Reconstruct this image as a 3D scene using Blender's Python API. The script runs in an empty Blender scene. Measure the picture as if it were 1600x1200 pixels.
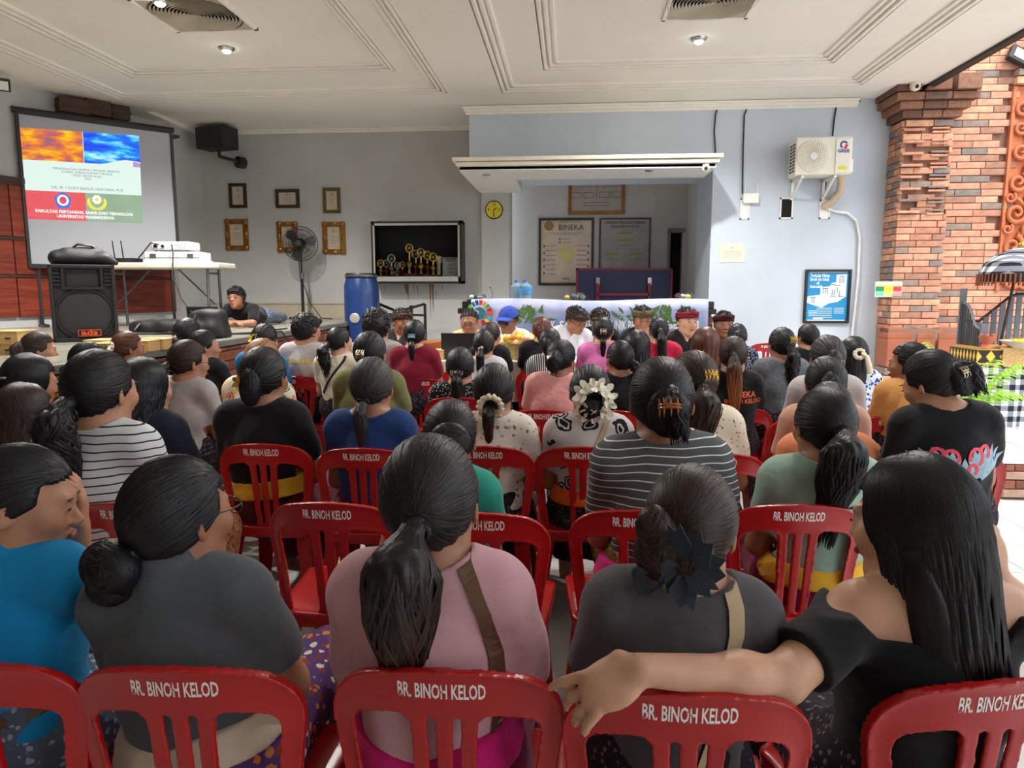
import bpy, bmesh, math, random
import numpy as np
from mathutils import Vector, Matrix, Euler
random.seed(7); np.random.seed(7)
S = bpy.context.scene; COL = S.collection
R = math.radians
# ------------------------------------------------------------------ camera
F = 1105.0
CAM = Vector((0, 0, 1.48)); YAW = R(4.77); PITCH = R(7.63)
cd = bpy.data.cameras.new('camera'); cd.sensor_width = 36; cd.lens = F / 1600 * 36; cd.clip_start = .05; cd.clip_end = 300
camo = bpy.data.objects.new('camera', cd); COL.objects.link(camo)
camo.location = CAM; camo.rotation_euler = (R(90) - PITCH, 0, YAW); S.camera = camo
# ------------------------------------------------------------------ light
W = bpy.data.worlds.new('sky'); S.world = W; W.use_nodes = True
bg = W.node_tree.nodes['Background']; bg.inputs[0].default_value = (.88, .94, 1.0, 1); bg.inputs[1].default_value = 2.4
sd = bpy.data.lights.new('sun', 'SUN'); sd.energy = 2.6; sd.angle = R(25); sd.color = (1, .97, .93)
suno = bpy.data.objects.new('sun', sd); COL.objects.link(suno); suno.rotation_euler = (R(28), R(24), 0)
S.view_settings.view_transform = 'Standard'; S.view_settings.look = 'None'
S.view_settings.exposure = 0.25; S.view_settings.gamma = 1.0; S.view_settings.use_curve_mapping = False
S.cycles.max_bounces = 7; S.cycles.diffuse_bounces = 5; S.cycles.glossy_bounces = 3; S.cycles.transparent_max_bounces = 12
S.cycles.use_denoising = True
S.cycles.sample_clamp_indirect = 4.0
# ------------------------------------------------------------------ pixel -> place helpers (1600 x 1200)
_Rm = Matrix.Rotation(YAW, 3, 'Z') @ Matrix.Rotation(R(90) - PITCH, 3, 'X')
def ray(u, v): return _Rm @ Vector(((u - 800) / F, -(v - 600) / F, -1.0))
def at(u, v, Y):
    d = ray(u, v); return CAM + d * (Y / d.y)
def atz(u, v, Z):
    d = ray(u, v); return CAM + d * ((Z - CAM.z) / d.z)
def atx(u, v, X):
    d = ray(u, v); return CAM + d * (X / d.x)
def atd(u, v, dep): return CAM + ray(u, v) * dep          # dep = distance along the view axis
# ------------------------------------------------------------------ materials
def lin(c):
    def f(x):
        x /= 255.0
        return x / 12.92 if x <= .04045 else ((x + .055) / 1.055) ** 2.4
    return (f(c[0]), f(c[1]), f(c[2]), 1)
MATS = {}
class NT:
    def __init__(s, name):
        s.m = bpy.data.materials.new(name); s.m.use_nodes = True; s.t = s.m.node_tree
        s.p = s.t.nodes['Principled BSDF']
    def n(s, typ, **kw):
        nd = s.t.nodes.new(typ)
        for k, v in kw.items():
            if k.startswith('i_'):
                key = k[2:]; key = int(key) if key.isdigit() else key
                nd.inputs[key].default_value = v
            else: setattr(nd, k, v)
        return nd
    def l(s, a, b): s.t.links.new(a, b)
    def tc(s, which='Object'): return s.n('ShaderNodeTexCoord').outputs[which]
    def noise(s, vec, scale, detail=3, rough=.5):
        nd = s.n('ShaderNodeTexNoise'); nd.inputs['Scale'].default_value = scale; nd.inputs['Detail'].default_value = detail
        nd.inputs['Roughness'].default_value = rough
        if vec is not None: s.l(vec, nd.inputs['Vector'])
        return nd.outputs[0]
    def mapping(s, vec, scale=(1, 1, 1), rot=(0, 0, 0), loc=(0, 0, 0)):
        nd = s.n('ShaderNodeMapping'); nd.inputs['Scale'].default_value = scale; nd.inputs['Rotation'].default_value = rot
        nd.inputs['Location'].default_value = loc
        s.l(vec, nd.inputs['Vector']); return nd.outputs[0]
    def ramp(s, fac, stops, interp='LINEAR'):
        nd = s.n('ShaderNodeValToRGB'); cr = nd.color_ramp; cr.interpolation = interp
        while len(cr.elements) < len(stops): cr.elements.new(.5)
        for e, (p, c) in zip(cr.elements, stops): e.position = p; e.color = c
        s.l(fac, nd.inputs[0]); return nd.outputs[0]
    def mix(s, fac, a, b, mode='MIX'):
        nd = s.n('ShaderNodeMix', data_type='RGBA', blend_type=mode)
        for sock, val in ((nd.inputs[0], fac), (nd.inputs[6], a), (nd.inputs[7], b)):
            if hasattr(val, 'is_output'): s.l(val, sock)
            else: sock.default_value = val
        return nd.outputs[2]
    def math(s, op, a, b=0.0, c=0.0):
        nd = s.n('ShaderNodeMath', operation=op)
        for i, val in enumerate((a, b, c)):
            if hasattr(val, 'is_output'): s.l(val, nd.inputs[i])
            else: nd.inputs[i].default_value = val
        return nd.outputs[0]
    def sep(s, vec):
        nd = s.n('ShaderNodeSeparateXYZ'); s.l(vec, nd.inputs[0]); return nd.outputs
    def bump(s, h, strength=.3, dist=.01):
        nd = s.n('ShaderNodeBump'); nd.inputs['Strength'].default_value = strength; nd.inputs['Distance'].default_value = dist
        s.l(h, nd.inputs['Height']); s.l(nd.outputs[0], s.p.inputs['Normal'])
    def col(s, c):
        if hasattr(c, 'is_output'): s.l(c, s.p.inputs['Base Color'])
        else: s.p.inputs['Base Color'].default_value = c
    def setp(s, rough=.6, metal=0, spec=.5):
        s.p.inputs['Roughness'].default_value = rough; s.p.inputs['Metallic'].default_value = metal
        s.p.inputs['Specular IOR Level'].default_value = spec
def M(name, col, rough=.6, metal=0, var=.08, scale=6, bump=0, bscale=60, spec=.5, emit=0):
    if name in MATS: return MATS[name]
    t = NT(name); c = lin(col); t.setp(rough, metal, spec)
    v = t.tc()
    if var > 0:
        f = t.noise(v, scale, 4)
        d = tuple(x * (1 - var) for x in c[:3]) + (1,); h = tuple(min(1, x * (1 + var)) for x in c[:3]) + (1,)
        cc = t.ramp(f, [(.3, d), (.7, h)]); t.col(cc)
    else: t.col(c)
    if bump: t.bump(t.noise(v, bscale, 3), bump, .004)
    if emit:
        t.p.inputs['Emission Color'].default_value = c; t.p.inputs['Emission Strength'].default_value = emit
    MATS[name] = t.m; return t.m
# ------------------------------------------------------------------ mesh builder
class MB:
    def __init__(s): s.v = []; s.f = []; s.mi = []; s.cur = 0
    def add(s, vs, fs):
        o = len(s.v); s.v += [tuple(p) for p in vs]; s.f += [tuple(i + o for i in f) for f in fs]; s.mi += [s.cur] * len(fs); return s
    def box(s, c, d, rot=None, taper=1.0):
        x, y, z = d[0] / 2, d[1] / 2, d[2] / 2; c = Vector(c)
        vs = [Vector((sx * x * (taper if sz > 0 else 1), sy * y * (taper if sz > 0 else 1), sz * z)) for sz in (-1, 1) for sy in (-1, 1) for sx in (-1, 1)]
        if rot is not None: vs = [rot @ p for p in vs]
        return s.add([p + c for p in vs], [(0, 2, 3, 1), (4, 5, 7, 6), (0, 1, 5, 4), (2, 6, 7, 3), (0, 4, 6, 2), (1, 3, 7, 5)])
    def span(s, a, b):
        return s.box([(a[i] + b[i]) / 2 for i in range(3)], [abs(b[i] - a[i]) for i in range(3)])
    def bar(s, a, b, w, h=None, up=(0, 0, 1)):
        a = Vector(a); b = Vector(b); d = b - a; L = d.length
        if L < 1e-6: return s
        y = d / L; u = Vector(up); x = y.cross(u)
        if x.length < 1e-4: x = y.cross(Vector((1, 0, 0)))
        x.normalize(); z = x.cross(y)
        return s.box((a + b) / 2, (w, L, h or w), Matrix((x, y, z)).transposed())
    def tube(s, pts, r, n=8, closed=False, cap=True):
        pts = [Vector(p) for p in pts]; m = len(pts); rs = r if hasattr(r, '__len__') else [r] * m
        o = []; prev = None
        for i, p in enumerate(pts):
            if closed: t = pts[(i + 1) % m] - pts[i - 1]
            else: t = pts[min(i + 1, m - 1)] - pts[max(i - 1, 0)]
            t.normalize()
            if prev is None:
                x = t.cross(Vector((0, 0, 1)))
                if x.length < 1e-3: x = t.cross(Vector((1, 0, 0)))
            else: x = prev - t * prev.dot(t)
            x.normalize(); prev = x; y = t.cross(x)
            for k in range(n):
                a = 2 * math.pi * k / n; o.append(p + (x * math.cos(a) + y * math.sin(a)) * rs[i])
        fs = []
        for i in range(m if closed else m - 1):
            for k in range(n):
                j = (i + 1) % m; fs.append((i * n + k, i * n + (k + 1) % n, j * n + (k + 1) % n, j * n + k))
        if cap and not closed: fs.append(tuple(range(n - 1, -1, -1))); fs.append(tuple((m - 1) * n + k for k in range(n)))
        return s.add(o, fs)
    def cyl(s, a, b, r0, r1=None, n=16): return s.tube([a, b], [r0, r0 if r1 is None else r1], n)
    def lathe(s, prof, c=(0, 0, 0), n=24, axis='Z', sx=1, sy=1):
        c = Vector(c); vs = []; m = len(prof)
        for (r, z) in prof:
            for k in range(n):
                a = 2 * math.pi * k / n; p = Vector((r * math.cos(a) * sx, r * math.sin(a) * sy, z))
                if axis == 'Y': p = Vector((p.x, -p.z, p.y))
                if axis == 'X': p = Vector((p.z, p.x, p.y))
                vs.append(p + c)
        fs = [(i * n + k, i * n + (k + 1) % n, (i + 1) * n + (k + 1) % n, (i + 1) * n + k) for i in range(m - 1) for k in range(n)]
        if prof[0][0] > 1e-6: fs.append(tuple(range(n - 1, -1, -1)))
        if prof[-1][0] > 1e-6: fs.append(tuple((m - 1) * n + k for k in range(n)))
        return s.add(vs, fs)
    def ball(s, c, r, n=14, m=8, sc=(1, 1, 1)):
        pr = [(math.sin(math.pi * i / m) * r, -math.cos(math.pi * i / m) * r) for i in range(m + 1)]
        b = MB().lathe(pr, (0, 0, 0), n); c = Vector(c)
        return s.add([Vector((p[0] * sc[0], p[1] * sc[1], p[2] * sc[2])) + c for p in b.v], b.f)
    def prism(s, poly, y0, y1, axis='Y'):
        n = len(poly)
        if axis == 'Y': vs = [(p[0], y0, p[1]) for p in poly] + [(p[0], y1, p[1]) for p in poly]
        elif axis == 'X': vs = [(y0, p[0], p[1]) for p in poly] + [(y1, p[0], p[1]) for p in poly]
        else: vs = [(p[0], p[1], y0) for p in poly] + [(p[0], p[1], y1) for p in poly]
        return s.add(vs, [tuple(range(n)), tuple(range(2 * n - 1, n - 1, -1))] + [(i, i + n, (i + 1) % n + n, (i + 1) % n) for i in range(n)])
    def quad(s, a, b, c, d): return s.add([a, b, c, d], [(0, 1, 2, 3)])
    def xf(s, mat):
        s.v = [tuple(mat @ Vector(p)) for p in s.v]; return s
    def mesh(s, name, mats, smooth=None):
        me = bpy.data.meshes.new(name); me.from_pydata(s.v, [], s.f); me.update()
        bm = bmesh.new(); bm.from_mesh(me); bmesh.ops.recalc_face_normals(bm, faces=bm.faces); bm.to_mesh(me); bm.free()
        mats = mats if isinstance(mats, (list, tuple)) else [mats]
        for m in mats: me.materials.append(m)
        if len(mats) > 1: me.polygons.foreach_set('material_index', s.mi)
        if smooth is not None:
            me.polygons.foreach_set('use_smooth', [True] * len(me.polygons)); me.set_sharp_from_angle(angle=R(smooth))
        me.update(); return me
    def build(s, name, mats, parent=None, smooth=None, bevel=0, seg=2, loc=None, rot=None):
        return link(name, s.mesh(name, mats, smooth), parent, bevel, seg, loc, rot)
def link(name, me, parent=None, bevel=0, seg=2, loc=None, rot=None):
    o = bpy.data.objects.new(name, me); COL.objects.link(o); o.parent = parent
    if loc is not None: o.location = loc
    if rot is not None: o.rotation_euler = rot
    if bevel:
        b = o.modifiers.new('bevel', 'BEVEL'); b.width = bevel; b.segments = seg; b.limit_method = 'ANGLE'; b.angle_limit = R(40)
    return o
def tag(o, label=None, cat=None, group=None, kind=None):
    if label: o['label'] = label
    if cat: o['category'] = cat
    if group: o['group'] = group
    if kind: o['kind'] = kind
    return o
def empty(name, loc=(0, 0, 0), rz=0, label=None, cat=None, group=None):
    o = bpy.data.objects.new(name, None); COL.objects.link(o); o.location = loc; o.rotation_euler = (0, 0, rz)
    o.empty_display_size = .05
    return tag(o, label, cat, group)
def copy_tree(o, parent=None):
    c = o.copy(); COL.objects.link(c); c.parent = parent
    for ch in list(o.children): copy_tree(ch, c)
    return c
def text_mesh(body, size=.1, bold=0.0, sx=1.0, align='CENTER', depth=.0, space=1.0):
    cu = bpy.data.curves.new('t', 'FONT'); cu.body = body; cu.size = size; cu.align_x = align; cu.align_y = 'CENTER'
    cu.offset = bold; cu.extrude = depth; cu.resolution_u = 2; cu.space_character = space
    o = bpy.data.objects.new('t', cu); COL.objects.link(o); bpy.context.view_layer.update()
    me = bpy.data.meshes.new_from_object(o.evaluated_get(bpy.context.evaluated_depsgraph_get()))
    bpy.data.objects.remove(o); bpy.data.curves.remove(cu)
    if sx != 1: me.transform(Matrix.Diagonal((sx, 1, 1, 1)))
    return me
def text(name, body, mat, mtx, size=.1, bold=0.0, sx=1.0, parent=None, align='CENTER', depth=.001, space=1.0):
    me = text_mesh(body, size, bold, sx, align, depth, space); me.transform(mtx); me.materials.clear(); me.materials.append(mat); me.name = name
    return link(name, me, parent)
WALLM = lambda p, rz=0: Matrix.Translation(p) @ Matrix.Rotation(rz, 4, 'Z') @ Matrix.Rotation(R(90), 4, 'X')   # lettering upright, facing -Y
# ================================================================== implicit bodies -> one continuous mesh (surface nets)
def rotm(yaw=0, pitch=0, roll=0):
    return np.array(Matrix.Rotation(R(yaw), 3, 'Z') @ Matrix.Rotation(R(pitch), 3, 'X') @ Matrix.Rotation(R(roll), 3, 'Y'))
class Field:
    """smooth union / subtraction of round cones and ellipsoids on a grid"""
    def __init__(s, lo, hi, h):
        s.lo = np.array(lo, float); s.h = h; s.n = np.ceil((np.array(hi) - s.lo) / h).astype(int) + 1
        s.D = np.full(s.n, 1.0, np.float32); s.ax = [s.lo[i] + h * np.arange(s.n[i]) for i in range(3)]
        s.Mr = None; s.Mt = None
    def frame(s, Rm=None, t=(0, 0, 0)):
        s.Mr = None if Rm is None else np.array(Rm, float); s.Mt = np.array(t, float); return s
    def _win(s, pts, rad):
        pts = np.array(pts, float)
        if s.Mr is not None: pts = pts @ s.Mr.T + s.Mt
        a = np.clip(((pts.min(0) - rad - s.lo) / s.h).astype(int), 0, s.n); b = np.clip(((pts.max(0) + rad - s.lo) / s.h).astype(int) + 2, 0, s.n)
        if (b <= a).any(): return None
        sl = tuple(slice(a[i], b[i]) for i in range(3))
        X, Y, Z = np.meshgrid(s.ax[0][sl[0]], s.ax[1][sl[1]], s.ax[2][sl[2]], indexing='ij')
        if s.Mr is not None:
            X = X - s.Mt[0]; Y = Y - s.Mt[1]; Z = Z - s.Mt[2]; m = s.Mr
            X, Y, Z = (X * m[0, 0] + Y * m[1, 0] + Z * m[2, 0], X * m[0, 1] + Y * m[1, 1] + Z * m[2, 1], X * m[0, 2] + Y * m[1, 2] + Z * m[2, 2])
        return sl, X, Y, Z
    def _put(s, sl, d, k, op):
        D = s.D[sl]; d = d.astype(np.float32)
        if op == 'sub':
            d = -d
            h = np.clip(.5 - .5 * (D - d) / k, 0, 1) if k else (d > D) * 1.0
            s.D[sl] = D * (1 - h) + d * h + k * h * (1 - h)
        else:
            h = np.clip(.5 + .5 * (d - D) / k, 0, 1) if k else (D < d) * 1.0
            s.D[sl] = d * (1 - h) + D * h - k * h * (1 - h)
    def rc(s, a, b, r1, r2=None, k=.02, op='add', sc=(1, 1, 1)):
        r2 = r1 if r2 is None else r2; m = max(r1 * max(sc), r2 * max(sc)) + 2 * k + 2 * s.h
        w = s._win([a, b], m)
        if w is None: return s
        sl, X, Y, Z = w; a = np.array(a, float) / sc; b = np.array(b, float) / sc
        X = X / sc[0]; Y = Y / sc[1]; Z = Z / sc[2]
        ba = b - a; L = max((ba * ba).sum(), 1e-9)
        t = np.clip(((X - a[0]) * ba[0] + (Y - a[1]) * ba[1] + (Z - a[2]) * ba[2]) / L, 0, 1)
        d = np.sqrt((X - a[0] - t * ba[0]) ** 2 + (Y - a[1] - t * ba[1]) ** 2 + (Z - a[2] - t * ba[2]) ** 2) - (r1 + (r2 - r1) * t)
        s._put(sl, d * min(sc), k, op); return s
    def el(s, c, r, k=.02, op='add', rot=None):
        r = np.array(r, float); c = np.array(c, float)
        if rot is not None:
            sr, st = s.Mr, s.Mt
            base = np.eye(3) if sr is None else sr; t0 = np.zeros(3) if sr is None else st
            s.Mr = base @ rot; s.Mt = base @ c + t0; s.el((0, 0, 0), r, k, op); s.Mr, s.Mt = sr, st
            return s
        w = s._win([c - r, c + r], 2 * k + 2 * s.h)
        if w is None: return s
        sl, X, Y, Z = w; X = X - c[0]; Y = Y - c[1]; Z = Z - c[2]
        k0 = np.sqrt((X / r[0]) ** 2 + (Y / r[1]) ** 2 + (Z / r[2]) ** 2); k1 = np.sqrt((X / r[0] ** 2) ** 2 + (Y / r[1] ** 2) ** 2 + (Z / r[2] ** 2) ** 2)
        s._put(sl, k0 * (k0 - 1) / np.maximum(k1, 1e-6), k, op); return s
    def chain(s, pts, rs, k=.02, sc=(1, 1, 1)):
        for i in range(len(pts) - 1): s.rc(pts[i], pts[i + 1], rs[i], rs[i + 1], k, 'add', sc)
        return s
    def grid(s):
        X, Y, Z = np.meshgrid(*s.ax, indexing='ij')
        if s.Mr is not None:
            P = (np.stack([X, Y, Z], -1) - s.Mt) @ s.Mr; X, Y, Z = P[..., 0], P[..., 1], P[..., 2]
        return X, Y, Z
    def mesh(s, name, mats, it=2):
        V, Q = nets(s.D, s.lo, s.h); return np_mesh(name, smooth_v(V, Q, it), Q, mats)
def nets(D, lo, h):
    S_ = D < 0; nx, ny, nz = D.shape
    c = np.zeros((nx - 1, ny - 1, nz - 1), np.int8)
    for i in (0, 1):
        for j in (0, 1):
            for k in (0, 1): c += S_[i:nx - 1 + i, j:ny - 1 + j, k:nz - 1 + k]
    act = (c > 0) & (c < 8); idx = np.argwhere(act); n = len(idx)
    ID = np.full(act.shape, -1, np.int64); ID[act] = np.arange(n)
    acc = np.zeros((n, 3)); cnt = np.zeros(n)
    cor = [(i, j, k) for i in (0, 1) for j in (0, 1) for k in (0, 1)]
    for p in cor:
        for a in range(3):
            if p[a]: continue
            q = list(p); q[a] = 1
            d0 = D[idx[:, 0] + p[0], idx[:, 1] + p[1], idx[:, 2] + p[2]]; d1 = D[idx[:, 0] + q[0], idx[:, 1] + q[1], idx[:, 2] + q[2]]
            m = (d0 < 0) != (d1 < 0); t = d0 / np.where(m, d0 - d1, 1)
            pos = np.zeros((n, 3)); pos[:] = p; pos[:, a] = t
            acc[m] += pos[m]; cnt[m] += 1
    V = (idx + acc / np.maximum(cnt, 1)[:, None]) * h + lo
    Q = []
    for a in range(3):
        b, e = (a + 1) % 3, (a + 2) % 3
        sl0 = [slice(1, -1)] * 3; sl0[a] = slice(0, -1); sl1 = [slice(1, -1)] * 3; sl1[a] = slice(1, None)
        s0 = S_[tuple(sl0)]; s1 = S_[tuple(sl1)]; off = np.array([1, 1, 1]); off[a] = 0
        for flip, mk in ((False, s0 & ~s1), (True, ~s0 & s1)):
            g = np.argwhere(mk) + off
            if not len(g): continue
            def I(db, de):
                w = g.copy(); w[:, b] += db; w[:, e] += de; return ID[w[:, 0], w[:, 1], w[:, 2]]
            q = np.stack([I(-1, -1), I(0, -1), I(0, 0), I(-1, 0)], 1)
            Q.append(q[:, ::-1] if flip else q)
    Q = np.concatenate(Q) if Q else np.zeros((0, 4), int)
    return V, Q[(Q >= 0).all(1)]
def smooth_v(V, Q, it=2):
    for _ in range(it):
        A_ = np.zeros_like(V); n = np.zeros(len(V))
        idx = np.concatenate([Q[:, i] for i in range(4)] * 2); nb = np.concatenate([Q[:, (i + 1) % 4] for i in range(4)] + [Q[:, (i + 3) % 4] for i in range(4)])
        for a in range(3): A_[:, a] = np.bincount(idx, V[nb, a], len(V))
        n = np.bincount(idx, minlength=len(V)); V = V * .5 + .5 * A_ / np.maximum(n, 1)[:, None]
    return V
def np_mesh(name, V, Q, mats, smooth=True):
    me = bpy.data.meshes.new(name); k = Q.shape[1]
    me.vertices.add(len(V)); me.vertices.foreach_set('co', np.asarray(V, np.float32).ravel())
    me.loops.add(Q.size); me.loops.foreach_set('vertex_index', np.asarray(Q, np.int32).ravel())
    me.polygons.add(len(Q)); me.polygons.foreach_set('loop_start', np.arange(0, Q.size, k, dtype=np.int32))
    me.update(calc_edges=True)
    if smooth: me.polygons.foreach_set('use_smooth', np.ones(len(Q), bool))
    for m in (mats if isinstance(mats, (list, tuple)) else [mats]): me.materials.append(m)
    me.update(); return me
def strips(paths, normals, w, hgt):
    """ridged ribbons (locks of hair). paths, normals (N,M,3); w (N,M)"""
    N, Mm, _ = paths.shape
    T = np.gradient(paths, axis=1); T /= np.linalg.norm(T, axis=2, keepdims=True) + 1e-9
    Sd = np.cross(T, normals); Sd /= np.linalg.norm(Sd, axis=2, keepdims=True) + 1e-9
    ww = w[..., None] * .5
    V = np.stack([paths - Sd * ww - normals * .0012, paths + normals * hgt, paths + Sd * ww - normals * .0012], 2)   # N,M,3,3
    base = np.arange(N * Mm * 3).reshape(N, Mm, 3)
    q1 = np.stack([base[:, :-1, 0], base[:, :-1, 1], base[:, 1:, 1], base[:, 1:, 0]], -1).reshape(-1, 4)
    q2 = np.stack([base[:, :-1, 1], base[:, :-1, 2], base[:, 1:, 2], base[:, 1:, 1]], -1).reshape(-1, 4)
    return V.reshape(-1, 3), np.concatenate([q1, q2])
def joinVQ(parts):
    V = []; Q = []; o = 0
    for v, q in parts: V.append(v); Q.append(q + o); o += len(v)
    return np.concatenate(V), np.concatenate(Q)
# ================================================================== setting
ZC = 3.75; ST = 1.05; SX = -2.95            # ceiling, stage top, stage edge
def wallmat(name, col, bumpy=.15):
    t = NT(name); t.setp(.75, 0, .3); v = t.tc('Object')
    big = t.noise(v, .55, 4, .6); fine = t.noise(v, 9, 5, .65)
    c = lin(col); d = tuple(x * .86 for x in c[:3]) + (1,); h = tuple(min(1, x * 1.06) for x in c[:3]) + (1,)
    base = t.ramp(big, [(.3, d), (.7, h)])
    sp = t.ramp(fine, [(.64, (1, 1, 1, 1)), (.74, (.9, .89, .87, 1))])
    t.col(t.mix(1.0, base, sp, 'MULTIPLY')); t.bump(t.noise(v, 40, 4), bumpy, .006)
    MATS[name] = t.m; return t.m
m_wall = wallmat('painted wall blue grey', (200, 210, 222))
m_wall2 = wallmat('painted wall warm grey', (192, 192, 190))
m_ceil = M('ceiling paint', (240, 237, 228), .8, var=.03, scale=1.2)
m_trim = M('white moulding paint', (242, 238, 228), .7, var=.03, scale=3)
m_canopy = M('canopy cornice paint', (232, 226, 208), .7, var=.04)
m_black = M('black plastic', (22, 22, 23), .45)
m_dark = M('dark void', (8, 8, 9), .9, var=0)
m_white = M('white plastic', (228, 227, 222), .5)
# bricks: colour picked per brick
def brickmat(name, stops):
    t = NT(name); t.setp(.85, 0, .25)
    oi = t.n('ShaderNodeObjectInfo').outputs['Random']; at_ = t.n('ShaderNodeAttribute', attribute_name='shade').outputs['Fac']
    r = t.math('FRACT', t.math('ADD', oi, at_))
    c = t.ramp(r, stops, 'CONSTANT')
    v = t.tc('Object'); n = t.noise(v, 18, 5, .7)
    c2 = t.mix(1.0, c, t.ramp(n, [(.3, (.72, .70, .68, 1)), (.62, (1.12, 1.1, 1.08, 1))]), 'MULTIPLY')
    w = t.noise(v, 5, 4, .6)
    c3 = t.mix(t.ramp(w, [(.55, (0, 0, 0, 1)), (.75, (.55, .55, .55, 1))]), c2, lin((112, 104, 102)))
    t.col(c3); t.bump(n, .5, .01); return t.m
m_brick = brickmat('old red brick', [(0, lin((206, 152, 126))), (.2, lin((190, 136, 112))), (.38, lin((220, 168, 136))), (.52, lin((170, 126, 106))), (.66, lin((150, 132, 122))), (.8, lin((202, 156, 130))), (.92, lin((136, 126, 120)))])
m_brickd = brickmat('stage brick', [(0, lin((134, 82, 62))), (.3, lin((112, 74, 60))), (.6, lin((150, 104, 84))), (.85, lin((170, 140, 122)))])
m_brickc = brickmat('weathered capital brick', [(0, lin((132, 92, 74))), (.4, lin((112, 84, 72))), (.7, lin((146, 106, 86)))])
m_mortar = M('mortar', (140, 106, 88), .9, var=.1, scale=12)
_bu = MB().box((0, 0, 0), (1, 1, 1))
def brick_mesh(mat, ln, d, h):
    b = .004; x, y, z = ln / 2, d / 2, h / 2
    vs = [(sx * (x - b), -y, sz * (z - b)) for sx in (-1, 1) for sz in (-1, 1)] + [(sx * x, -y + b, sz * z) for sx in (-1, 1) for sz in (-1, 1)] + [(sx * x, y, sz * z) for sx in (-1, 1) for sz in (-1, 1)]
    fs = [(0, 2, 3, 1)] + [(0, 4, 6, 2), (2, 6, 7, 3), (3, 7, 5, 1), (1, 5, 4, 0)] + [(4, 8, 10, 6), (6, 10, 11, 7), (7, 11, 9, 5), (5, 9, 8, 4)]
    return MB().add(vs, fs).mesh('brick', mat)
def bricks(parent, mat, x0, x1, y, z0, z1, L=.27, H=.076, limit=300, rz=0.0, skip=None, seed=1, key=None):
    """running bond facing -Y at depth y; the largest seen singly, the rest joined as stuff"""
    rnd = random.Random(seed); me = {}; items = []; row = 0; z = z0
    while z < z1 - .02:
        hh = min(H, z1 - z); off = (row % 2) * L * .5 + rnd.uniform(-.03, .03); x = x0 - off
        while x < x1 - .01:
            ln = L * rnd.uniform(.85, 1.2); a = max(x, x0); b = min(x + ln, x1); x += ln
            if b - a < .04: continue
            cx, cz = (a + b) / 2, z + hh / 2
            if skip and skip(cx, cz): continue
            items.append((cx, cz, b - a - .007, hh - .007, rnd.uniform(-.004, .004)))
        z += H; row += 1
    if key: items.sort(key=key)
    for i, (cx, cz, w, h, dy) in enumerate(items[:limit]):
        k = (round(w / .03), round(h, 3))
        if k not in me: me[k] = brick_mesh(mat, k[0] * .03, .05, k[1])
        o = bpy.data.objects.new('brick', me[k]); COL.objects.link(o); o.parent = parent; o.location = (cx, y + dy, cz)
        o.scale.x = w / (k[0] * .03) if k[0] else 1
    rest = items[limit:]
    if rest:
        mb = MB(); sh = []
        for (cx, cz, w, h, dy) in rest:
            n0 = len(mb.f); mb.box((cx, y + dy, cz), (w, .05, h)); sh += [rnd.random()] * (len(mb.f) - n0)
        o = mb.build('brickwork', mat, parent); tag(o, kind='stuff')
        a = o.data.attributes.new('shade', 'FLOAT', 'FACE'); a.data.foreach_set('value', sh)
# ---- floor
m_slab = M('floor grout', (150, 148, 144), .7, var=.05)
t = NT('white floor tile'); t.setp(.22, 0, .5); v = t.tc('Object'); n = t.noise(v, 2.2, 5, .6)
t.col(t.mix(1.0, t.ramp(n, [(.3, lin((206, 204, 199))), (.7, lin((224, 222, 218)))]), t.ramp(t.n('ShaderNodeObjectInfo').outputs['Random'], [(0, (.93, .93, .93, 1)), (1, (1, 1, 1, 1))]), 'MULTIPLY'))
m_tile = t.m
floor = MB().span((-8, -7, -.15), (12, 12, -.006)).build('floor', m_slab); tag(floor, kind='structure')
ts = .42; tm = MB().box((0, 0, -.005), (ts - .006, ts - .006, .012)).mesh('tile', m_tile)
for i in range(-7, 9):
    for j in range(1, 16):
        x, y = i * ts + .1, j * ts + .2
        if abs(x) > .9 * y + .5 or x < SX + .2: continue
        o = bpy.data.objects.new('tile', tm); COL.objects.link(o); o.parent = floor; o.location = (x, y, 0)
mb = MB()
for i in range(-7, 28):
    for j in range(-16, 29):
        x, y = i * ts + .1, j * ts + .2
        if x < SX + .2 or (1 <= j < 16 and -7 <= i < 9 and not abs(x) > .9 * y + .5): continue
        mb.box((x, y, -.005), (ts - .006, ts - .006, .012))
tag(mb.build('tile_field', m_tile, floor), kind='stuff')
# ---- right platform with brick riser
PX0, PY0, PZ = 3.0, 5.12, .30
plat = MB().span((PX0 + .03, PY0 + .04, 0), (9.5, 9.0, PZ - .035)).build('floor_platform', m_mortar); tag(plat, kind='structure')
bricks(plat, m_brickd, PX0 + .05, 6.2, PY0 + .02, 0.02, PZ - .04, L=.24, H=.064, seed=5)
pt = MB().box((0, 0, 0), (.392, .392, .035)).mesh('tile', m_tile)
for i in range(9):
    for j in range(10):
        o = bpy.data.objects.new('tile', pt); COL.objects.link(o); o.parent = plat; o.location = (PX0 + .2 + i * .4, PY0 + .2 + j * .4, PZ - .018)
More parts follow.
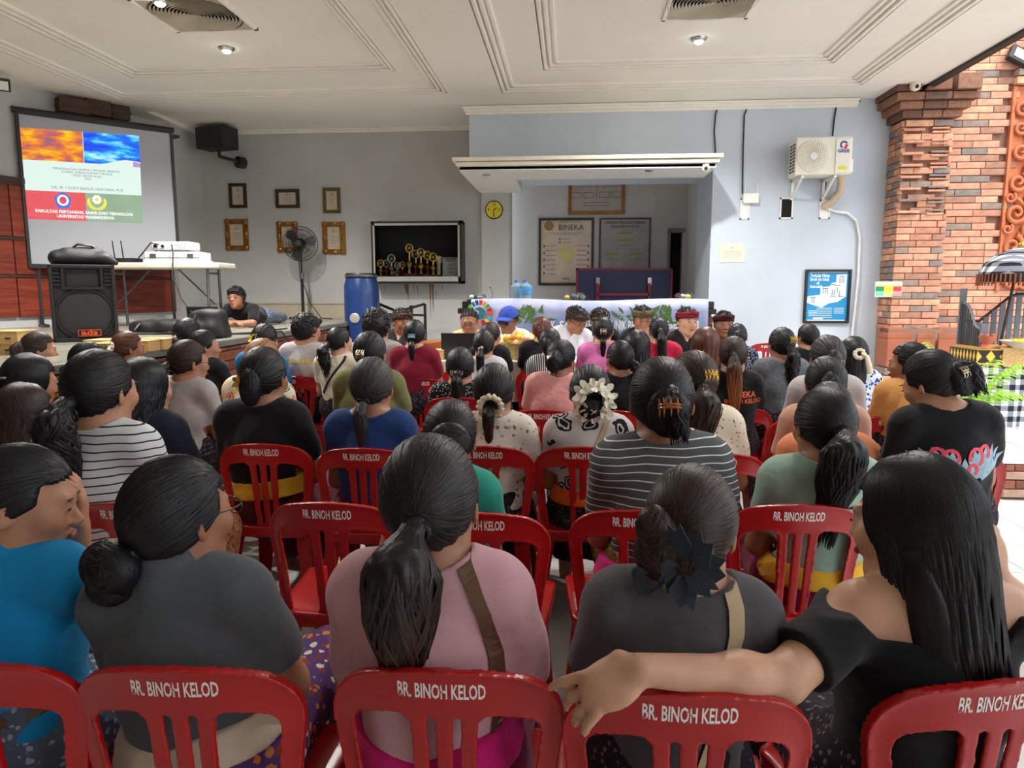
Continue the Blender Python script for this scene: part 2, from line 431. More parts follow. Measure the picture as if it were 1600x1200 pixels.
# ---- stage on the left
stage = MB().span((-8.2, 1.0, 0), (SX - .07, 10.6, ST - .03)).build('floor_stage', m_mortar); tag(stage, kind='structure')
m_stg = M('stage tile', (150, 148, 136), .25, var=.08, scale=2)
me = MB().box((0, 0, 0), (.592, .592, .03)).mesh('tile', m_stg)
for i in range(9):
    for j in range(16):
        o = bpy.data.objects.new('tile', me); COL.objects.link(o); o.parent = stage; o.location = (SX - .3 - i * .6, 1.3 + j * .6, ST - .015)
MB().span((SX - .1, 1.0, ST - .05), (SX + .03, 10.55, ST + .004)).build('nosing', M('stage nosing', (112, 112, 104), .4), stage, bevel=.008)
sh = empty('brick_face', (0, 0, 0)); sh.parent = stage; sh.matrix_local = Matrix.Translation((SX, 0, 0)) @ Matrix.Rotation(R(90), 4, 'Z')
# the face looks towards +X: local x runs along world Y, local -Y is world +X
bricks(sh, m_brickd, 3.0, 10.5, .02, .02, ST - .06, L=.30, H=.085, limit=290, seed=9, key=lambda it: -it[1])
# ---- back walls
wall_back_left = MB().span((-5.75, 10.5, 0), (-.9, 10.65, ZC + .3)).build('wall_back_left', m_wall2); tag(wall_back_left, kind='structure')
sb = MB().span((-5.6, 10.47, ST), (SX, 10.5, ST + .23)).span((-5.6, 10.455, ST + .21), (SX, 10.5, ST + .232)).build('baseboard_back', M('tan skirting tile', (186, 174, 154), .4)); tag(sb, kind='structure')
# angled side wall with red timber cladding
A = Vector((-6.90, 5.40, 0)); B = Vector((-5.66, 9.76, 0)); dAB = (B - A).normalized(); nAB = Vector((dAB.y, -dAB.x, 0)); LAB = (B - A).length
side = Matrix((dAB.to_4d() * 0 + Vector((dAB.x, dAB.y, 0, 0)), Vector((-nAB.x, -nAB.y, 0, 0)), Vector((0, 0, 1, 0)), Vector((0, 0, 0, 1)))).transposed()
side = Matrix.Translation(A) @ side                   # local x along the wall, local -y into the room
wl = MB().span((-.2, 0, 0), (LAB, .15, ZC + .3)).build('wall_left_angled', m_wall2); wl.matrix_world = side; tag(wl, kind='structure')
wl2 = MB().span((-5.70, 9.72, 0), (-5.55, 10.52, ZC + .3)).build('wall_left_return', m_wall2); tag(wl2, kind='structure')
wl3 = MB().span((-8.1, 5.3, 0), (-6.85, 5.45, ZC + .3)).build('wall_left', m_wall2); tag(wl3, kind='structure')
t = NT('red stained timber'); t.setp(.45, 0, .4); v = t.mapping(t.tc(), (1.2, 6, 14)); n = t.noise(v, 2.2, 6, .6)
t.col(t.mix(1.0, t.ramp(n, [(.3, lin((92, 34, 22))), (.55, lin((128, 52, 34))), (.75, lin((150, 66, 44)))]), t.ramp(t.n('ShaderNodeObjectInfo').outputs['Random'], [(0, (.8, .8, .8, 1)), (1, (1.15, 1.15, 1.15, 1))]), 'MULTIPLY')); t.bump(n, .2, .004); m_red = t.m
rp = empty('timber_cladding', label='red stained timber panelling along the left stage wall', cat='panelling'); rp.matrix_world = side
z0 = 1.16; hs = [.48, .42, .60]
for k, h in enumerate(hs):
    nn = 4
    for i in range(nn):
        w = LAB / nn; x = i * w
        MB().span((x + .006, -.05, z0 + .006), (x + w - .006, -.005, z0 + h - .03)).build('panel', m_red, rp, bevel=.006)
    MB().span((0, -.06, z0 + h - .03), (LAB, -.004, z0 + h)).build('rail', M('dark timber', (58, 30, 24), .5), rp)
    z0 += h
MB().span((0, -.07, z0), (LAB, -.004, z0 + .06)).build('cap_rail', M('dark timber', (58, 30, 24), .5), rp)
# ---- right wall, canopy wing and alcove
wr = MB().span((1.73, 9.2, 0), (3.95, 10.25, ZC + .3)).span((-1.31, 9.2, 2.95), (1.73, 10.4, ZC + .3)).build('wall_right', m_wall); tag(wr, kind='structure')
wc = MB().span((-1.31, 10.4, 0), (-.91, 10.95, ZC)).build('wall_column', m_wall2); tag(wc, kind='structure')
wa = MB().span((-.95, 11.2, 0), (1.49, 11.35, ZC)).span((1.49, 11.2, 2.36), (1.8, 11.35, ZC)).span((1.75, 10.25, 0), (1.9, 11.3, ZC)).span((1.68, 11.18, 0), (1.88, 11.35, 2.4)).build('wall_alcove', m_wall2); tag(wa, kind='structure')
da = MB().span((1.46, 11.17, 0), (1.50, 11.36, 2.36)).span((1.46, 11.17, 2.34), (1.72, 11.36, 2.40)).build('door_1', M('door frame grey', (120, 122, 124), .5)); tag(da, kind='structure')
MB().span((1.50, 11.33, 0), (1.72, 11.36, 2.35)).build('doorway_dark', m_dark, da)  # black sheet standing in for the darkness of the open doorway
alc = MB().span((-.95, 10.42, 3.2), (1.8, 11.4, 3.3)).build('ceiling_alcove', m_ceil); tag(alc, kind='structure')
can = MB().span((-1.33, 8.46, 2.855), (1.62, 9.2, 2.94)).span((-1.33, 9.2, 2.855), (-.72, 10.42, 2.94)).build('ceiling_canopy', M('canopy soffit paint', (222, 222, 218), .8, var=.04)); tag(can, kind='structure')
tc_ = MB()
for k, (e, z, h) in enumerate([(.0, 2.86, .05), (.035, 2.905, .05), (.07, 2.955, .05)]):
    tc_.span((-1.33 - e, 8.46 - e, z), (1.62 + e, 9.2, z + h - .006)); tc_.span((-1.33 - e, 9.19, z), (-1.25, 10.4, z + h - .006))
o = tc_.build('trim_canopy', m_canopy, bevel=.006); tag(o, kind='structure')
for i, (u, v_) in enumerate([(760, 273), (1018, 260)]):
    p = atz(u, v_, 2.855); p.y = max(p.y, 8.62); d = empty('canopy_downlight', p, 0, ['small lit downlight under the canopy above the clock column', 'small lit downlight under the canopy above the organisation chart'][i], 'light')
    MB().lathe([(.028, -.004), (.05, -.006), (.052, 0), (.028, 0)], (0, 0, 0), 20).build('ring', M('chrome', (190, 190, 188), .25, 1), d, 40)
    MB().cyl((0, 0, -.001), (0, 0, .0), .03, n=16).build('lamp', M('lamp glow warm', (255, 244, 220), .5, emit=14), d)
# ---- ceiling with two stepped trays
ce = MB()
XL, XR, YB, YF = -8.2, 3.93, -5.0, 9.2
def slab(x0, y0, x1, y1, z0, z1): ce.span((x0, y0, z0), (x1, y1, z1))
T1 = (-5.50, -4.2, -1.47, 8.55); T2 = (-.84, -4.2, 3.22, 8.60)      # tray outer (x0,y0,x1,y1)
slab(XL, YB, T1[0], 10.6, ZC, ZC + .3); slab(T1[2], YB, T2[0], 9.25, ZC, ZC + .3); slab(T2[2], YB, XR, YF, ZC, ZC + .3)
slab(T1[0], T1[3], T1[2], 9.08, ZC, ZC + .3); slab(T2[0], T2[3], T2[2], 9.25, ZC, ZC + .3)
slab(T1[0], YB, T1[2], T1[1], ZC, ZC + .3); slab(T2[0], YB, T2[2], T2[1], ZC, ZC + .3)
slab(-8.2, 9.08, -1.31, 10.6, ZC + .05, ZC + .3)
for (T, I) in ((T1, (-4.88, -3.6, -1.90, 7.83)), (T2, (-.33, -3.6, 2.68, 7.95))):
    z = ZC + .05
    slab(T[0], T[1], I[0], T[3], z, ZC + .3); slab(I[2], T[1], T[2], T[3], z, ZC + .3)
    slab(I[0], I[3], I[2], T[3], z, ZC + .3); slab(I[0], T[1], I[2], I[1], z, ZC + .3)
    slab(I[0] - .01, I[1] - .01, I[2] + .01, I[3] + .01, ZC + .10, ZC + .3)
ceil = ce.build('ceiling', m_ceil); tag(ceil, kind='structure')
ci = 0
for (T, I) in ((T1, (-4.88, -3.6, -1.90, 7.83)), (T2, (-.33, -3.6, 2.68, 7.95))):
    for (q, zb) in ((T, ZC), (I, ZC + .05)):
        mb = MB()
        for k in range(3):
            e = .012 + k * .055; w = .036; d = .028 - k * .006
            a = (q[0] + e, q[1] + e, q[2] - e, q[3] - e)
            zz = zb - .004 + k * .008
            mb.span((a[0], a[1], zz - d + .03), (a[0] + w, a[3], zz + .07)); mb.span((a[2] - w, a[1], zz - d + .03), (a[2], a[3], zz + .07))
            mb.span((a[0], a[3] - w, zz - d + .03), (a[2], a[3], zz + .07))
        ci += 1; o = mb.build('trim_%d' % ci, m_trim, bevel=.008); tag(o, kind='structure')
# cornices
mb = MB()
for k in range(3):
    e = .03 * (k + 1); mb.span((-1.33 - e * .6, 9.2 - e, ZC - .10 + k * .03), (3.4, 9.24, ZC - .10 + k * .03 + .034))
o = mb.build('trim_cornice_right', m_trim, bevel=.006); tag(o, kind='structure')
mb = MB()
for k in range(2):
    e = .03 * (k + 1); mb.span((-5.6, 10.5 - e, ZC - .0 + k * .03), (-1.31, 10.52, ZC + k * .03 + .03))
o = mb.build('trim_cornice_left', m_trim, bevel=.006); tag(o, kind='structure')
o = MB().span((3.93, -5, ZC - .03), (4.02, 8.75, ZC + .3)).build('trim_fascia', M('dark fascia', (40, 36, 34), .6)); tag(o, kind='structure')
# ---- brick pillar and brick wall on the right
pil = MB().span((3.84, 8.88, 0), (4.34, 9.4, ZC + .2)).build('wall_pillar', m_mortar); tag(pil, kind='structure')
slots = [(3.30 - k * .132) for k in range(8)]
def pskip(x, z): return any(abs(z - s) < .045 and (x < 4.02 or (4.13 < x < 4.30)) for s in slots)
bricks(pil, m_brick, 3.80, 4.36, 8.86, .3, 3.42, L=.26, H=.076, limit=220, seed=3, skip=pskip)
ps = empty('side_face'); ps.parent = pil; ps.matrix_local = Matrix.Translation((3.82, 0, 0)) @ Matrix.Rotation(R(-90), 4, 'Z')
bricks(ps, m_brick, -9.2, -8.86, 0, .3, 3.42, L=.26, H=.076, seed=4)
for s in slots:
    MB().span((3.79, 8.80, s - .014), (4.03, 8.95, s + .014)).build('brick', m_brick, pil, bevel=.004)
    MB().span((4.12, 8.82, s - .034), (4.31, 8.92, s - .012)).build('brick', m_brick, pil, bevel=.004)
    MB().span((4.12, 8.82, s + .008), (4.31, 8.92, s + .03)).build('brick', m_brick, pil, bevel=.004)
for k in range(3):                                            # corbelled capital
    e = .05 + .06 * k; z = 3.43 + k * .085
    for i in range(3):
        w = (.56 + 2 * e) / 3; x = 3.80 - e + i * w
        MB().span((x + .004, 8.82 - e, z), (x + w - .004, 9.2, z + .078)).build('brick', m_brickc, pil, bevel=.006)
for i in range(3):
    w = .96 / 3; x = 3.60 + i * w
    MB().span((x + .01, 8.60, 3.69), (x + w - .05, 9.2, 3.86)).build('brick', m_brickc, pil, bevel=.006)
bw = MB().span((4.34, 8.97, 0), (8.2, 9.4, 5.6)).build('wall_brick', m_mortar); tag(bw, kind='structure')
CPX0, CPX1, CPZ0, CPZ1 = 5.03, 5.92, 1.46, 3.78
bricks(bw, m_brick, 4.36, 6.4, 8.95, .3, 4.6, L=.30, H=.078, limit=300, seed=6, skip=lambda x, z: CPX0 - .03 < x < CPX1 + .03 and CPZ0 < z < CPZ1 + .3, key=lambda it: it[0] * 2 + abs(it[1] - 2.2) * .3)
for k in range(3):
    for i in range(4):
        MB().span((5.02 + i * .24, 8.86 - k * .02, 3.80 + k * .085), (5.255 + i * .24, 8.97, 3.875 + k * .085)).build('brick', m_brick, bw, bevel=.004)
# plinth under the pillar
pb = MB().span((3.72, 8.66, 0), (5.0, 9.0, 1.02)).build('trim_plinth', m_mortar); tag(pb, kind='structure')
for (zz, hh, yy, x0, x1) in ((.30, .085, 8.50, 3.60, 5.06), (.39, .085, 8.54, 3.64, 5.03), (.48, .085, 8.58, 3.67, 5.0)):
    n = 5; w = (x1 - x0) / n
    for i in range(n): MB().span((x0 + i * w + .003, yy, zz), (x0 + (i + 1) * w - .003, 8.9, zz + hh - .006)).build('brick', m_brick, pb, bevel=.005)
m_terr = M('plain terracotta slab', (158, 92, 66), .8, var=.12, scale=5)
for (a, b) in ((3.70, 3.99), (4.03, 4.23), (4.27, 5.0)):
    MB().span((a, 8.62, .57), (b, 8.9, .90)).build('slab', m_terr, pb, bevel=.006)
    MB().span((a + .01, 8.65, .90), (b - .01, 8.9, .97)).build('slab', m_terr, pb, bevel=.006)
    MB().span((a + .02, 8.68, .97), (b - .02, 8.9, 1.03)).build('slab', m_terr, pb, bevel=.006)
# outside ground beyond the open right side is part of the floor; a plain garden wall closes the far right
gw = MB().span((11.5, -7, 0), (11.7, 12, 2.2)).build('wall_garden', wallmat('garden wall', (206, 200, 188))); tag(gw, kind='structure')
wbk = MB().span((-8.2, -3.6, 0), (3.9, -3.45, ZC + .3)).span((-8.2, -3.5, 0), (-8.05, 5.4, ZC + .3)).build('wall_rear_added', M('added rear wall cream paint', (186, 176, 164), .8)); tag(wbk, kind='structure')  # unseen wall added to shut out rear daylight and bounce light forward
# ceiling downlights (lit LED lamps in the trays; unseen ones added for light)
lamps = [((250, 0), 'lit ceiling downlight beside the left ceiling grille, towards the camera'), ((354, 75), 'lit ceiling downlight behind the left ceiling grille'), ((1092, 60), 'lit ceiling downlight behind the right ceiling grille')]
_lp = [tuple(atz(u, v_, ZC + .10)) for (u, v_), l in lamps]
lamp_at = [(_lp[0], lamps[0][1]), (_lp[1], lamps[1][1]), (_lp[2], lamps[2][1])] + [((x, y, ZC + .10), None) for (x, y) in ((1.2, 4.2), (-3.3, 4.0))]
for (p, l) in lamp_at:
    d = empty('ceiling_downlight', p, 0, l or ('added unseen ceiling downlight overhead towards the %s side, nearer the camera' % ('open right' if p[0] > 0 else 'stage')), 'light', None if l else 'added downlights overhead')
    MB().lathe([(.045, -.03), (.075, -.012), (.08, 0), (.045, 0)], (0, 0, 0), 24).build('ring', M('chrome', (190, 190, 188), .25, 1), d, 40)
    MB().lathe([(0, -.05), (.03, -.046), (.044, -.03), (.044, 0)], (0, 0, 0), 20).build('lamp', M('lamp glow', (255, 252, 246), .5, emit=30), d, 60)
    ld = bpy.data.lights.new('downlight', 'SPOT'); ld.energy = 380 if l else 170; ld.spot_size = R(150); ld.spot_blend = .7; ld.shadow_soft_size = .05; ld.color = (1, .97, .92)
    lo_ = bpy.data.objects.new('downlight_beam', ld); COL.objects.link(lo_); lo_.parent = d; lo_.location = (0, 0, -.07)
# ================================================================== red plastic chairs
m_chair = M('red chair plastic', (168, 20, 22), .27, var=.05, scale=3, bump=.05, bscale=90)
t = NT('worn white stencil paint'); t.setp(.6); n = t.noise(t.tc(), 60, 4, .7)
t.col(t.ramp(n, [(.33, lin((170, 34, 34))), (.40, lin((232, 226, 222)))])); m_sten = t.m
def smin(a, b, k): h = np.clip(.5 + .5 * (b - a) / k, 0, 1); return b * (1 - h) + a * h - k * h * (1 - h)
def rbox(x, z, cx, cz, hx, hz, r):
    qx = np.abs(x - cx) - hx + r; qz = np.abs(z - cz) - hz + r
    return np.sqrt(np.maximum(qx, 0) ** 2 + np.maximum(qz, 0) ** 2) + np.minimum(np.maximum(qx, qz), 0) - r
def back_y(x, z): return -.165 - .045 * (z - .43) / .39 + 1.15 * x ** 2 * np.clip((z - .38) / .2, 0, 1)
def chair_back():
    h = .0036; F = Field((-.225, -.235, .395), (.225, -.09, .84), h); X, Y, Z = F.grid()
    wz = .158 + .047 * np.clip((Z - .42) / .34, 0, 1) ** .8; xx = X * .2 / wz
    arch = 1.0 * xx ** 2
    d = rbox(xx, Z + arch, 0, .60, .2, .22, .085)
    hole = np.minimum(rbox(xx, Z + arch * .9, .109, .585, .0525, .150, .026), rbox(xx, Z + arch * .9, -.109, .585, .0525, .150, .026))
    slot = np.minimum(rbox(xx, Z, .0215, .585, .0062, .138, .006), rbox(xx, Z, -.0215, .585, .0062, .138, .006))
    d2 = np.maximum(d, -np.minimum(hole, slot))
    t_ = .0048 + .0085 * np.exp(-np.maximum(-d, 0) / .009) + .0045 * np.exp(-np.maximum(hole, 0) / .006)
    F.D = np.maximum(d2, np.abs(Y - back_y(X, Z)) - t_).astype(np.float32) * .8
    return F.mesh('backrest', m_chair, 3)
def chair_seat():
    h = .006; F = Field((-.23, -.215, .37), (.23, .25, .47), h); X, Y, Z = F.grid()
    w = .178 + .03 * (Y + .19) / .41
    d = rbox(X * .2 / w, Y, 0, .02, .2, .205, .06); dip = .428 + .012 * ((X / .2) ** 2) - .02 * np.clip((Y - .15) / .07, 0, 1) ** 2
    plate = np.maximum(d, np.abs(Z - dip) - .006); skirt = np.maximum(np.abs(d + .006) - .006, np.abs(Z - .412) - .024)
    F.D = smin(plate, skirt, .012).astype(np.float32) * .8
    return F.mesh('seat', m_chair)
def chair_leg(sx, sy):
    top = Vector((sx * .168, -.150 if sy < 0 else .175, .425)); bot = Vector((sx * .205, -.225 if sy < 0 else .225, 0)); mb = MB(); vs = []
    for c, w, d in ((top, .064, .058), (bot, .040, .036)):
        e = .010
        pl = [(0, 0), (-sx * w, 0), (-sx * w, -sy * e), (-sx * e, -sy * e), (-sx * e, -sy * d), (0, -sy * d)]
        vs += [(c.x + p[0], c.y + p[1], c.z) for p in pl]
    n = 6; return mb.add(vs, [tuple(range(n)), tuple(range(2 * n - 1, n - 1, -1))] + [(i, i + n, (i + 1) % n + n, (i + 1) % n) for i in range(n)])
ch_parts = [('backrest', chair_back()), ('seat', chair_seat())] + [('leg', chair_leg(a, b).mesh('leg', m_chair)) for a in (-1, 1) for b in (-1, 1)]
_lt = text_mesh('BR. BINOH KELOD', .041, .0009, .43, 'CENTER', 0, 1.0)
_bm = bmesh.new(); _bm.from_mesh(_lt); bmesh.ops.subdivide_edges(_bm, edges=[e for e in _bm.edges if e.calc_length() > .012], cuts=1); bmesh.ops.triangulate(_bm, faces=_bm.faces)
for v_ in _bm.verts:
    x, z = v_.co.x - .002, v_.co.y + .778; v_.co = Vector((x, back_y(x, z) - .0058, z))
_bm.to_mesh(_lt); _bm.free(); _lt.materials.clear(); _lt.materials.append(m_sten); _lt.name = 'lettering'
CHAIR_N = 0
def chair(loc, rz, label, sc=1.0):
    r_ = empty('plastic_chair', loc, rz, label, 'chair', 'red plastic meeting chairs'); r_.scale = (sc * 1.085, sc, sc)
    for nme, me in ch_parts: link(nme, me, r_)
    o = link('lettering', _lt, r_); o['label'] = 'white stencilled words on the top rail'
    return r_
def chair_at(u, v, rz, label):
    p = atz(u, v, .82); d = Matrix.Rotation(rz, 3, 'Z') @ Vector((0, .21, 0)); return chair((p.x + d.x, p.y + d.y, 0), rz, label)
# ================================================================== things on and along the walls
m_gilt = M('gilt frame', (150, 104, 44), .35, .6, var=.35, scale=40); m_dwood = M('dark brown frame', (52, 38, 30), .45, var=.2, scale=30); m_blk = M('black frame', (26, 25, 25), .4)
m_paper = M('paper', (226, 222, 210), .8, var=.02); m_paperd = M('aged paper', (198, 184, 164), .8, var=.03); m_ink = M('print ink', (70, 70, 74), .8, var=0); m_inkg = M('print grey', (130, 130, 132), .8, var=0)
m_glass = M('thin glass', (230, 235, 235), .03, var=0)
def frame_at(name, label, cat, u0, v0, u1, v1, Y, bw, mat, paper, ornate=False, group=None, depth=.035, wallY=None):
    """rectangular frame hung on a wall facing the hall, from two corner pixels"""
    a = at(u0, v0, Y); b = at(u1, v1, Y); w = b.x - a.x; h = a.z - b.z; c = ((a.x + b.x) / 2, Y, (a.z + b.z) / 2)
    r_ = empty(name, c, 0, label, cat, group)
    mb = MB(); y0, y1 = -depth, 0
    for (x0, z0, x1, z1) in ((-w / 2, h / 2 - bw, w / 2, h / 2), (-w / 2, -h / 2, w / 2, -h / 2 + bw), (-w / 2, -h / 2 + bw, -w / 2 + bw, h / 2 - bw), (w / 2 - bw, -h / 2 + bw, w / 2, h / 2 - bw)): mb.span((x0, y0, z0), (x1, y1, z1))
    if ornate:
        for (sx, sz) in ((-1, -1), (-1, 1), (1, -1), (1, 1)): mb.ball((sx * (w / 2 - bw * .5), y0, sz * (h / 2 - bw * .5)), bw * .62, 10, 6, (1, .5, 1))
        for s in (-1, 1): mb.ball((0, y0, s * (h / 2 - bw * .4)), bw * .5, 10, 6, (1.6, .5, .9)); mb.ball((s * (w / 2 - bw * .4), y0, 0), bw * .5, 10, 6, (.9, .5, 1.6))
        for (sx, sz) in ((1, 0), (-1, 0)): mb.tube([(sx * (w / 2 - bw * 1.05), y0, -h / 2 + bw), (sx * (w / 2 - bw * 1.05), y0, h / 2 - bw)], .006, 6)
    mb.build('frame', mat, r_, bevel=.004)
    MB().span((-w / 2 + bw * .9, -.012, -h / 2 + bw * .9), (w / 2 - bw * .9, -.004, h / 2 - bw * .9)).build('print', paper, r_)
    return r_, w, h
def lines(par, mat, spec, y=-.0135, name='print_lines'):
    mb = MB()
    for (x, z, w, h) in spec: mb.span((x - w / 2, y, z - h / 2), (x + w / 2, y + .001, z + h / 2))
    return tag(mb.build(name, mat, par), kind='stuff')
YL = 10.5
certs = [('small dark framed certificate, upper left of the six on the back wall', 358, 287, 387, 325, m_dwood, False), ('small wide certificate in the middle of the upper row', 431, 296, 469, 325, m_dwood, False), ('small olive framed certificate, upper right of the six', 505, 294, 533, 333, M('olive gilt', (96, 88, 44), .4, .4), False),
         ('gilt framed certificate, lower left of the six', 352, 343, 390, 391, m_gilt, True), ('gilt framed certificate partly behind the pedestal fan', 433, 347, 467, 394, m_gilt, True), ('ornate gilt framed certificate beside the trophy cabinet', 504, 347, 541, 397, m_gilt, True)]
for i, (l, u0, v0, u1, v1, mt, orn) in enumerate(certs):
    r_, w, h = frame_at('framed_certificate', l, 'certificate', u0, v0, u1, v1, YL, .045 if not orn else .07, mt, m_paperd, orn, 'framed certificates on the back wall')
    iw = w - .16; lines(r_, m_inkg, [(0, h * .2, iw * .5, .012)] + [(0, h * (.05 - .07 * k), iw * (.7 - .1 * (k % 2)), .006) for k in range(4)] + [(iw * .2, -h * .27, iw * .3, .006)])
    MB().ball((0, -.0135, h * .27), .012, 8, 5, (1, .2, 1)).build('crest', M('crest dull gold', (140, 116, 60), .6), r_)
# trophy cabinet
a = at(579, 346, YL - .32); b = at(722, 443, YL - .32); w = b.x - a.x; h = a.z - b.z
tcab = empty('trophy_cabinet', ((a.x + b.x) / 2, YL, (a.z + b.z) / 2), 0, 'black wall cabinet with a glass front showing trophies', 'cabinet')
fw = .035; D_ = .32
MB().span((-w / 2, -D_, h / 2 - fw), (w / 2, 0, h / 2)).span((-w / 2, -D_, -h / 2), (w / 2, 0, -h / 2 + fw)).span((-w / 2, -D_, -h / 2), (-w / 2 + fw, 0, h / 2)).span((w / 2 - fw, -D_, -h / 2), (w / 2, 0, h / 2)).build('carcass', m_blk, tcab)
MB().span((-w / 2, -.03, -h / 2), (w / 2, -.005, h / 2)).build('back_panel', M('charcoal felt', (44, 45, 47), .9), tcab)
mb = MB()
for (x0, z0, x1, z1) in ((-w / 2 + .03, h / 2 - .06, w / 2 - .03, h / 2 - .03), (-w / 2 + .03, -h / 2 + .03, w / 2 - .03, -h / 2 + .10), (-w / 2 + .03, -h / 2 + .03, -w / 2 + .055, h / 2 - .03), (w / 2 - .055, -h / 2 + .03, w / 2 - .03, h / 2 - .03)): mb.span((x0, -D_ - .012, z0), (x1, -D_ + .004, z1))
mb.build('door_frame', M('aluminium', (176, 174, 166), .4, .3), tcab)
t = NT('cabinet glass'); t.p.inputs['Transmission Weight'].default_value = 1; t.p.inputs['Roughness'].default_value = .02; t.p.inputs['IOR'].default_value = 1.02; m_pane = t.m
MB().span((-w / 2 + .055, -D_ - .004, -h / 2 + .1), (w / 2 - .055, -D_ - .001, h / 2 - .06)).build('pane', m_pane, tcab)
for s in (-1, 1): MB().span((s * (w / 2 - .05) - .03, -.06, h / 2), (s * (w / 2 - .05) + .03, 0, h / 2 + .03)).build('hanger', m_blk, tcab)
m_tg = M('trophy gold', (206, 170, 84), .28, .85, var=.1); m_ts = M('trophy silver', (170, 166, 140), .3, .8); m_tb = M('trophy base', (54, 42, 34), .4); m_tm = M('trophy marble', (104, 62, 40), .35)
zf = at(650, 434, YL - .2).z
tro = [(588, 25, 0), (597, 27, 0), (606, 27, 1), (614, 35, 1), (620, 10, 0), (623, 23, 1), (631, 24, 2), (642, 51, 0), (652, 42, 1), (660, 44, 0), (670, 40, 0), (679, 37, 0), (688, 34, 2)]
for i, (u, hp, kd) in enumerate(tro):
    p = at(u - 2, 434, YL - .17 - .05 * (i % 2)); H = hp / F * YL * .98
    r_ = empty('trophy', (p.x, p.y, zf), 0, ['leftmost small gold ring trophy in the cabinet', 'second gold ring trophy from the left in the cabinet', 'third, silver toned ring trophy from the left', 'mid height pale trophy with a round top, fourth from the left', 'tiny gold cup at the cabinet front, between pale trophies', 'pale heart shaped trophy before the gap in the row', 'short gold figure trophy just left of the tallest', 'tallest trophy of the cabinet row', 'silver toned tall trophy right of the tallest', 'tall gold trophy with a red stem, third of the tall ones', 'tall gold trophy, fourth of the tall ones', 'gold trophy with a round top, fifth of the tall ones', 'slim cream column trophy beside the plaque'][i], 'trophy', 'trophies in the glass cabinet')
    mt = m_ts if kd == 1 else m_tg; bw_ = .045 + H * .04
    MB().span((-bw_, -bw_ * .8, 0), (bw_, bw_ * .8, H * .13)).build('base', m_tm if i % 3 else m_tb, r_, bevel=.004)
    if kd == 2 and hp > 30: MB().lathe([(.03, H * .13), (.028, H * .6), (.034, H * .66), (.05, H * .72), (.05, H * .96), (.02, H)], n=12).build('column', M('trophy cream', (206, 190, 150), .4), r_, 40)
    elif hp < 14: MB().lathe([(.015, H * .13), (.012, H * .4), (.05, H * .6), (.055, H)], n=12).build('cup', mt, r_, 40)
    else:
        MB().lathe([(.024, H * .13), (.012, H * .28), (.036, H * .36), (.042, H * .44), (.012, H * .50), (.02, H * .56)], n=12).build('stem', mt if i % 2 else M('trophy red', (140, 60, 40), .3, .4), r_, 40)
        rr = min(.05, H * .17); zc = H - rr; pts = [(rr * math.cos(k * math.pi / 8), 0, zc + rr * 1.15 * math.sin(k * math.pi / 8)) for k in range(16)]
        mb = MB().tube(pts, rr * .28, 6, closed=True).tube([(0, 0, H * .5), (0, 0, zc - rr * .9)], .012, 6); mb.ball((0, -.004, zc), rr * .45, 10, 6, (1, .5, 1)); mb.build('emblem', mt, r_, 50)
pa = at(691, 402, YL - .24); pb_ = at(716, 436, YL - .24); r_ = empty('plaque', ((pa.x + pb_.x) / 2, YL - .22, zf), 0, 'pale upright plaque with printed lines at the right end of the cabinet', 'plaque')
MB().box((0, 0, (pa.z - zf) / 2), (pb_.x - pa.x, .012, pa.z - zf), Matrix.Rotation(R(-4), 3, 'X')).build('board', M('plaque silver', (176, 176, 170), .5), r_); lines(r_, m_ink, [(0, .27, .17, .012), (0, .24, .12, .01), (0, .18, .07, .008), (0, .13, .08, .008), (0, .08, .06, .008)], -.024)
# rust stains under the cabinet: flat runs on the wall
m_stain = M('rust stain', (134, 110, 88), .8, var=.3, scale=25)
mb = MB()
for (u, v0, v1, ww) in ((637, 444, 474, .018), (634, 444, 462, .03), (672, 444, 500, .016), (676, 444, 492, .02), (652, 446, 465, .008), (600, 446, 458, .008), (646, 446, 462, .006), (681, 455, 470, .008), (690, 446, 455, .006)):
    p = at(u, v0, YL - .001); q = at(u + 1, v1, YL - .001); mb.add([(p.x - ww, YL - .002, p.z), (p.x + ww, YL - .002, p.z), (q.x + ww * .5, YL - .002, (p.z + q.z) / 2), (q.x + .003, YL - .002, q.z), (q.x - ww * .6, YL - .002, (p.z + q.z) / 2)], [(0, 1, 2, 3, 4)])
mb.build('stain_runs', m_stain, wall_back_left)
# wall clock on the column
c = at(772, 328, 10.4); ck = empty('wall_clock', (c.x, 10.4, c.z), 0, 'round yellow faced clock with a black rim on the column', 'clock')
MB().lathe([(.085, -.0), (.132, -.0), (.136, -.03), (.120, -.045), (.112, -.03), (.085, -.02)], n=36, axis='Y').xf(Matrix.Diagonal((1, -1, 1, 1))).xf(Matrix.Rotation(0, 4, 'Y')).build('rim', m_blk, ck, 40, rot=(0, 0, math.pi))
MB().cyl((0, -.018, 0), (0, -.012, 0), .116, n=36).build('dial', M('clock yellow', (214, 196, 30), .5, var=.02), ck)
for k, tx in ((0, '12'), (3, '3'), (6, '6'), (9, '9')): text('numeral', tx, m_ink, WALLM((.080 * math.sin(k * math.pi / 6), -.0195, .080 * math.cos(k * math.pi / 6))), .052, .001, 1, ck)
for nme, ang, L, w_ in (('hour_hand', 58, .05, .010), ('minute_hand', 184, .078, .007)):
    d = Vector((math.sin(R(ang)), 0, math.cos(R(ang)))); MB().bar(Vector((0, -.022, 0)) - d * .012, Vector((0, -.022, 0)) + d * L, w_, .003, (0, 1, 0)).build(nme, m_blk, ck)
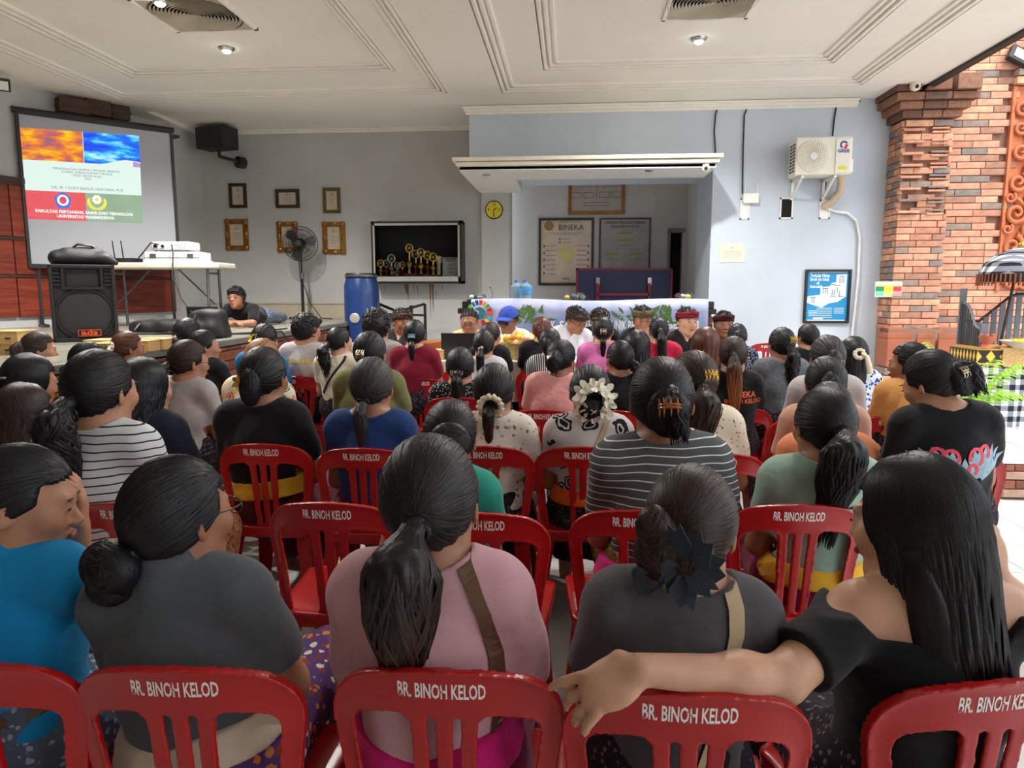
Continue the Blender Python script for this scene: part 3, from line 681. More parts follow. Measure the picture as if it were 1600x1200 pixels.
# organisation charts in the alcove
YA = 11.2
r_, w, h = frame_at('organisation_chart', 'wood framed organisation chart high in the alcove, cut by the canopy', 'chart', 889, 232, 976, 335, YA, .05, m_gilt, M('chart grey', (168, 160, 156), .7))
bx = lambda x, z, w_, h_: [(x, z + h_ / 2, w_, .006), (x, z - h_ / 2, w_, .006), (x - w_ / 2, z, .006, h_), (x + w_ / 2, z, .006, h_)]
lines(r_, M('chart blue', (96, 116, 140), .7), [(-.28, .06, .2, .07), (0, .08, .2, .08), (.28, .06, .2, .07)], name='boxes')
lines(r_, m_ink, [(0, .2, .006, .2), (0, .15, .56, .006), (-.28, .12, .006, .06), (.28, .12, .006, .06), (0, -.14, .006, .36), (0, -.08, .62, .005)] + bx(-.31, -.2, .15, .08) + bx(-.12, -.2, .15, .08) + bx(.12, -.2, .15, .08) + bx(.31, -.2, .15, .08) + bx(0, -.34, .36, .05) + [(x, -.105, .004, .05) for x in (-.31, -.12, .12, .31)])
r_, w, h = frame_at('organisation_chart', 'cream chart with a round seal in a dark frame on the alcove wall', 'chart', 842, 341, 927, 446, YA, .038, M('dark olive frame', (46, 44, 38), .4), M('chart cream', (206, 188, 170), .7))
text('title', 'BINEKA', m_ink, WALLM((.07, -.0145, h * .36)), .115, .001, 1, r_); text('heading', 'Sekaa Teruna', M('gold print', (150, 116, 60), .7), WALLM((.06, -.0145, h * .445)), .06, 0, 1, r_)
MB().lathe([(.045, 0), (.075, 0), (.075, .002), (.045, .002)], (-.27, -.0145, h * .385), 16, 'Y').build('emblem', M('gold print', (150, 116, 60), .7), r_)
lines(r_, m_inkg, [(.07, h * .315, .34, .006), (0, h * .28, .5, .008), (0, h * .255, .4, .008)] + [(s * .24, h * (.09 - .07 * k), .16, .01) for s in (-1, 1) for k in range(7)] + [(.0, h * .19, .14, .01), (.0, h * .14, .14, .01), (0, -h * .40, .12, .02)])
lines(r_, m_ink, [(s * .34, h * (.085 - .10 * k), .022, .034) for s in (-1, 1) for k in range(5)] + [(-.1, h * .19, .022, .03), (-.1, h * .14, .022, .03)], name='portraits')
MB().lathe([(.0, 0), (.13, 0), (.13, .002), (0, .002)], (0, -.0145, -h * .03), 20, 'Y').build('seal', M('seal yellow', (204, 192, 130), .7), r_)
r_, w, h = frame_at('organisation_chart', 'grey structure chart in a thin dark red frame right of the cream chart', 'chart', 937, 341, 1015, 432, YA, .022, M('dark red frame', (74, 44, 40), .4), M('chart grey2', (160, 156, 152), .7))
text('title', 'STRUKTUR ORGANISASI PREBEKEL', m_ink, WALLM((0, -.0145, h * .42)), .046, .001, .86, r_); text('title', 'BANJAR BINOH KELOD', m_ink, WALLM((0, -.0145, h * .355)), .046, .001, .9, r_)
lines(r_, M('chart olive', (150, 150, 104), .7), [(0, h * .25, .26, .036), (0, h * .12, .24, .034), (-.18, -h * .11, .22, .034), (.18, -h * .11, .22, .034), (-.18, -h * .4, .2, .03), (.18, -h * .4, .2, .03)], name='boxes')
lines(r_, m_inkg, [(0, h * .32, .6, .005), (0, h * .185, .004, .06), (0, h * .02, .004, .1), (0, -h * .03, .36, .004), (-.18, -h * .06, .004, .05), (.18, -h * .06, .004, .05), (0, h * .04, .14, .01), (-.18, -h * .2, .18, .01), (.18, -h * .2, .18, .01), (-.18, -h * .28, .004, .12), (.18, -h * .28, .004, .12)])
# folded ping-pong table
m_pp = M('table tennis blue', (30, 40, 78), .5); m_ppr = M('table tennis red steel', (128, 26, 44), .4)
a = at(900, 419, 10.6); b = at(1051, 419, 10.6); xc = (a.x + b.x) / 2; w = b.x - a.x; r_ = empty('folded_table', (xc, 10.6, 0), 0, 'folded blue table tennis table with dark red rails in the alcove', 'table')
MB().span((-w / 2 + .02, -.03, .28), (w / 2 - .02, 0, a.z - .02)).build('top_half', m_pp, r_); MB().span((-w / 2 + .02, .12, .28), (w / 2 - .02, .15, a.z - .02)).build('top_half', m_pp, r_)
mb = MB()
for (x0, z0, x1, z1) in ((-w / 2, .26, -w / 2 + .03, a.z), (w / 2 - .03, .26, w / 2, a.z), (-w / 2, a.z - .03, w / 2, a.z), (-w / 2, .26, w / 2, .29)): mb.span((x0, -.04, z0), (x1, .005, z1))
mb.build('rim', m_ppr, r_)
lx = at(934, 440, 10.5).x - xc; rx = at(1015, 440, 10.5).x - xc; zt = at(934, 437, 10.5).z; zm = at(934, 460, 10.5).z
for x in (lx, rx): MB().bar((x, -.07, .06), (x, -.07, zt - .05), .04).build('leg', m_ppr, r_); MB().span((x - .025, -.08, zt - .08), (x + .03, -.03, zt + .03)).build('bracket', M('chrome', (190, 190, 188), .25, 1), r_); MB().cyl((x, -.12, .05), (x, -.02, .05), .05, n=14).build('caster', m_black, r_)
MB().bar((lx, -.07, zm), (rx, -.07, zm), .04).build('crossbar', m_ppr, r_)
# ---- right wall: air conditioner outdoor unit and small things
YW = 9.2
a = at(1246, 214, YW - .42); b = at(1331, 272, YW - .42); w = b.x - a.x; h = a.z - b.z; m_ac = M('ac cream', (226, 222, 206), .5, var=.03)
ac = empty('air_conditioner', ((a.x + b.x) / 2, YW - .12, (a.z + b.z) / 2), 0, 'cream outdoor air conditioner unit on brackets by the brick pillar', 'air conditioner')
d0 = -.30; body_ = MB(); body_.span((-w / 2, d0 + .02, -h / 2), (w / 2, 0, h / 2)).build('casing', m_ac, ac, bevel=.012)
fx, fr = -w * .19, h * .41
MB().lathe([(fr, 0), (fr + .012, .004), (fr + .012, .025), (fr, .03)], (fx, d0 + .035, 0), 40, 'Y').build('fan_ring', m_ac, ac, 40)
MB().cyl((fx, d0 + .012, 0), (fx, d0 + .018, 0), fr, n=36).build('fan_opening', M('ac shadow', (96, 90, 80), .7), ac)
mb = MB()
for k in range(28):
    a0 = 2 * math.pi * k / 28; pts = [(fx + r0 * math.cos(a0 + .9 * r0 / fr), d0 + .004, r0 * math.sin(a0 + .9 * r0 / fr)) for r0 in np.linspace(.045, fr, 6)]; mb.tube(pts, .003, 4, cap=False)
for q in (.5, .75): mb.tube([(fx + fr * q * math.cos(k * math.pi / 16), d0 + .006, fr * q * math.sin(k * math.pi / 16)) for k in range(32)], .002, 4, closed=True)
mb.build('fan_grille', M('ac grille', (196, 188, 168), .5), ac)
MB().cyl((fx, d0 - .004, 0), (fx, d0 + .01, 0), .042, n=20).build('hub', m_white, ac)
px = w * .335; MB().span((px - w * .135, d0 + .008, -h * .46), (px + w * .14, d0 + .03, h * .44)).build('service_panel', M('ac panel', (232, 228, 214), .5), ac, bevel=.006)
m_lb = M('logo blue', (34, 60, 140), .5, var=0); m_lr = M('logo red', (206, 40, 60), .5, var=0)
mb = MB(); pts = [(px + .045 * math.cos(R(k)), d0 + .004, h * .28 + .045 * math.sin(R(k))) for k in range(20, 250, 14)]
for p0, p1 in zip(pts, pts[1:]): mb.bar(p0, p1, .004, .022, (0, 0, 1)) if False else mb.add([(p0[0], d0 + .006, p0[2]), (p1[0], d0 + .006, p1[2]), (px + (p1[0] - px) * .55, d0 + .006, h * .28 + (p1[2] - h * .28) * .55), (px + (p0[0] - px) * .55, d0 + .006, h * .28 + (p0[2] - h * .28) * .55)], [(0, 1, 2, 3)])
mb.build('logo_arc', m_lb, ac); MB().add([(px - .006, d0 + .006, h * .28 - .045), (px + .03, d0 + .006, h * .28 - .045), (px + .05, d0 + .006, h * .28), (px + .018, d0 + .006, h * .28 + .008)], [(0, 1, 2, 3)]).build('logo_mark', m_lr, ac)
text('brand_name', 'GREE', m_lb, WALLM((px, d0 + .006, h * .115)), .052, .0015, 1.1, ac); MB().span((px - .045, d0 + .004, -h * .37), (px + .045, d0 + .009, -h * .28)).build('energy_label', M('label yellow', (222, 214, 40), .6), ac)
mb = MB()
for k in range(9):
    for q in range(2): mb.span((-w / 2 - .003, d0 + .06 + q * .11, -h * .40 + k * h * .088), (-w / 2 + .01, d0 + .14 + q * .11, -h * .40 + k * h * .088 + h * .05))
mb.build('side_louvres', m_black, ac)
MB().span((w / 2, d0 + .1, -h * .42), (w / 2 + .05, -.02, -h * .05)).build('valve_cover', m_white, ac, bevel=.01)
for x in (-w * .36, w * .22):
    MB().bar((x, d0 + .02, -h / 2 - .02), (x, .12, -h / 2 - .02), .03).bar((x, .105, -h / 2), (x, .105, -h / 2 - .24), .03).bar((x, d0 + .06, -h / 2 - .03), (x, .10, -h / 2 - .22), .025).build('bracket', m_white, ac)
p0 = at(1314, 274, YW - .22); p1 = at(1312, 300, YW - .12); p2 = at(1300, 316, YW - .06); p3 = at(1286, 324, YW - .01)
q0 = [(p0.x, p0.y, p0.z), (p0.x + .02, p1.y - .06, (p0.z + p1.z) / 2), tuple(p1), tuple(p2), tuple(p3)]
tag(MB().tube(q0, .045, 10).build('insulated_pipe', M('pipe wrap', (200, 180, 152), .7), None, 60), 'beige wrapped pipe curving from the air conditioner into the wall', 'pipe')
pts = [at(1290, 325, YW - .02), at(1305, 331, YW - .02), at(1324, 333, YW - .03), at(1338, 345, YW - .03), at(1343, 370, YW - .03), at(1341, 430, YW - .03), at(1334, 500, YW - .03), at(1331, 530, YW - .03)]
tag(MB().tube(pts, .016, 8).build('conduit', m_white, None, 60), 'thin white conduit running down beside the brick pillar', 'pipe')
def wallbox(name, label, cat, u0, v0, u1, v1, dep, mat, Y=YW):
    a = at(u0, v0, Y); b = at(u1, v1, Y); o = MB().span((a.x, Y - dep, b.z), (b.x, Y, a.z)).build(name, mat, None, bevel=.006); return tag(o, label, cat)
for (nme, l, u0, v0, u1, v1, dk) in (('vent_block', 'white framed vent opening below the small router box', 1157, 310, 1170, 343, False), ('vent_block', 'white framed dark vent opening left of the air conditioner pipe', 1219, 309, 1238, 342, True), ('vent_block', 'white cover plate where the pipe enters the wall', 1281, 312, 1296, 342, False)):
    a = at(u0, v0, YW); b = at(u1, v1, YW); c = ((a.x + b.x) / 2, YW, (a.z + b.z) / 2); w = b.x - a.x; h = a.z - b.z; r_ = empty(nme, c, 0, l, 'vent')
    mb = MB(); f = .018
    for (x0, z0, x1, z1) in ((-w / 2, h / 2 - f, w / 2, h / 2), (-w / 2, -h / 2, w / 2, -h / 2 + f), (-w / 2, -h / 2, -w / 2 + f, h / 2), (w / 2 - f, -h / 2, w / 2, h / 2)): mb.span((x0, -.012, z0), (x1, 0, z1))
    mb.build('frame', m_white, r_); MB().span((-w / 2 + f, -.006, -h / 2 + f), (w / 2 - f, -.001, h / 2 - f)).build('plate', m_dark if dk else m_white, r_)
a = at(1160, 303, YW); b = at(1184, 318, YW); r_ = empty('wifi_router', ((a.x + b.x) / 2, YW, (a.z + b.z) / 2), 0, 'small white router box with aerials on the right wall', 'router'); w = b.x - a.x
MB().span((-w / 2, -.06, -.06), (w / 2, 0, .06)).build('body', m_white, r_, bevel=.01)
for x in (-w * .35, w * .42): MB().cyl((x, -.03, .06), (x, -.03, .19), .006, n=6).build('aerial', m_white, r_)
a = at(1124, 381, YW); b = at(1163, 410, YW); r_ = empty('wall_notice', ((a.x + b.x) / 2, YW, (a.z + b.z) / 2), 0, 'yellowed paper notice taped to the right wall', 'notice'); w = b.x - a.x; h = a.z - b.z
MB().span((-w / 2, -.006, -h / 2), (w / 2, 0, h / 2)).build('sheet', M('notice paper', (222, 220, 198), .8), r_); lines(r_, M('faint ink', (176, 174, 160), .8), [(0, h * .3, .02, .02)] + [(0, h * (.1 - .1 * k), w * .7, .006) for k in range(4)], -.0075)
# dark cables along the cornice
cab = M('black cable', (30, 30, 32), .5)
for l, pts in (('black cable clipped under the right wall cornice', [(1119, 166), (1180, 167), (1240, 165), (1300, 164), (1344, 158)]), ('thin cable dropping from the cornice to the canopy', [(1122, 166), (1118, 180), (1116, 205), (1118, 240)]), ('thin cable dropping to the small router box', [(1168, 168), (1163, 180), (1161, 240), (1160, 303)]), ('thin cable from the cornice to the air conditioner', [(1307, 165), (1303, 190), (1301, 212)]), ('thin cable below the air conditioner to the cover plate', [(1292, 276), (1288, 300), (1286, 312)])):
    tag(MB().tube([at(u, v, YW - .02) for u, v in pts], .009, 6).build('cable', cab), l, 'cable')
# blue framed poster
r_, w, h = frame_at('framed_poster', 'blue health poster in a black frame on the right wall', 'poster', 1258, 421, 1325, 505, YW, .03, m_blk, M('poster blue', (24, 138, 196), .6, var=.06, scale=2))
m_pw = M('poster white', (232, 236, 238), .6, var=0); ip = w / 2 - .04
MB().add([(-ip, -.0135, -h * .12), (-ip, -.0135, .0), (-ip * .35, -.0135, .02), (-ip * .35, -.0135, h * .17), (ip * .12, -.0135, h * .19), (ip * .2, -.0135, h * .25), (ip * .42, -.0135, h * .26), (ip * .42, -.0135, h * .40), (ip * .95, -.0135, h * .41), (ip * .95, -.0135, h * .0), (ip * .55, -.0135, -h * .10), (ip * .1, -.0135, -h * .13), (-ip * .25, -.0135, -h * .21), (-ip * .6, -.0135, -h * .17)], [tuple(range(14))]).build('cut_out', m_pw, r_)
text('heading', 'Terbuka Hidup', m_pw, WALLM((-ip * .9, -.0135, h * .385)), .058, .001, .66, r_, 'LEFT'); text('heading', 'Bersih dan Sehat', m_pw, WALLM((-ip * .9, -.0135, h * .315)), .056, .001, .60, r_, 'LEFT'); text('heading', 'di', m_pw, WALLM((-ip * .5, -.0135, h * .245)), .05, .001, 1, r_); text('heading', 'Sekolah', m_pw, WALLM((-ip * .9, -.0135, h * .18)), .05, .001, 1, r_, 'LEFT')
lines(r_, m_pw, [(ip * (-.1 + .0 * k), -h * (.22 + .035 * k), ip * .8, .006) for k in range(6)] + [(ip * .65, -h * (.22 + .03 * k), ip * .5, .006) for k in range(4)] + [(-ip * .7, -h * (.27 + .03 * k), ip * .4, .006) for k in range(4)] + [(0, h * .45, ip * 1.9, .014), (0, -h * .445, ip * 1.9, .012), (-ip * .4, -h * .41, ip * .5, .022)])
m_sk = M('poster sketch', (120, 146, 164), .6, var=0)
lines(r_, m_sk, [(x * ip, z * h, .012, .07) for x, z in ((-.2, .1), (-.1, .1), (.0, .1), (.5, .12), (.62, .05), (.7, .3), (.8, .3), (.6, .3), (-.75, -.08), (-.65, -.08), (.25, .07), (.35, .07))] + [(x * ip, z * h, .07, .012) for x, z in ((-.1, .15), (.25, .22), (.7, .37), (-.7, -.02), (.5, .2), (.3, .0), (.7, .0))], -.0142, 'sketches')
# sign on the brick wall
a = at(1368, 440, 8.84); b = at(1408, 464, 8.84); r_ = empty('sorting_sign', ((a.x + b.x) / 2, 8.845, (a.z + b.z) / 2), 0, 'small white green yellow and red sheet on the brick wall', 'sign'); w = b.x - a.x; h = a.z - b.z
MB().span((-w / 2, -.012, -h / 2), (w / 2, 0, h / 2)).build('sheet', m_pw, r_)
for k, (nm, c1, c2) in enumerate((('green', (40, 130, 80), (110, 200, 150)), ('yellow', (226, 190, 40), (246, 226, 110)), ('red', (214, 60, 56), (240, 150, 140)))):
    x = (-.33 + .33 * k) * w; MB().span((x - w * .155, -.0145, -h * .42), (x + w * .155, -.012, -h * .12)).build('field', M('sign pale ' + nm, c2, .6, var=0), r_); MB().span((x - w * .155, -.0145, -h * .12), (x + w * .155, -.012, h * .18)).build('field', M('sign ' + nm, c1, .6, var=0), r_)
MB().span((-w * .48, -.0145, h * .2), (w * .48, -.012, h * .32)).build('band', M('sign pale yellow', (238, 234, 150), .6, var=0), r_)
# terracotta carved panel: geometry in relief
m_carve = M('carved terracotta', (196, 112, 72), .8, var=.2, scale=9, bump=.4, bscale=40)
x0, x1, z0, z1 = CPX0, CPX1, CPZ0, CPZ1; W2 = (x1 - x0); H2 = z1 - z0
pan = empty('carved_panel', ((x0 + x1) / 2, 8.95, z0), 0, 'orange carved terracotta panel with scrolls and a rosette in the brick wall', 'carving')
MB().span((-W2 / 2, -.015, 0), (W2 / 2, .04, H2)).build('backing', m_carve, pan)
rnd = random.Random(3)
def scroll(cx, cz, r, turns, a0, sgn, th=.022, y=-.045):
    n = int(26 * turns); pts = []; rs = []
    for k in range(n + 1):
        f = k / n; a = a0 + sgn * f * turns * 2 * math.pi; rr = r * (1 - f) ** .85 + .008; pts.append((cx + rr * math.cos(a), y - .02 * f, cz + rr * math.sin(a))); rs.append(th * (1 - .45 * f))
    return MB().tube(pts, rs, 7)
for sgn in (-1, 1):
    for (cx, cz, r, tn, a0) in ((.30, .16, .13, 1.6, 2.4), (.16, .36, .11, 1.5, 3.4), (.33, .52, .12, 1.5, 1.9), (.15, .72, .10, 1.4, 3.2), (.32, .90, .12, 1.6, 2.3), (.14, 1.08, .10, 1.4, 3.3), (.33, 1.25, .11, 1.5, 2.0), (.17, 1.42, .11, 1.5, 3.1), (.33, 1.60, .10, 1.4, 2.2), (.35, 1.86, .08, 1.4, 2.2), (.35, 2.08, .09, 1.4, 2.4), (.16, .10, .07, 1.3, 3.4), (.40, .34, .05, 1.3, 2.2), (.40, .72, .055, 1.3, 2.2), (.40, 1.08, .055, 1.3, 2.2)):
        m_ = scroll(cx, cz, r, tn, a0, 1, .030 * (r / .11) ** .5); m_.xf(Matrix.Diagonal((sgn, 1, 1, 1))); m_.build('scroll', m_carve, pan, 60)
    for (cx, cz, a, L) in ((.26, .02, 1.2, .16), (.24, .26, .6, .15), (.26, .62, 2.2, .15), (.24, .98, .8, .15), (.25, 1.33, 2.0, .15), (.26, 1.5, .7, .13), (.27, 1.74, 1.9, .15), (.27, 1.98, 1.1, .15), (.28, 2.2, 2.2, .14)):
        d = Vector((math.cos(a), 0, math.sin(a))); s_ = Vector((-d.z, 0, d.x)); c0 = Vector((cx, -.02, cz)); m_ = MB(); vs = []
        for f, wd in ((0, .2), (.35, .34), (.7, .24), (1, .02)):
            for q, yy in ((-1, -.005), (0, -.06 * (1 - f * .5)), (1, -.005)): vs.append(c0 + d * (f * L) + s_ * (q * wd * L) + Vector((0, yy, 0)))
        m_.add(vs, [(3 * i + j, 3 * i + j + 1, 3 * i + j + 4, 3 * i + j + 3) for i in range(3) for j in range(2)]); m_.xf(Matrix.Diagonal((sgn, 1, 1, 1))); m_.build('leaf', m_carve, pan, 60)
mb = MB().tube([(0, -.03, .05), (.01, -.045, .6), (-.005, -.045, 1.2), (0, -.045, 1.55)], [.055, .05, .045, .04], 10); mb.build('stem', m_carve, pan, 60)
for k in range(12): MB().tube([(-.055, -.05, .15 + k * .11), (0, -.10, .13 + k * .11), (.055, -.05, .15 + k * .11)], .012, 6).build('rib', m_carve, pan, 60)
for (zc, rr, npet) in ((1.80, .15, 8), (1.45, .09, 6), (2.14, .11, 6)):
    fl = flower_mb = MB()
    for k in range(npet):
        a = 2 * math.pi * k / npet; fl.ball((rr * .62 * math.cos(a), -.06, zc + rr * .62 * math.sin(a)), rr * .36, 10, 6, (1, .45, 1))
    fl.ball((0, -.085, zc), rr * .42, 12, 7, (1, .5, 1)); fl.build('rosette', m_carve, pan, 60)
for sgn in (-1, 1): MB().span((sgn * W2 / 2 - .02, -.05, 0), (sgn * W2 / 2 + .02, .02, H2)).build('border', m_carve, pan, bevel=.006)
# flood light and cameras
p = at(1592, 88, 8.85); r_ = empty('flood_light', p, 0, 'square black flood light high on the brick wall', 'light')
rt = Matrix.Rotation(R(28), 3, 'Y') @ Matrix.Rotation(R(-20), 3, 'X')
MB().box((0, 0, 0), (.24, .07, .19), rt).build('housing', m_black, r_, bevel=.01); MB().box(rt @ Vector((0, -.038, 0)), (.15, .01, .115), rt).build('lens', M('lens white', (226, 228, 214), .3), r_); MB().box((0, .07, .03), (.04, .14, .03)).build('bracket', m_black, r_)
for (u, v, Y, l) in ((1430, 135, 8.55, 'white dome camera under the ceiling edge by the pillar'), (1102, 262, 8.50, 'cream dome camera under the right end of the canopy'), (733, 264, 8.62, 'white camera under the left corner of the canopy')):
    p = at(u, v, Y); r_ = empty('dome_camera', p, 0, l, 'camera'); MB().lathe([(0, .05), (.05, .05), (.055, .02), (.055, -.01), (.04, -.04), (0, -.055)], n=16).build('housing', M('camera cream', (222, 212, 190), .4), r_, 50); MB().ball((0, -.045, -.012), .022, 10, 6).build('lens', m_black, r_, 60)
# ceiling grilles
m_gr = M('grille bronze grey', (176, 166, 146), .5, var=.2, scale=3)
for l, (x0, y0, x1, y1) in (('square ceiling grille with rings, left tray', (-3.66, 5.90, -2.89, 6.62)), ('square ceiling grille with rings, right tray', (.77, 6.0, 1.51, 6.72))):
    r_ = empty('ceiling_grille', ((x0 + x1) / 2, (y0 + y1) / 2, ZC + .10), 0, l, 'grille'); w = (x1 - x0) / 2
    mb = MB()
    for (a, b, c, d) in ((-w, -w, w, -w + .03), (-w, w - .03, w, w), (-w, -w, -w + .03, w), (w - .03, -w, w, w)): mb.span((a, b, -.02), (c, d, 0))
    mb.build('frame', m_trim, r_); MB().span((-w + .03, -w + .03, -.004), (w - .03, w - .03, 0)).build('backing', M('grille dark', (120, 110, 94), .7), r_)
    for k in range(12):
        rr = .03 + k * .029; MB().lathe([(rr, -.004), (rr + .014, -.020), (rr + .018, -.020), (rr + .008, -.004)], n=36).build('ring', m_gr, r_, 50)
    MB().lathe([(0, -.02), (.02, -.02), (.02, 0)], n=12).build('hub', m_gr, r_)
    mb = MB()
    for (sx, sy) in ((-1, -1), (1, -1), (-1, 1), (1, 1)): mb.add([(sx * (w - .03), sy * (w - .03), -.012), (sx * (w - .03), sy * w * .42, -.012), (sx * w * .72, sy * w * .72, -.012), (sx * w * .42, sy * (w - .03), -.012)], [(0, 1, 2, 3)])
    mb.build('corner_plates', m_gr, r_)
# ================================================================== things on the stage
SZ = ST
# projection screen
m_scr = M('screen white', (176, 179, 187), .9, var=0)
L_ = Vector((-6.17, 7.73, 0)); R_ = Vector((-5.06, 8.84, 0)); d = R_ - L_; ang = math.atan2(d.y, d.x); sw = d.length; zt, zb = 3.42, 1.77
scr = empty('projection_screen', ((L_.x + R_.x) / 2, (L_.y + R_.y) / 2, 0), ang, 'white projection screen in a black frame showing a slide', 'screen')
MB().span((-sw / 2, 0, zb), (sw / 2, .008, zt)).build('cloth', m_scr, scr)
mb = MB(); e = .035
for (x0, z0, x1, z1) in ((-sw / 2 - e, zt, sw / 2 + e, zt + e), (-sw / 2 - e, zb - .05, sw / 2 + e, zb), (-sw / 2 - e, zb, -sw / 2, zt), (sw / 2, zb, sw / 2 + e, zt)): mb.span((x0, -.02, z0), (x1, .03, z1))
mb.build('border', m_blk, scr, bevel=.004)
MB().cyl((-sw / 2 - .06, .03, zt + .05), (sw / 2 + .06, .03, zt + .05), .035, n=12).build('roller_tube', m_blk, scr)
for s in (-1, 1): MB().bar((s * sw * .46, .05, SZ), (s * sw * .46, .05, zt + .05), .03).build('upright', m_blk, scr); MB().span((s * sw * .46 - .03, -.25, SZ), (s * sw * .46 + .03, .35, SZ + .03)).build('foot', m_blk, scr)
# the projected slide (light on the cloth), corners measured on the screen plane
def onscr(u, v):
    r = ray(u, v); n = Vector((math.sin(ang), -math.cos(ang), 0)); k = (L_ - CAM).dot(n) / r.dot(n); p = CAM + r * k - L_; return p.x * math.cos(ang) + p.y * math.sin(ang) - sw / 2, p.z + L_.z
TL, TR, BL, BR = onscr(29, 199), onscr(217, 212), onscr(38, 342), onscr(223, 349)
def sl(a, b, y=-.003):
    x0 = TL[0] * (1 - a) * (1 - b) + TR[0] * a * (1 - b) + BL[0] * (1 - a) * b + BR[0] * a * b; z0 = TL[1] * (1 - a) * (1 - b) + TR[1] * a * (1 - b) + BL[1] * (1 - a) * b + BR[1] * a * b; return (x0, y, z0)
def emis(name, stops=None, col=None, scale=(6, 1, 14), str_=.80, seed=0.0):
    t = NT(name); t.p.inputs['Base Color'].default_value = (.06, .06, .06, 1); t.setp(.9, 0, 0)
    if stops:
        n = t.noise(t.mapping(t.tc(), scale, loc=(seed, seed, seed)), 1.0, 4, .6); c = t.ramp(n, [(p, lin(q)) for p, q in stops]); t.l(c, t.p.inputs['Emission Color'])
    else: t.p.inputs['Emission Color'].default_value = lin(col)
    t.p.inputs['Emission Strength'].default_value = str_; return t.m
def quadp(name, pts, mat, y=-.003, par=scr): return MB().add([sl(a, b, y) for a, b in pts], [tuple(range(len(pts)))]).build(name, mat, par)
sid = quadp('slide', [(0, 0), (1, 0), (1, 1), (0, 1)], emis('slide white', None, (230, 250, 240), str_=.80), -.002)
quadp('slide_sunset', [(0, 0), (.505, 0), (.505, .345), (0, .345)], emis('slide sunset', [(.36, (255, 210, 0)), (.45, (250, 150, 30)), (.53, (226, 106, 70)), (.62, (160, 100, 120))], scale=(5, 1, 13)))
quadp('slide_sea', [(.51, 0), (1, 0), (1, .30), (.93, .29), (.86, .285), (.78, .305), (.70, .335), (.64, .345), (.51, .345)], emis('slide sea', [(.38, (0, 60, 250)), (.48, (0, 120, 250)), (.55, (60, 200, 255)), (.64, (190, 248, 255))], scale=(3, 1, 10), seed=4.0))
quadp('slide_corner', [(.935, .295), (1, .315), (1, .36), (.935, .36)], emis('slide mauve', None, (190, 150, 210)))
quadp('slide_red', [(0, .68), (.505, .68), (.505, 1), (0, 1)], emis('slide red', [(.3, (240, 90, 110)), (.6, (236, 80, 84)), (.85, (246, 140, 70))], scale=(3, 1, 9)))
quadp('slide_green', [(.505, .68), (1, .68), (1, 1), (.505, 1)], emis('slide green', [(.3, (140, 170, 140)), (.7, (160, 190, 160))], scale=(3, 1, 3)))
m_st = emis('slide grey text', None, (110, 120, 124), str_=.8); m_sw = emis('slide white text', None, (250, 250, 250), str_=1.0); m_sy = emis('slide yellow', None, (236, 226, 60), str_=.9); m_sb = emis('slide blue emblem', None, (30, 120, 236), str_=.8); m_sr = emis('slide emblem red', None, (230, 70, 110), str_=.8)
def stext(body, a, b, size, mat, bold=.0, sx=1.0): 
    p = Vector(sl(a, b, -.006)); tilt = math.atan2(sl(1, b)[2] - sl(0, b)[2], sl(1, b)[0] - sl(0, b)[0])
    text('slide_text', body, mat, Matrix.Translation(p) @ Matrix.Rotation(-tilt, 4, 'Y') @ Matrix.Rotation(R(90), 4, 'X'), size, bold, sx, scr, depth=.0004)
for k, tx in enumerate(('PEMANFAATAN SAMPAH ORGANIK BERBASIS', 'SUMBER LIMBAH RUMAH TANGGA', 'DESA UBUNG KAJA', '2023')): stext(tx, .53, .425 + .033 * k, .034, m_st, 0, 1.0)
stext('DR. IR. I GUSTI BAGUS UDAYANA, M.SI', .53, .635, .044, m_st, 0, .98)
stext('FAKULTAS PERTANIAN, SAINS DAN TEKNOLOGI', .50, .905, .047, m_sw, .0012, .98); stext('UNIVERSITAS WARMADEWA', .50, .955, .047, m_sw, .0012, .98)
cx, cy = .315, .78
quadp('emblem', [(cx + .075 * math.sin(2 * math.pi * k / 5), cy - .10 * math.cos(2 * math.pi * k / 5)) for k in range(5)], m_sb, -.004)
quadp('emblem', [(cx + .048 * math.sin(2 * math.pi * k / 14), cy - .005 - .062 * math.cos(2 * math.pi * k / 14)) for k in range(14)], m_sw, -.005); quadp('emblem', [(cx + .030 * math.sin(2 * math.pi * k / 14), cy - .005 - .042 * math.cos(2 * math.pi * k / 14)) for k in range(14)], m_sr, -.006)
cx = .60
for s in (-1, 1):
    o_ = [(cx + s * .085 * math.sin(a), cy - .02 - .095 * math.cos(a) + .02) for a in np.linspace(1.1, 2.9, 9)]; i_ = [(cx + s * .058 * math.sin(a), cy - .03 - .07 * math.cos(a) + .02) for a in np.linspace(2.9, 1.1, 9)]; quadp('emblem', o_ + i_, m_sy, -.004)
quadp('emblem', [(cx + (.045 if k % 2 else .036) * math.sin(2 * math.pi * k / 16), cy - .03 - (.055 if k % 2 else .045) * math.cos(2 * math.pi * k / 16)) for k in range(16)], m_sw, -.005); quadp('emblem', [(cx + .018 * math.sin(2 * math.pi * k / 10), cy - .03 - .022 * math.cos(2 * math.pi * k / 10)) for k in range(10)], m_sy, -.006)
quadp('emblem', [(cx + a, cy + .075 + b) for a, b in ((-.05, .0), (0, -.012), (.05, 0), (0, .012))], m_sy, -.005)
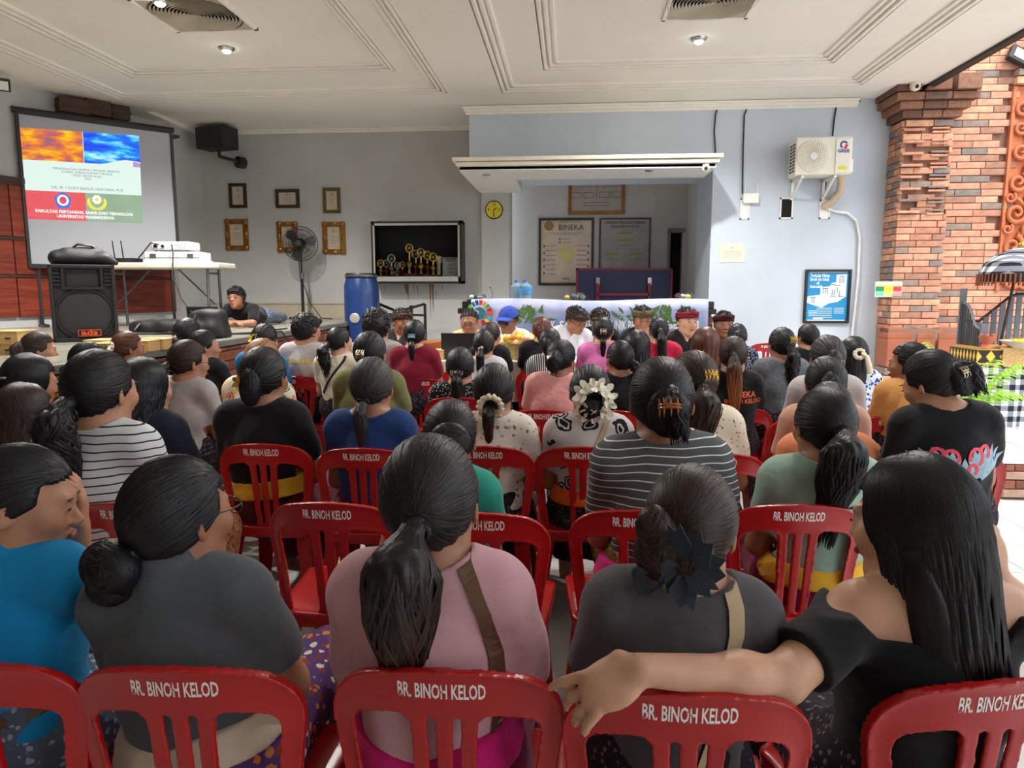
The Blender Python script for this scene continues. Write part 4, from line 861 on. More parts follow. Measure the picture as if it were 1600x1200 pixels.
# folding table
tc = Vector((-4.70, 7.93, 0)); tb = empty('folding_table', (tc.x, tc.y, SZ), R(5), 'white topped folding table with grey steel legs on the stage', 'table')
tw, td, th = 1.46, .52, .73
MB().span((-tw / 2, -td / 2, th - .07), (tw / 2, td / 2, th)).build('tabletop', M('table plastic', (214, 208, 190), .5, var=.06), tb, bevel=.02, seg=3)
m_leg = M('grey steel tube', (110, 112, 116), .35, .7)
for sx in (-1, 1):
    x = sx * tw * .385
    for sy in (-1, 1): MB().cyl((x, sy * td * .34, 0), (x, sy * td * .30, th - .05), .016, n=10).build('leg', m_leg, tb, 60)
    MB().cyl((x, -td * .34, .18), (x, td * .34, .18), .012, n=8).cyl((x, -td * .31, th - .12), (x, td * .31, th - .12), .012, n=8).build('cross_rail', m_leg, tb, 60)
    MB().bar((x, 0, .26), (sx * tw * .10, 0, th - .055), .026, .012).build('brace', m_leg, tb)
zt_ = SZ + th
def ontable(u, v): return atz(u, v, zt_)
p = Vector((-4.55, 7.98, zt_)); pc = empty('projector_case', (p.x, p.y, zt_), R(6), 'white flight case lying under the projector', 'case')
MB().span((-.31, -.17, .0), (.31, .17, .125)).build('case', M('case white', (224, 224, 226), .45), pc, bevel=.012); 
for s in (-1, 1): MB().span((s * .21 - .035, -.182, .05), (s * .21 + .035, -.17, .10)).build('latch', m_leg, pc, bevel=.003); MB().span((s * .305 - .02, -.176, .0), (s * .305 + .02, .176, .03)).build('corner', m_white, pc, bevel=.004)
MB().span((-.312, -.176, .055), (.312, -.17, .062)).build('seam', M('seam grey', (120, 120, 124), .5), pc)
pj = empty('projector', (p.x - .02, p.y, zt_ + .125), R(6), 'white video projector on its flight case, lens towards the screen', 'projector')
MB().span((-.22, -.15, .015), (.22, .15, .115)).build('housing', m_white, pj, bevel=.025, seg=3); MB().cyl((.12, .14, .065), (.12, .18, .065), .035, n=18).build('lens', m_black, pj, 50)
mb = MB(); [mb.span((.06 + .02 * k, -.153, .04), (.07 + .02 * k, -.149, .09)) for k in range(6)]; mb.build('vent', M('vent grey', (150, 150, 150), .6), pj); MB().cyl((-.16, -.15, .06), (-.16, -.18, .06), .02, n=10).cyl((-.08, -.15, .06), (-.08, -.18, .06), .016, n=10).build('plug', m_black, pj); [MB().cyl((x, y, 0), (x, y, .02), .015, n=8).build('foot', m_black, pj) for x in (-.18, .18) for y in (-.11, .11)]
p = Vector((-5.16, 7.90, zt_)); rt_ = empty('wifi_router', p, R(5), 'black router with two upright aerials on the folding table', 'router'); MB().span((-.17, -.09, 0), (.17, .09, .055)).build('body', m_black, rt_, bevel=.008)
for x in (-.15, -.05): MB().cyl((x, .08, .03), (x - .02, .08, .26), .008, .006, n=8).build('aerial', m_black, rt_, 60)
for k in range(4): MB().span((.02 + .03 * k, -.093, .02), (.035 + .03 * k, -.089, .03)).build('port', m_leg, rt_)
def cable(l, pts, r=.008): tag(MB().tube(pts, r, 6).build('cable', cab, None, 60), l, 'cable')
cable('black cable looping off the folding table from the projector to the stage floor', [(-4.52, 7.80, zt_ + .20), (-4.45, 7.70, zt_ + .10), (-4.44, 7.64, zt_ - .15), (-4.34, 7.62, zt_ - .40), (-4.15, 7.55, SZ + .12), (-3.95, 7.4, SZ + .015)])
cable('black cable looping from the router to the projector', [(-4.98, 7.88, zt_ + .05), (-4.85, 7.80, zt_ + .13), (-4.74, 7.76, zt_ + .22), (-4.66, 7.78, zt_ + .20)])
cable('black cable hanging from the router behind the loudspeaker', [(-5.24, 7.85, zt_ + .04), (-5.30, 7.68, zt_ - .04), (-5.28, 7.66, zt_ - .30), (-5.34, 7.6, SZ + .03)])
cable('tangled black cable on the stage in front of the bags', [(-4.9, 6.9, SZ + .01), (-4.5, 6.7, SZ + .012), (-4.1, 6.65, SZ + .01), (-3.7, 6.5, SZ + .012), (-3.3, 6.35, SZ + .01), (-3.0, 6.5, SZ + .012), (-2.9, 6.9, SZ + .01), (-2.88, 7.1, .9), (-2.6, 6.9, .5)])
cable('second black cable along the stage edge', [(-4.6, 6.5, SZ + .01), (-4.2, 6.35, SZ + .012), (-3.8, 6.4, SZ + .01), (-3.4, 6.2, SZ + .012), (-3.1, 6.7, SZ + .01), (-3.05, 7.4, SZ + .012)])
# PA loudspeaker
sp = empty('loudspeaker', (-4.10, 5.70, SZ), R(34), 'black PA loudspeaker with an orange badge at the stage edge', 'loudspeaker')
m_sp = M('speaker cabinet', (30, 30, 31), .6, bump=.3, bscale=200); m_grl = M('speaker grille', (44, 44, 45), .7)
wS, dS, hS = .47, .38, .63
MB().prism([(-wS / 2, 0), (wS / 2, 0), (wS / 2, hS), (-wS / 2, hS)], -dS / 2 + .02, dS / 2).build('cabinet', m_sp, sp, bevel=.02, seg=3)
mb = MB(); fr_ = .03
for (x0, z0, x1, z1) in ((-wS / 2, 0, -wS / 2 + fr_, hS), (wS / 2 - fr_, 0, wS / 2, hS), (-wS / 2, hS - .03, wS / 2, hS), (-wS / 2, 0, wS / 2, .035)): mb.span((x0, -dS / 2 - .02, z0), (x1, -dS / 2 + .03, z1))
mb.build('bezel', m_sp, sp, bevel=.008)
MB().lathe([(0, .012), (.06, .01), (.15, .004), (.195, 0), (.205, -.006)], (0, -dS / 2 + .016, .225), 40, 'Y').xf(Matrix.Identity(4)).build('woofer_grille', m_grl, sp, 60)
MB().lathe([(.19, .0), (.20, .016), (.212, .016), (.215, 0)], (0, -dS / 2 + .018, .225), 40, 'Y').build('woofer_ring', m_sp, sp, 50)
hz0, hz1 = .445, .60; MB().add([(-.13, -dS / 2 - .012, hz1), (.13, -dS / 2 - .012, hz1), (.13, -dS / 2 - .012, hz0), (-.13, -dS / 2 - .012, hz0), (-.05, -dS / 2 + .10, .56), (.05, -dS / 2 + .10, .56), (.05, -dS / 2 + .10, .49), (-.05, -dS / 2 + .10, .49)], [(0, 1, 5, 4), (1, 2, 6, 5), (2, 3, 7, 6), (3, 0, 4, 7), (4, 5, 6, 7)]).build('horn', M('horn black', (34, 34, 36), .45), sp)
cut = MB().span((-.145, -dS / 2 - .016, hz0 - .015), (.145, -dS / 2 - .010, hz0)).span((-.145, -dS / 2 - .016, hz1), (.145, -dS / 2 - .010, hz1 + .012)).span((-.145, -dS / 2 - .016, hz0), (-.13, -dS / 2 - .01, hz1)).span((.13, -dS / 2 - .016, hz0), (.145, -dS / 2 - .01, hz1)).build('horn_rim', m_sp, sp)
for s in (-1, 1):
    mb = MB(); [mb.span((s * .18 - .025, -dS / 2 + .0, .46 + .03 * k), (s * .18 + .025, -dS / 2 + .025, .475 + .03 * k)) for k in range(5)]; mb.build('port_ribs', m_sp, sp)
m_or = M('badge orange', (224, 82, 40), .5, var=0)
mb = MB(); bx0, bz0, bw_, bh_ = -.06, .045, .165, .055
for (x0, z0, x1, z1) in ((0, 0, bw_, .005), (0, bh_ - .005, bw_, bh_), (0, 0, .005, bh_), (bw_ - .005, 0, bw_, bh_)): mb.span((bx0 + x0, -dS / 2 - .034, bz0 + z0), (bx0 + x1, -dS / 2 - .026, bz0 + z1))
mb.build('badge_frame', m_or, sp); MB().span((bx0 + .004, -dS / 2 - .028, bz0 + .004), (bx0 + bw_ - .004, -dS / 2 - .01, bz0 + bh_ - .004)).build('badge', m_black, sp); text('brand_name', 'ads', m_or, WALLM((bx0 + bw_ / 2, -dS / 2 - .030, bz0 + .030)), .066, .002, 1.35, sp)
F_ = Field((-.32, -.22, -.02), (.32, .22, .18), .012); F_.rc((-.17, 0, .055), (.17, 0, .055), .07, .06, .03, sc=(1, 1.6, 1)); F_.rc((-.10, -.04, .10), (.10, .02, .11), .04, .05, .05); F_.rc((.16, -.05, .05), (.24, -.06, .02), .04, .03, .05); F_.D = np.maximum(F_.D, -F_.grid()[2]).astype(np.float32)
bg_ = link('equipment_bag', F_.mesh('equipment_bag', M('black nylon', (24, 24, 27), .6, bump=.5, bscale=30))); bg_.location = (-4.10, 5.70, SZ + hS); bg_.rotation_euler.z = R(34); tag(bg_, 'soft black carry bag lying on top of the loudspeaker', 'bag'); MB().tube([(-.08, -.03, .12), (-.02, -.04, .17), (.08, -.03, .16), (.12, 0, .13)], .010, 6).build('handle', m_black, bg_, 60)
# bags, laptop, boxes on the stage
def softbag(name, label, loc, size, rz=0, col=(26, 26, 28), sag=.3):
    F_ = Field((-size[0] * .75, -size[1] * .75, -.03), (size[0] * .75, size[1] * .75, size[2] * 1.35), .013); a, b, c = size
    X, Y, Z = F_.grid(); q = [np.abs(X) - a * .5 + .05 + .12 * Z, np.abs(Y) - b * .5 + .05 + .1 * Z, np.abs(Z - c * .45) - c * .5 + .05]; F_.D = (np.sqrt(sum(np.maximum(k, 0) ** 2 for k in q)) + np.minimum(np.maximum(np.maximum(q[0], q[1]), q[2]), 0) - .05 + .012 * np.sin(11 * X + 3) * np.cos(9 * Y) + .03 * np.sin(6 * X) * Z).astype(np.float32); F_.rc((-a * .2, -b * .35, c * .3), (a * .15, -b * .38, c * .3), c * .25, c * .22, .05)
    X, Y, Z = F_.grid(); F_.D += (.006 * np.sin(30 * X + 20 * Z)).astype(np.float32); F_.D = np.maximum(F_.D, -Z).astype(np.float32)
    o = link(name, F_.mesh(name, M('black nylon', (24, 24, 27), .6, bump=.5, bscale=30))); o.location = loc; o.rotation_euler.z = rz
    MB().tube([(-a * .2, -b * .2, c * .9), (-a * .25, -b * .5, c * .6), (-a * .3, -b * .62, c * .15)], .014, 6).build('strap', m_black, o, 60); return tag(o, label, 'bag')
softbag('backpack', 'upright black backpack on the stage before the lying young man', tuple(atz(327, 528, SZ)), (.34, .26, .27), .2)
softbag('shoulder_bag', 'flat black bag with pale trim lying under the folding table', tuple(atz(250, 517, SZ)), (.52, .34, .12), .1)
def laptop(loc, rz, label, open_=105, col=(60, 62, 66)):
    r_ = empty('laptop', loc, rz, label, 'laptop'); m_ = M('laptop grey %d' % col[0], col, .35, .5)
    MB().span((-.165, -.115, 0), (.165, .115, .016)).build('base', m_, r_, bevel=.005); MB().span((-.15, -.09, .016), (.15, .02, .018)).build('keyboard', m_black, r_)
    rt = Matrix.Translation((0, .115, .016)) @ Matrix.Rotation(R(90 - open_), 4, 'X') ; MB().span((-.165, -.004, 0), (.165, .004, .225)).xf(rt).build('lid', m_, r_, bevel=.003); MB().cyl((0, .0045, .115), (0, .006, .115), .014, n=14).xf(rt).build('logo', m_black, r_)
    return r_
laptop((at(322, 505, 7.75).x, 7.75, SZ), R(196), 'dark laptop open in front of the lying young man', 100, (36, 37, 40))
m_card = M('kraft card', (206, 166, 108), .8, var=.08); m_cardi = M('card shadow', (70, 50, 30), .9, var=0)
def snackbox(loc, rz, label, s=(.2, .2, .07), open_=False):
    r_ = empty('snack_box', loc, rz, label, 'box', 'cardboard snack boxes'); a, b, c = s
    MB().span((-a / 2, -b / 2, 0), (a / 2, b / 2, c)).build('body', m_card, r_, bevel=.003); MB().span((-a / 2 - .003, -b / 2 - .003, c), (a / 2 + .003, b / 2 + .003, c + .008)).build('lid', m_card, r_, bevel=.002)
    MB().span((-a * .28, -b / 2 - .0045, c * .35), (-a * .1, -b / 2 + .001, c * .5)).span((a * .1, -b / 2 - .0045, c * .35), (a * .28, -b / 2 + .001, c * .5)).build('slots', m_cardi, r_)
    return r_
for (u, v, l) in ((222, 548, 'kraft snack box at the stage edge, left one behind the dyed ponytail'), (246, 545, 'kraft snack box at the stage edge beside the backpack cables'), (178, 553, 'kraft snack box at the stage edge right below the loudspeaker'), (166, 547, 'kraft snack box partly behind the loudspeaker corner')): snackbox(tuple(atz(u, v, SZ)), R(4), l)
q = atz(22, 552, SZ); snackbox(tuple(q), R(2), 'lower kraft snack box of the stack at the left edge'); snackbox((q.x, q.y, SZ + .078), R(5), 'upper kraft snack box of the stack at the left edge')
snackbox((-.70, 2.34, .436), R(14), 'kraft snack box on the seat of the empty chair', (.22, .2, .07)); snackbox((-.40, 1.60, .56), R(20), 'kraft snack box on the lap of the woman in dark grey', (.21, .2, .06))
# young man lying on the stage
def boy():
    h = .008; F = Field((-.34, -.42, -.01), (.34, 1.05, .50), h); c = F.rc
    c((-.13, .02, .20), (.13, .02, .20), .055, None, .05); F.el((0, .10, .17), (.155, .16, .10), .05); c((0, .22, .13), (0, .42, .11), .12, .125, .05, sc=(1.15, 1, .85)); 
    for s in (-1, 1):
        c((s * .16, .02, .20), (s * .20, -.14, .05), .047, .042, .03); c((s * .09, .42, .11), (s * .10, .80, .07), .08, .055, .03); c((s * .10, .80, .07), (s * .10, 1.0, .06), .05, .04, .02)
    c((.20, -.14, .05), (-.02, -.22, .045), .041, .028, .012); c((-.20, -.14, .05), (.02, -.20, .05), .041, .028, .012)
    hand(F, (-.02, -.22, .045), (-1, -.12, .05), (0, -.2, 1), 1, (25, 30, 20), .006); hand(F, (.02, -.20, .06), (.8, -.5, .05), (0, -.2, 1), -1, (30, 30, 20), .006)
    Rm = rotm(180, 4, 0); t = np.array((0, -.10, .33)); c((0, .0, .23), tuple(t + Rm @ np.array((0, -.02, -.06))), .052, .050, .03)
    return F, Rm, t
def finish_head(F, Rm, t, mw=1.06):
    F.frame(Rm, t); F.el((0, -.012, .022), (.074 * mw, .092, .092), .02); F.el((0, .020, -.033), (.060 * mw, .068, .082), .03); F.rc((-.03, .0, -.062), (0, .060, -.094), .034, .024, .03); F.rc((.03, .0, -.062), (0, .060, -.094), .034, .024, .03); F.rc((-.03, .080, .024), (.03, .080, .024), .011, None, .02)
    for s in (-1, 1): F.el((s * .031, .099, .006), (.019, .013, .011), .012, 'sub'); F.el((s * .031, .0795, .005), (.0145, .0135, .0115), .006); F.el((s * .080, -.012, -.006), (.0085, .021, .034), .006, rot=rotm(s * 28, -12)); F.el((s * .0125, .098, -.031), (.0085, .010, .008), .006)
    F.rc((0, .086, .006), (0, .107, -.026), .0075, .0115, .010); F.el((0, .092, -.054), (.022, .011, .0055), .005); F.el((0, .091, -.063), (.019, .011, .0065), .005); F.frame()
# ---- pedestal fan on the stage back
p = at(474, 494, 10.05); fn = empty('pedestal_fan', (p.x, p.y, SZ), R(12), 'black pedestal fan standing by the back wall', 'fan'); zc = at(469, 381, p.y).z - SZ
MB().cyl((0, 0, 0), (0, 0, .03), .2, n=24).build('base', m_black, fn, bevel=.01); MB().cyl((0, 0, .03), (0, 0, .62), .022, n=12).cyl((0, 0, .6), (0, 0, zc), .015, n=12).build('pole', m_black, fn, 60); MB().cyl((0, 0, .58), (0, 0, .66), .034, n=14).build('collar', m_leg, fn, 60)
MB().lathe([(0, -.02), (.05, -.02), (.075, .02), (.07, .14), (.04, .2), (0, .2)], (0, 0, zc), 16, 'Y').build('motor', m_black, fn, 50)
mb = MB(); rr = .245
for rad, y in ((rr, -.02), (rr * .82, -.07), (rr * .6, -.09), (rr * .38, -.095), (rr * .82, .03), (rr * .55, .05)): mb.tube([(rad * math.cos(k * math.pi / 18), y, zc + rad * math.sin(k * math.pi / 18)) for k in range(36)], .006 if rad == rr else .0025, 5, closed=True)
for k in range(48):
    a = 2 * math.pi * k / 48; cs, sn = math.cos(a), math.sin(a); mb.tube([(rad * cs, y, zc + rad * sn) for rad, y in ((.06, -.1), (rr * .6, -.09), (rr * .85, -.066), (rr, -.02), (rr * .8, .035), (rr * .3, .055))], .0028, 4, cap=False)
mb.build('grille', m_black, fn, 60)
for k in range(3):
    a = R(20 + 120 * k); bl = MB(); c_, s_ = math.cos(a), math.sin(a); pr = [(.05, -.02), (.12, -.075), (.2, -.085), (.235, -.02), (.22, .05), (.12, .05), (.05, .02)]
    vs = [(x * c_ - y * s_, -.04 + .25 * y, zc + x * s_ + y * c_) for x, y in pr]; n = len(vs); bl.add(vs + [(v[0], v[1] + .004, v[2]) for v in vs], [tuple(range(n)), tuple(range(2 * n - 1, n - 1, -1))] + [(i, (i + 1) % n, (i + 1) % n + n, i + n) for i in range(n)]); bl.build('blade', M('fan blade smoke', (40, 40, 42), .4), fn)
MB().cyl((0, -.07, zc), (0, -.02, zc), .05, .055, n=18).build('hub', m_black, fn)
cable('black cable drooping from the fan to the stage', [(p.x + .02, p.y + .05, SZ + zc - .1), (p.x - .06, p.y + .05, SZ + .95), (p.x - .02, p.y - .02, SZ + .66), (p.x + .12, p.y - .05, SZ + .25), (p.x + .3, p.y - .1, SZ + .02), (p.x + .5, p.y - .2, SZ + .012)], .007)
# blue drum
dy = 9.3; a = at(539, 470, dy); b = at(592, 470, dy); rd = (b.x - a.x) / 2; zt = at(566, 427, dy).z; dr_ = empty('plastic_drum', ((a.x + b.x) / 2, dy, 0), 0, 'tall blue plastic drum with a black lid and a round badge', 'drum')
MB().lathe([(rd * .82, 0), (rd * .9, .02), (rd * .98, .12), (rd, .3), (rd, zt - .28), (rd * .98, zt - .16), (rd * .86, zt - .06), (rd * .84, zt - .04)], n=40).build('body', M('drum blue', (30, 56, 108), .3, var=.04), dr_, 60)
MB().lathe([(rd * .88, zt - .07), (rd * .90, zt - .06), (rd * .90, zt - .02), (rd * .86, zt), (0, zt)], n=40).build('lid', m_black, dr_, 40); MB().lathe([(rd * .9, zt - .05), (rd * .93, zt - .045), (rd * .93, zt - .025), (rd * .9, zt - .02)], n=40).build('clamp_ring', m_leg, dr_, 50)
zb_ = at(560, 497, dy - rd).z; MB().lathe([(0, .0), (.062, 0), (.066, .012), (.055, .016), (0, .014)], (-.03, -rd - .0, zb_), 24, 'Y').build('badge', M('badge silver', (190, 190, 180), .35, .5), dr_, 40); 
drum_stand = MB().span((dr_.location.x - .3, dy - .28, 0), (dr_.location.x + .3, dy + .28, .0)) if False else None
# black metal rack frame behind the men
ya = 9.9; a = at(592, 476, ya); b = at(664, 475, ya); zr = at(664, 475, ya).z; rk = empty('steel_frame', ((a.x + b.x) / 2, ya, 0), 0, 'black square steel frame behind the panel men', 'frame'); w = b.x - a.x
for x in (-w / 2, w / 2): MB().bar((x, 0, 0), (x, 0, zr), .035).build('post', m_blk, rk)
MB().bar((-w / 2, 0, zr), (-w * .05, 0, zr - .12), .035).bar((-w * .05, 0, zr - .10), (w / 2, 0, zr), .035).bar((-w / 2, 0, zr - .14), (w / 2, 0, zr - .16), .03).build('top_rail', m_blk, rk); MB().bar((w * .2, .0, zr - .02), (w * .2, 0, zr - .42), .045).bar((w * .2, 0, zr - .3), (w * .42, -.05, zr - .26), .03).build('bracket', m_blk, rk); MB().bar((-w / 2, 0, .5), (w / 2, 0, .5), .03).build('lower_rail', m_blk, rk)
MB().ball((-.2, .1, zr - .28), .16, 14, 8, (1, .6, .8)).build('plastic_sack', M('clear plastic sack', (176, 178, 170), .3), rk, 60)
# ---- counter with banner
yc = 7.45; zc0 = at(900, 471, yc).z; xl = at(722, 478, yc).x; xr = at(1116, 478, yc).x; m_stone = M('black stone', (40, 38, 38), .2, var=.1)
ct = empty('counter', (0, yc, 0), 0, 'long counter with a black stone top on brick legs behind the men', 'counter')
MB().span((xl, 0, zc0 - .075), (xr, .62, zc0)).build('top', m_stone, ct, bevel=.006)
for x in (at(1096, 500, yc).x, -1.05, .1):
    pe = MB().span((x - .11, .06, 0), (x + .11, .50, zc0 - .13)).build('leg', m_mortar, ct)
    for k in range(16): 
        for j in range(1 + k % 2):
            w_ = .25 / (1 + k % 2); MB().span((x - .125 + j * w_ + .003, .04, .02 + k * .074), (x - .125 + (j + 1) * w_ - .003, .3, .088 + k * .074)).build('brick', m_brickd, pe)
    MB().span((x - .15, .0, zc0 - .13), (x + .15, .58, zc0 - .075)).build('capital', m_stone, ct, bevel=.006)
# banner draped on the counter front
t = NT('banner print'); t.setp(.55, 0, .3); g_ = t.tc('Generated'); s_ = t.sep(g_); n = t.noise(t.mapping(g_, (9, 1, 2)), 1, 4, .6)
t.col(t.mix(t.ramp(n, [(.35, (0, 0, 0, 1)), (.7, (1, 1, 1, 1))]), t.ramp(s_[2], [(0, lin((120, 150, 110))), (.35, lin((140, 164, 184))), (.6, lin((164, 164, 198))), (1, lin((184, 184, 208)))]), t.ramp(s_[2], [(0, lin((100, 140, 100))), (.4, lin((124, 160, 194))), (1, lin((152, 162, 206)))]))); m_ban = t.m
bxl = at(737, 474, yc).x; bxr = at(1106, 474, yc).x; nb = 60; mb = MB(); vs = []
for i in range(nb + 1):
    x = bxl + (bxr - bxl) * i / nb; f = i / nb
    for j in range(7):
        z = zc0 + .012 * math.sin(f * 9) + (.02 if j == 0 else 0) - j * .105; vs.append((x, yc - .03 - .010 * math.sin(f * 60 + j * .3) * (j > 0) - .012 * (j > 0), z))
mb.add(vs, [(i * 7 + j, i * 7 + j + 1, (i + 1) * 7 + j + 1, (i + 1) * 7 + j) for i in range(nb) for j in range(6)])
bn = mb.build('banner', m_ban, None, 60); tag(bn, 'printed vinyl banner with leaves and white words hung on the counter front', 'banner')
sm = bn.modifiers.new('thick', 'SOLIDIFY'); sm.thickness = .003
m_bt = M('banner letters', (236, 238, 244), .6, var=0); m_bo = M('banner letter shade', (96, 110, 150), .6, var=0)
serif = None
def btext(body, u0, u1, v0, v1):
    a = at(u0, v0, yc); b = at(u1, v1, yc); hgt = a.z - b.z; me = text_mesh(body, hgt * 1.42, .004, 1, 'CENTER', .001); xs = [v.co.x for v in me.vertices]; wd = max(xs) - min(xs); k = (b.x - a.x) / wd
    for mt, off, dx in ((m_bo, .050, .006), (m_bt, .054, 0)):
        m2 = me.copy(); m2.transform(WALLM(((a.x + b.x) / 2 + dx, yc - off, (a.z + b.z) / 2 - dx)) @ Matrix.Diagonal((k, 1, 1, 1))); m2.materials.clear(); m2.materials.append(mt); link('lettering', m2, bn)
btext('AH', 913, 926, 502, 514); btext('UNIK BERKAH', 955, 1016, 502, 516); btext('BERSIH', 1042, 1090, 502, 514); btext('BANK', 838, 868, 502, 514); btext('SAMP', 874, 912, 502, 514)
# colour wheel emblem on the banner
c = at(750, 489, yc); rr = .085
cols = [(230, 40, 60), (220, 166, 40), (70, 160, 70), (196, 30, 50), (250, 70, 40), (40, 190, 220), (250, 196, 20), (160, 30, 70), (250, 110, 40), (220, 20, 100), (250, 160, 40), (190, 140, 50), (60, 120, 70), (20, 140, 210), (90, 190, 60), (0, 110, 160), (20, 70, 110)]
for k, q in enumerate(cols):
    a0 = 2 * math.pi * k / 17; a1 = a0 + .29; MB().add([(c.x + r0 * math.sin(a), yc - .052, c.z + r0 * math.cos(a)) for r0, a in ((rr, a0), (rr * 1.62, a0), (rr * 1.62, a1), (rr, a1))], [(0, 1, 2, 3)]).build('emblem_ray', M('wheel %d' % k, q, .6, var=0), bn)
MB().cyl((c.x, yc - .052, c.z), (c.x, yc - .050, c.z), rr * .75, n=18).build('emblem_disc', M('wheel disc', (40, 120, 130), .6, var=.3, scale=20), bn)
m_lf = M('banner leaf print', (84, 124, 58), .6, var=.3, scale=30); rnd = random.Random(5)
for (u, v, n) in ((832, 490, 34), (990, 490, 22), (1030, 487, 34), (1062, 489, 30)):
    c = at(u, v, yc); mb = MB()
    for k in range(n):
        a = rnd.uniform(-1.6, 1.6); L = rnd.uniform(.06, .16); q = Vector((c.x + rnd.uniform(-.13, .13), yc - .0505 - .0002 * k, c.z + rnd.uniform(-.12, .02))); d = Vector((math.sin(a), 0, math.cos(a))); L = min(L, max(.03, (zc0 - .025 - q.z) / max(.15, d.z))); s_ = Vector((d.z, 0, -d.x)) * .016; mb.add([q, q + d * L * .5 + s_, q + d * L, q + d * L * .5 - s_], [(0, 1, 2, 3)])
    tag(mb.build('leaf_print', m_lf, bn), kind='stuff')
# things on the counter
def parcel(u, v, w_px, h_px, label, seed):
    rnd = random.Random(seed); p = at(u, v, yc + .22); w = w_px / F * yc; h = h_px / F * yc; r_ = empty('wrapped_parcel', (p.x, yc + .24, zc0), 0, label, 'parcel', 'wrapped gift parcels on the counter')
    MB().lathe([(w * .42, 0), (w * .5, h * .18), (w * .48, h * .2), (w * .4, .01)], n=18, sy=.6).build('tray', M('parcel tray', (70, 76, 70), .4), r_, 50)
    for k in range(6):
        q = (rnd.uniform(-w * .28, w * .28), rnd.uniform(-.04, .04), h * rnd.uniform(.35, .6)); MB().ball(q, h * rnd.uniform(.22, .34), 10, 7, (1.3, .9, 1)).build('packet', M('packet %d' % (k % 5), [(226, 186, 70), (90, 140, 90), (214, 212, 200), (120, 130, 140), (190, 196, 190)][k % 5], .4), r_, 60)
    F_ = Field((-w * .62, -.16, -.01), (w * .62, .16, h * 1.25), .012); F_.rc((-w * .25, 0, h * .45), (w * .25, 0, h * .45), h * .5, h * .45, .03); X, Y, Z = F_.grid(); F_.D = np.abs(F_.D + .01 * np.sin(40 * X + 30 * Z) * np.cos(30 * Y)) - .006; F_.D = np.maximum(F_.D, .03 - Z).astype(np.float32)
    t = NT('clear film'); t.p.inputs['Transmission Weight'].default_value = .95; t.setp(.12); t.p.inputs['IOR'].default_value = 1.04; link('film', F_.mesh('film', t.m), r_)
parcel(745, 470, 36, 12, 'wrapped parcel with green and yellow packets at the left end of the counter', 1); parcel(898, 467, 48, 13, 'wrapped parcel with white packets in the middle of the counter', 2); parcel(1071, 466, 34, 13, 'wrapped parcel with a yellow flower at the right end of the counter', 3)
m_wat = NT('blue tinted bottle'); m_wat.col(lin((176, 206, 224))); m_wat.setp(.12); m_wat.p.inputs['Transmission Weight'].default_value = .6; m_wat.p.inputs['IOR'].default_value = 1.2; m_wat = m_wat.m
for (u, l) in ((807, 'clear water gallon, left one of the pair on the counter'), (822, 'clear water gallon with a blue label, right one of the pair on the counter')):
    p = at(u, 474, yc + .3); r_ = empty('water_gallon', (p.x, yc + .2 + .12 * (u < 815), zc0), 0, l, 'bottle', 'water gallons on the counter'); q = .066
    MB().lathe([(0, 0), (q, .0), (q * 1.05, .03), (q, .06), (q * 1.05, .09), (q * 1.0, .12), (q * 1.05, .15), (q, .165), (q * .4, .19), (q * .35, .215), (0, .215)], n=22).build('bottle', m_wat, r_, 50); MB().cyl((0, 0, .205), (0, 0, .22), q * .42, n=14).build('cap', M('cap blue', (60, 120, 190), .5), r_)
    if u > 815: MB().lathe([(q * 1.06, .07), (q * 1.07, .075), (q * 1.07, .15), (q * 1.06, .155)], n=22).build('label', M('label blue', (70, 140, 196), .5, var=.3, scale=30), r_, 50)
p = at(768, 472, yc + .1); r_ = empty('desk_microphone', (p.x, yc + .12, zc0), 0, 'slim goose neck microphone on the counter', 'microphone'); MB().cyl((0, 0, 0), (0, 0, .02), .05, n=14).build('base', m_black, r_); MB().tube([(0, 0, .02), (.01, 0, .09), (-.01, -.01, .14)], .004, 6).build('neck', m_leg, r_, 60); MB().ball((-.012, -.012, .15), .014, 8, 6).build('head', m_leg, r_, 60)
# ---- low table before the men, with cloth, offering, laptop
ty = 6.35; tz = .86; xl = at(650, 560, ty).x; xr = at(1120, 560, ty).x; lt_ = empty('long_table', ((xl + xr) / 2, ty, 0), 0, 'long low table under a white cloth in front of the men', 'table'); w = xr - xl
MB().span((-w / 2, -.28, tz - .04), (w / 2, .28, tz - .006)).build('tabletop', m_dwood, lt_); [MB().bar((sx * (w / 2 - .08), sy * .22, 0), (sx * (w / 2 - .08), sy * .22, tz - .04), .05).build('leg', m_dwood, lt_) for sx in (-1, 1) for sy in (-1, 1)]
cl = MB().span((-w / 2 - .02, -.30, tz - .006), (w / 2 + .02, .30, tz)).span((-w / 2 - .022, -.306, tz - .35), (w / 2 + .022, -.30, tz)).build('tablecloth', cloth('white cloth', (222, 218, 210)) if 'cloth' in globals() else m_white); cl.location = lt_.location; tag(cl, 'white cloth covering the long low table before the men', 'tablecloth')
laptop((at(722, 556, ty).x, ty - .02, tz), R(182), 'dark grey laptop with its lid towards the audience on the long table', 100)
q = at(682, 556, ty); snackbox((q.x, ty - .12, tz), 0, 'kraft snack box on the long table beside the laptop', (.2, .16, .08))
of = empty('offering_basket', (at(812, 556, ty).x, ty - .05, tz), 0, 'woven offering tray of fruit and yellow flowers on the long table', 'offering')
MB().lathe([(.10, 0), (.13, .05), (.19, .13), (.2, .15), (.18, .14), (.1, .03)], n=20).build('basket', M('woven straw', (180, 150, 96), .8, var=.3, scale=60), of, 50); rnd = random.Random(8)
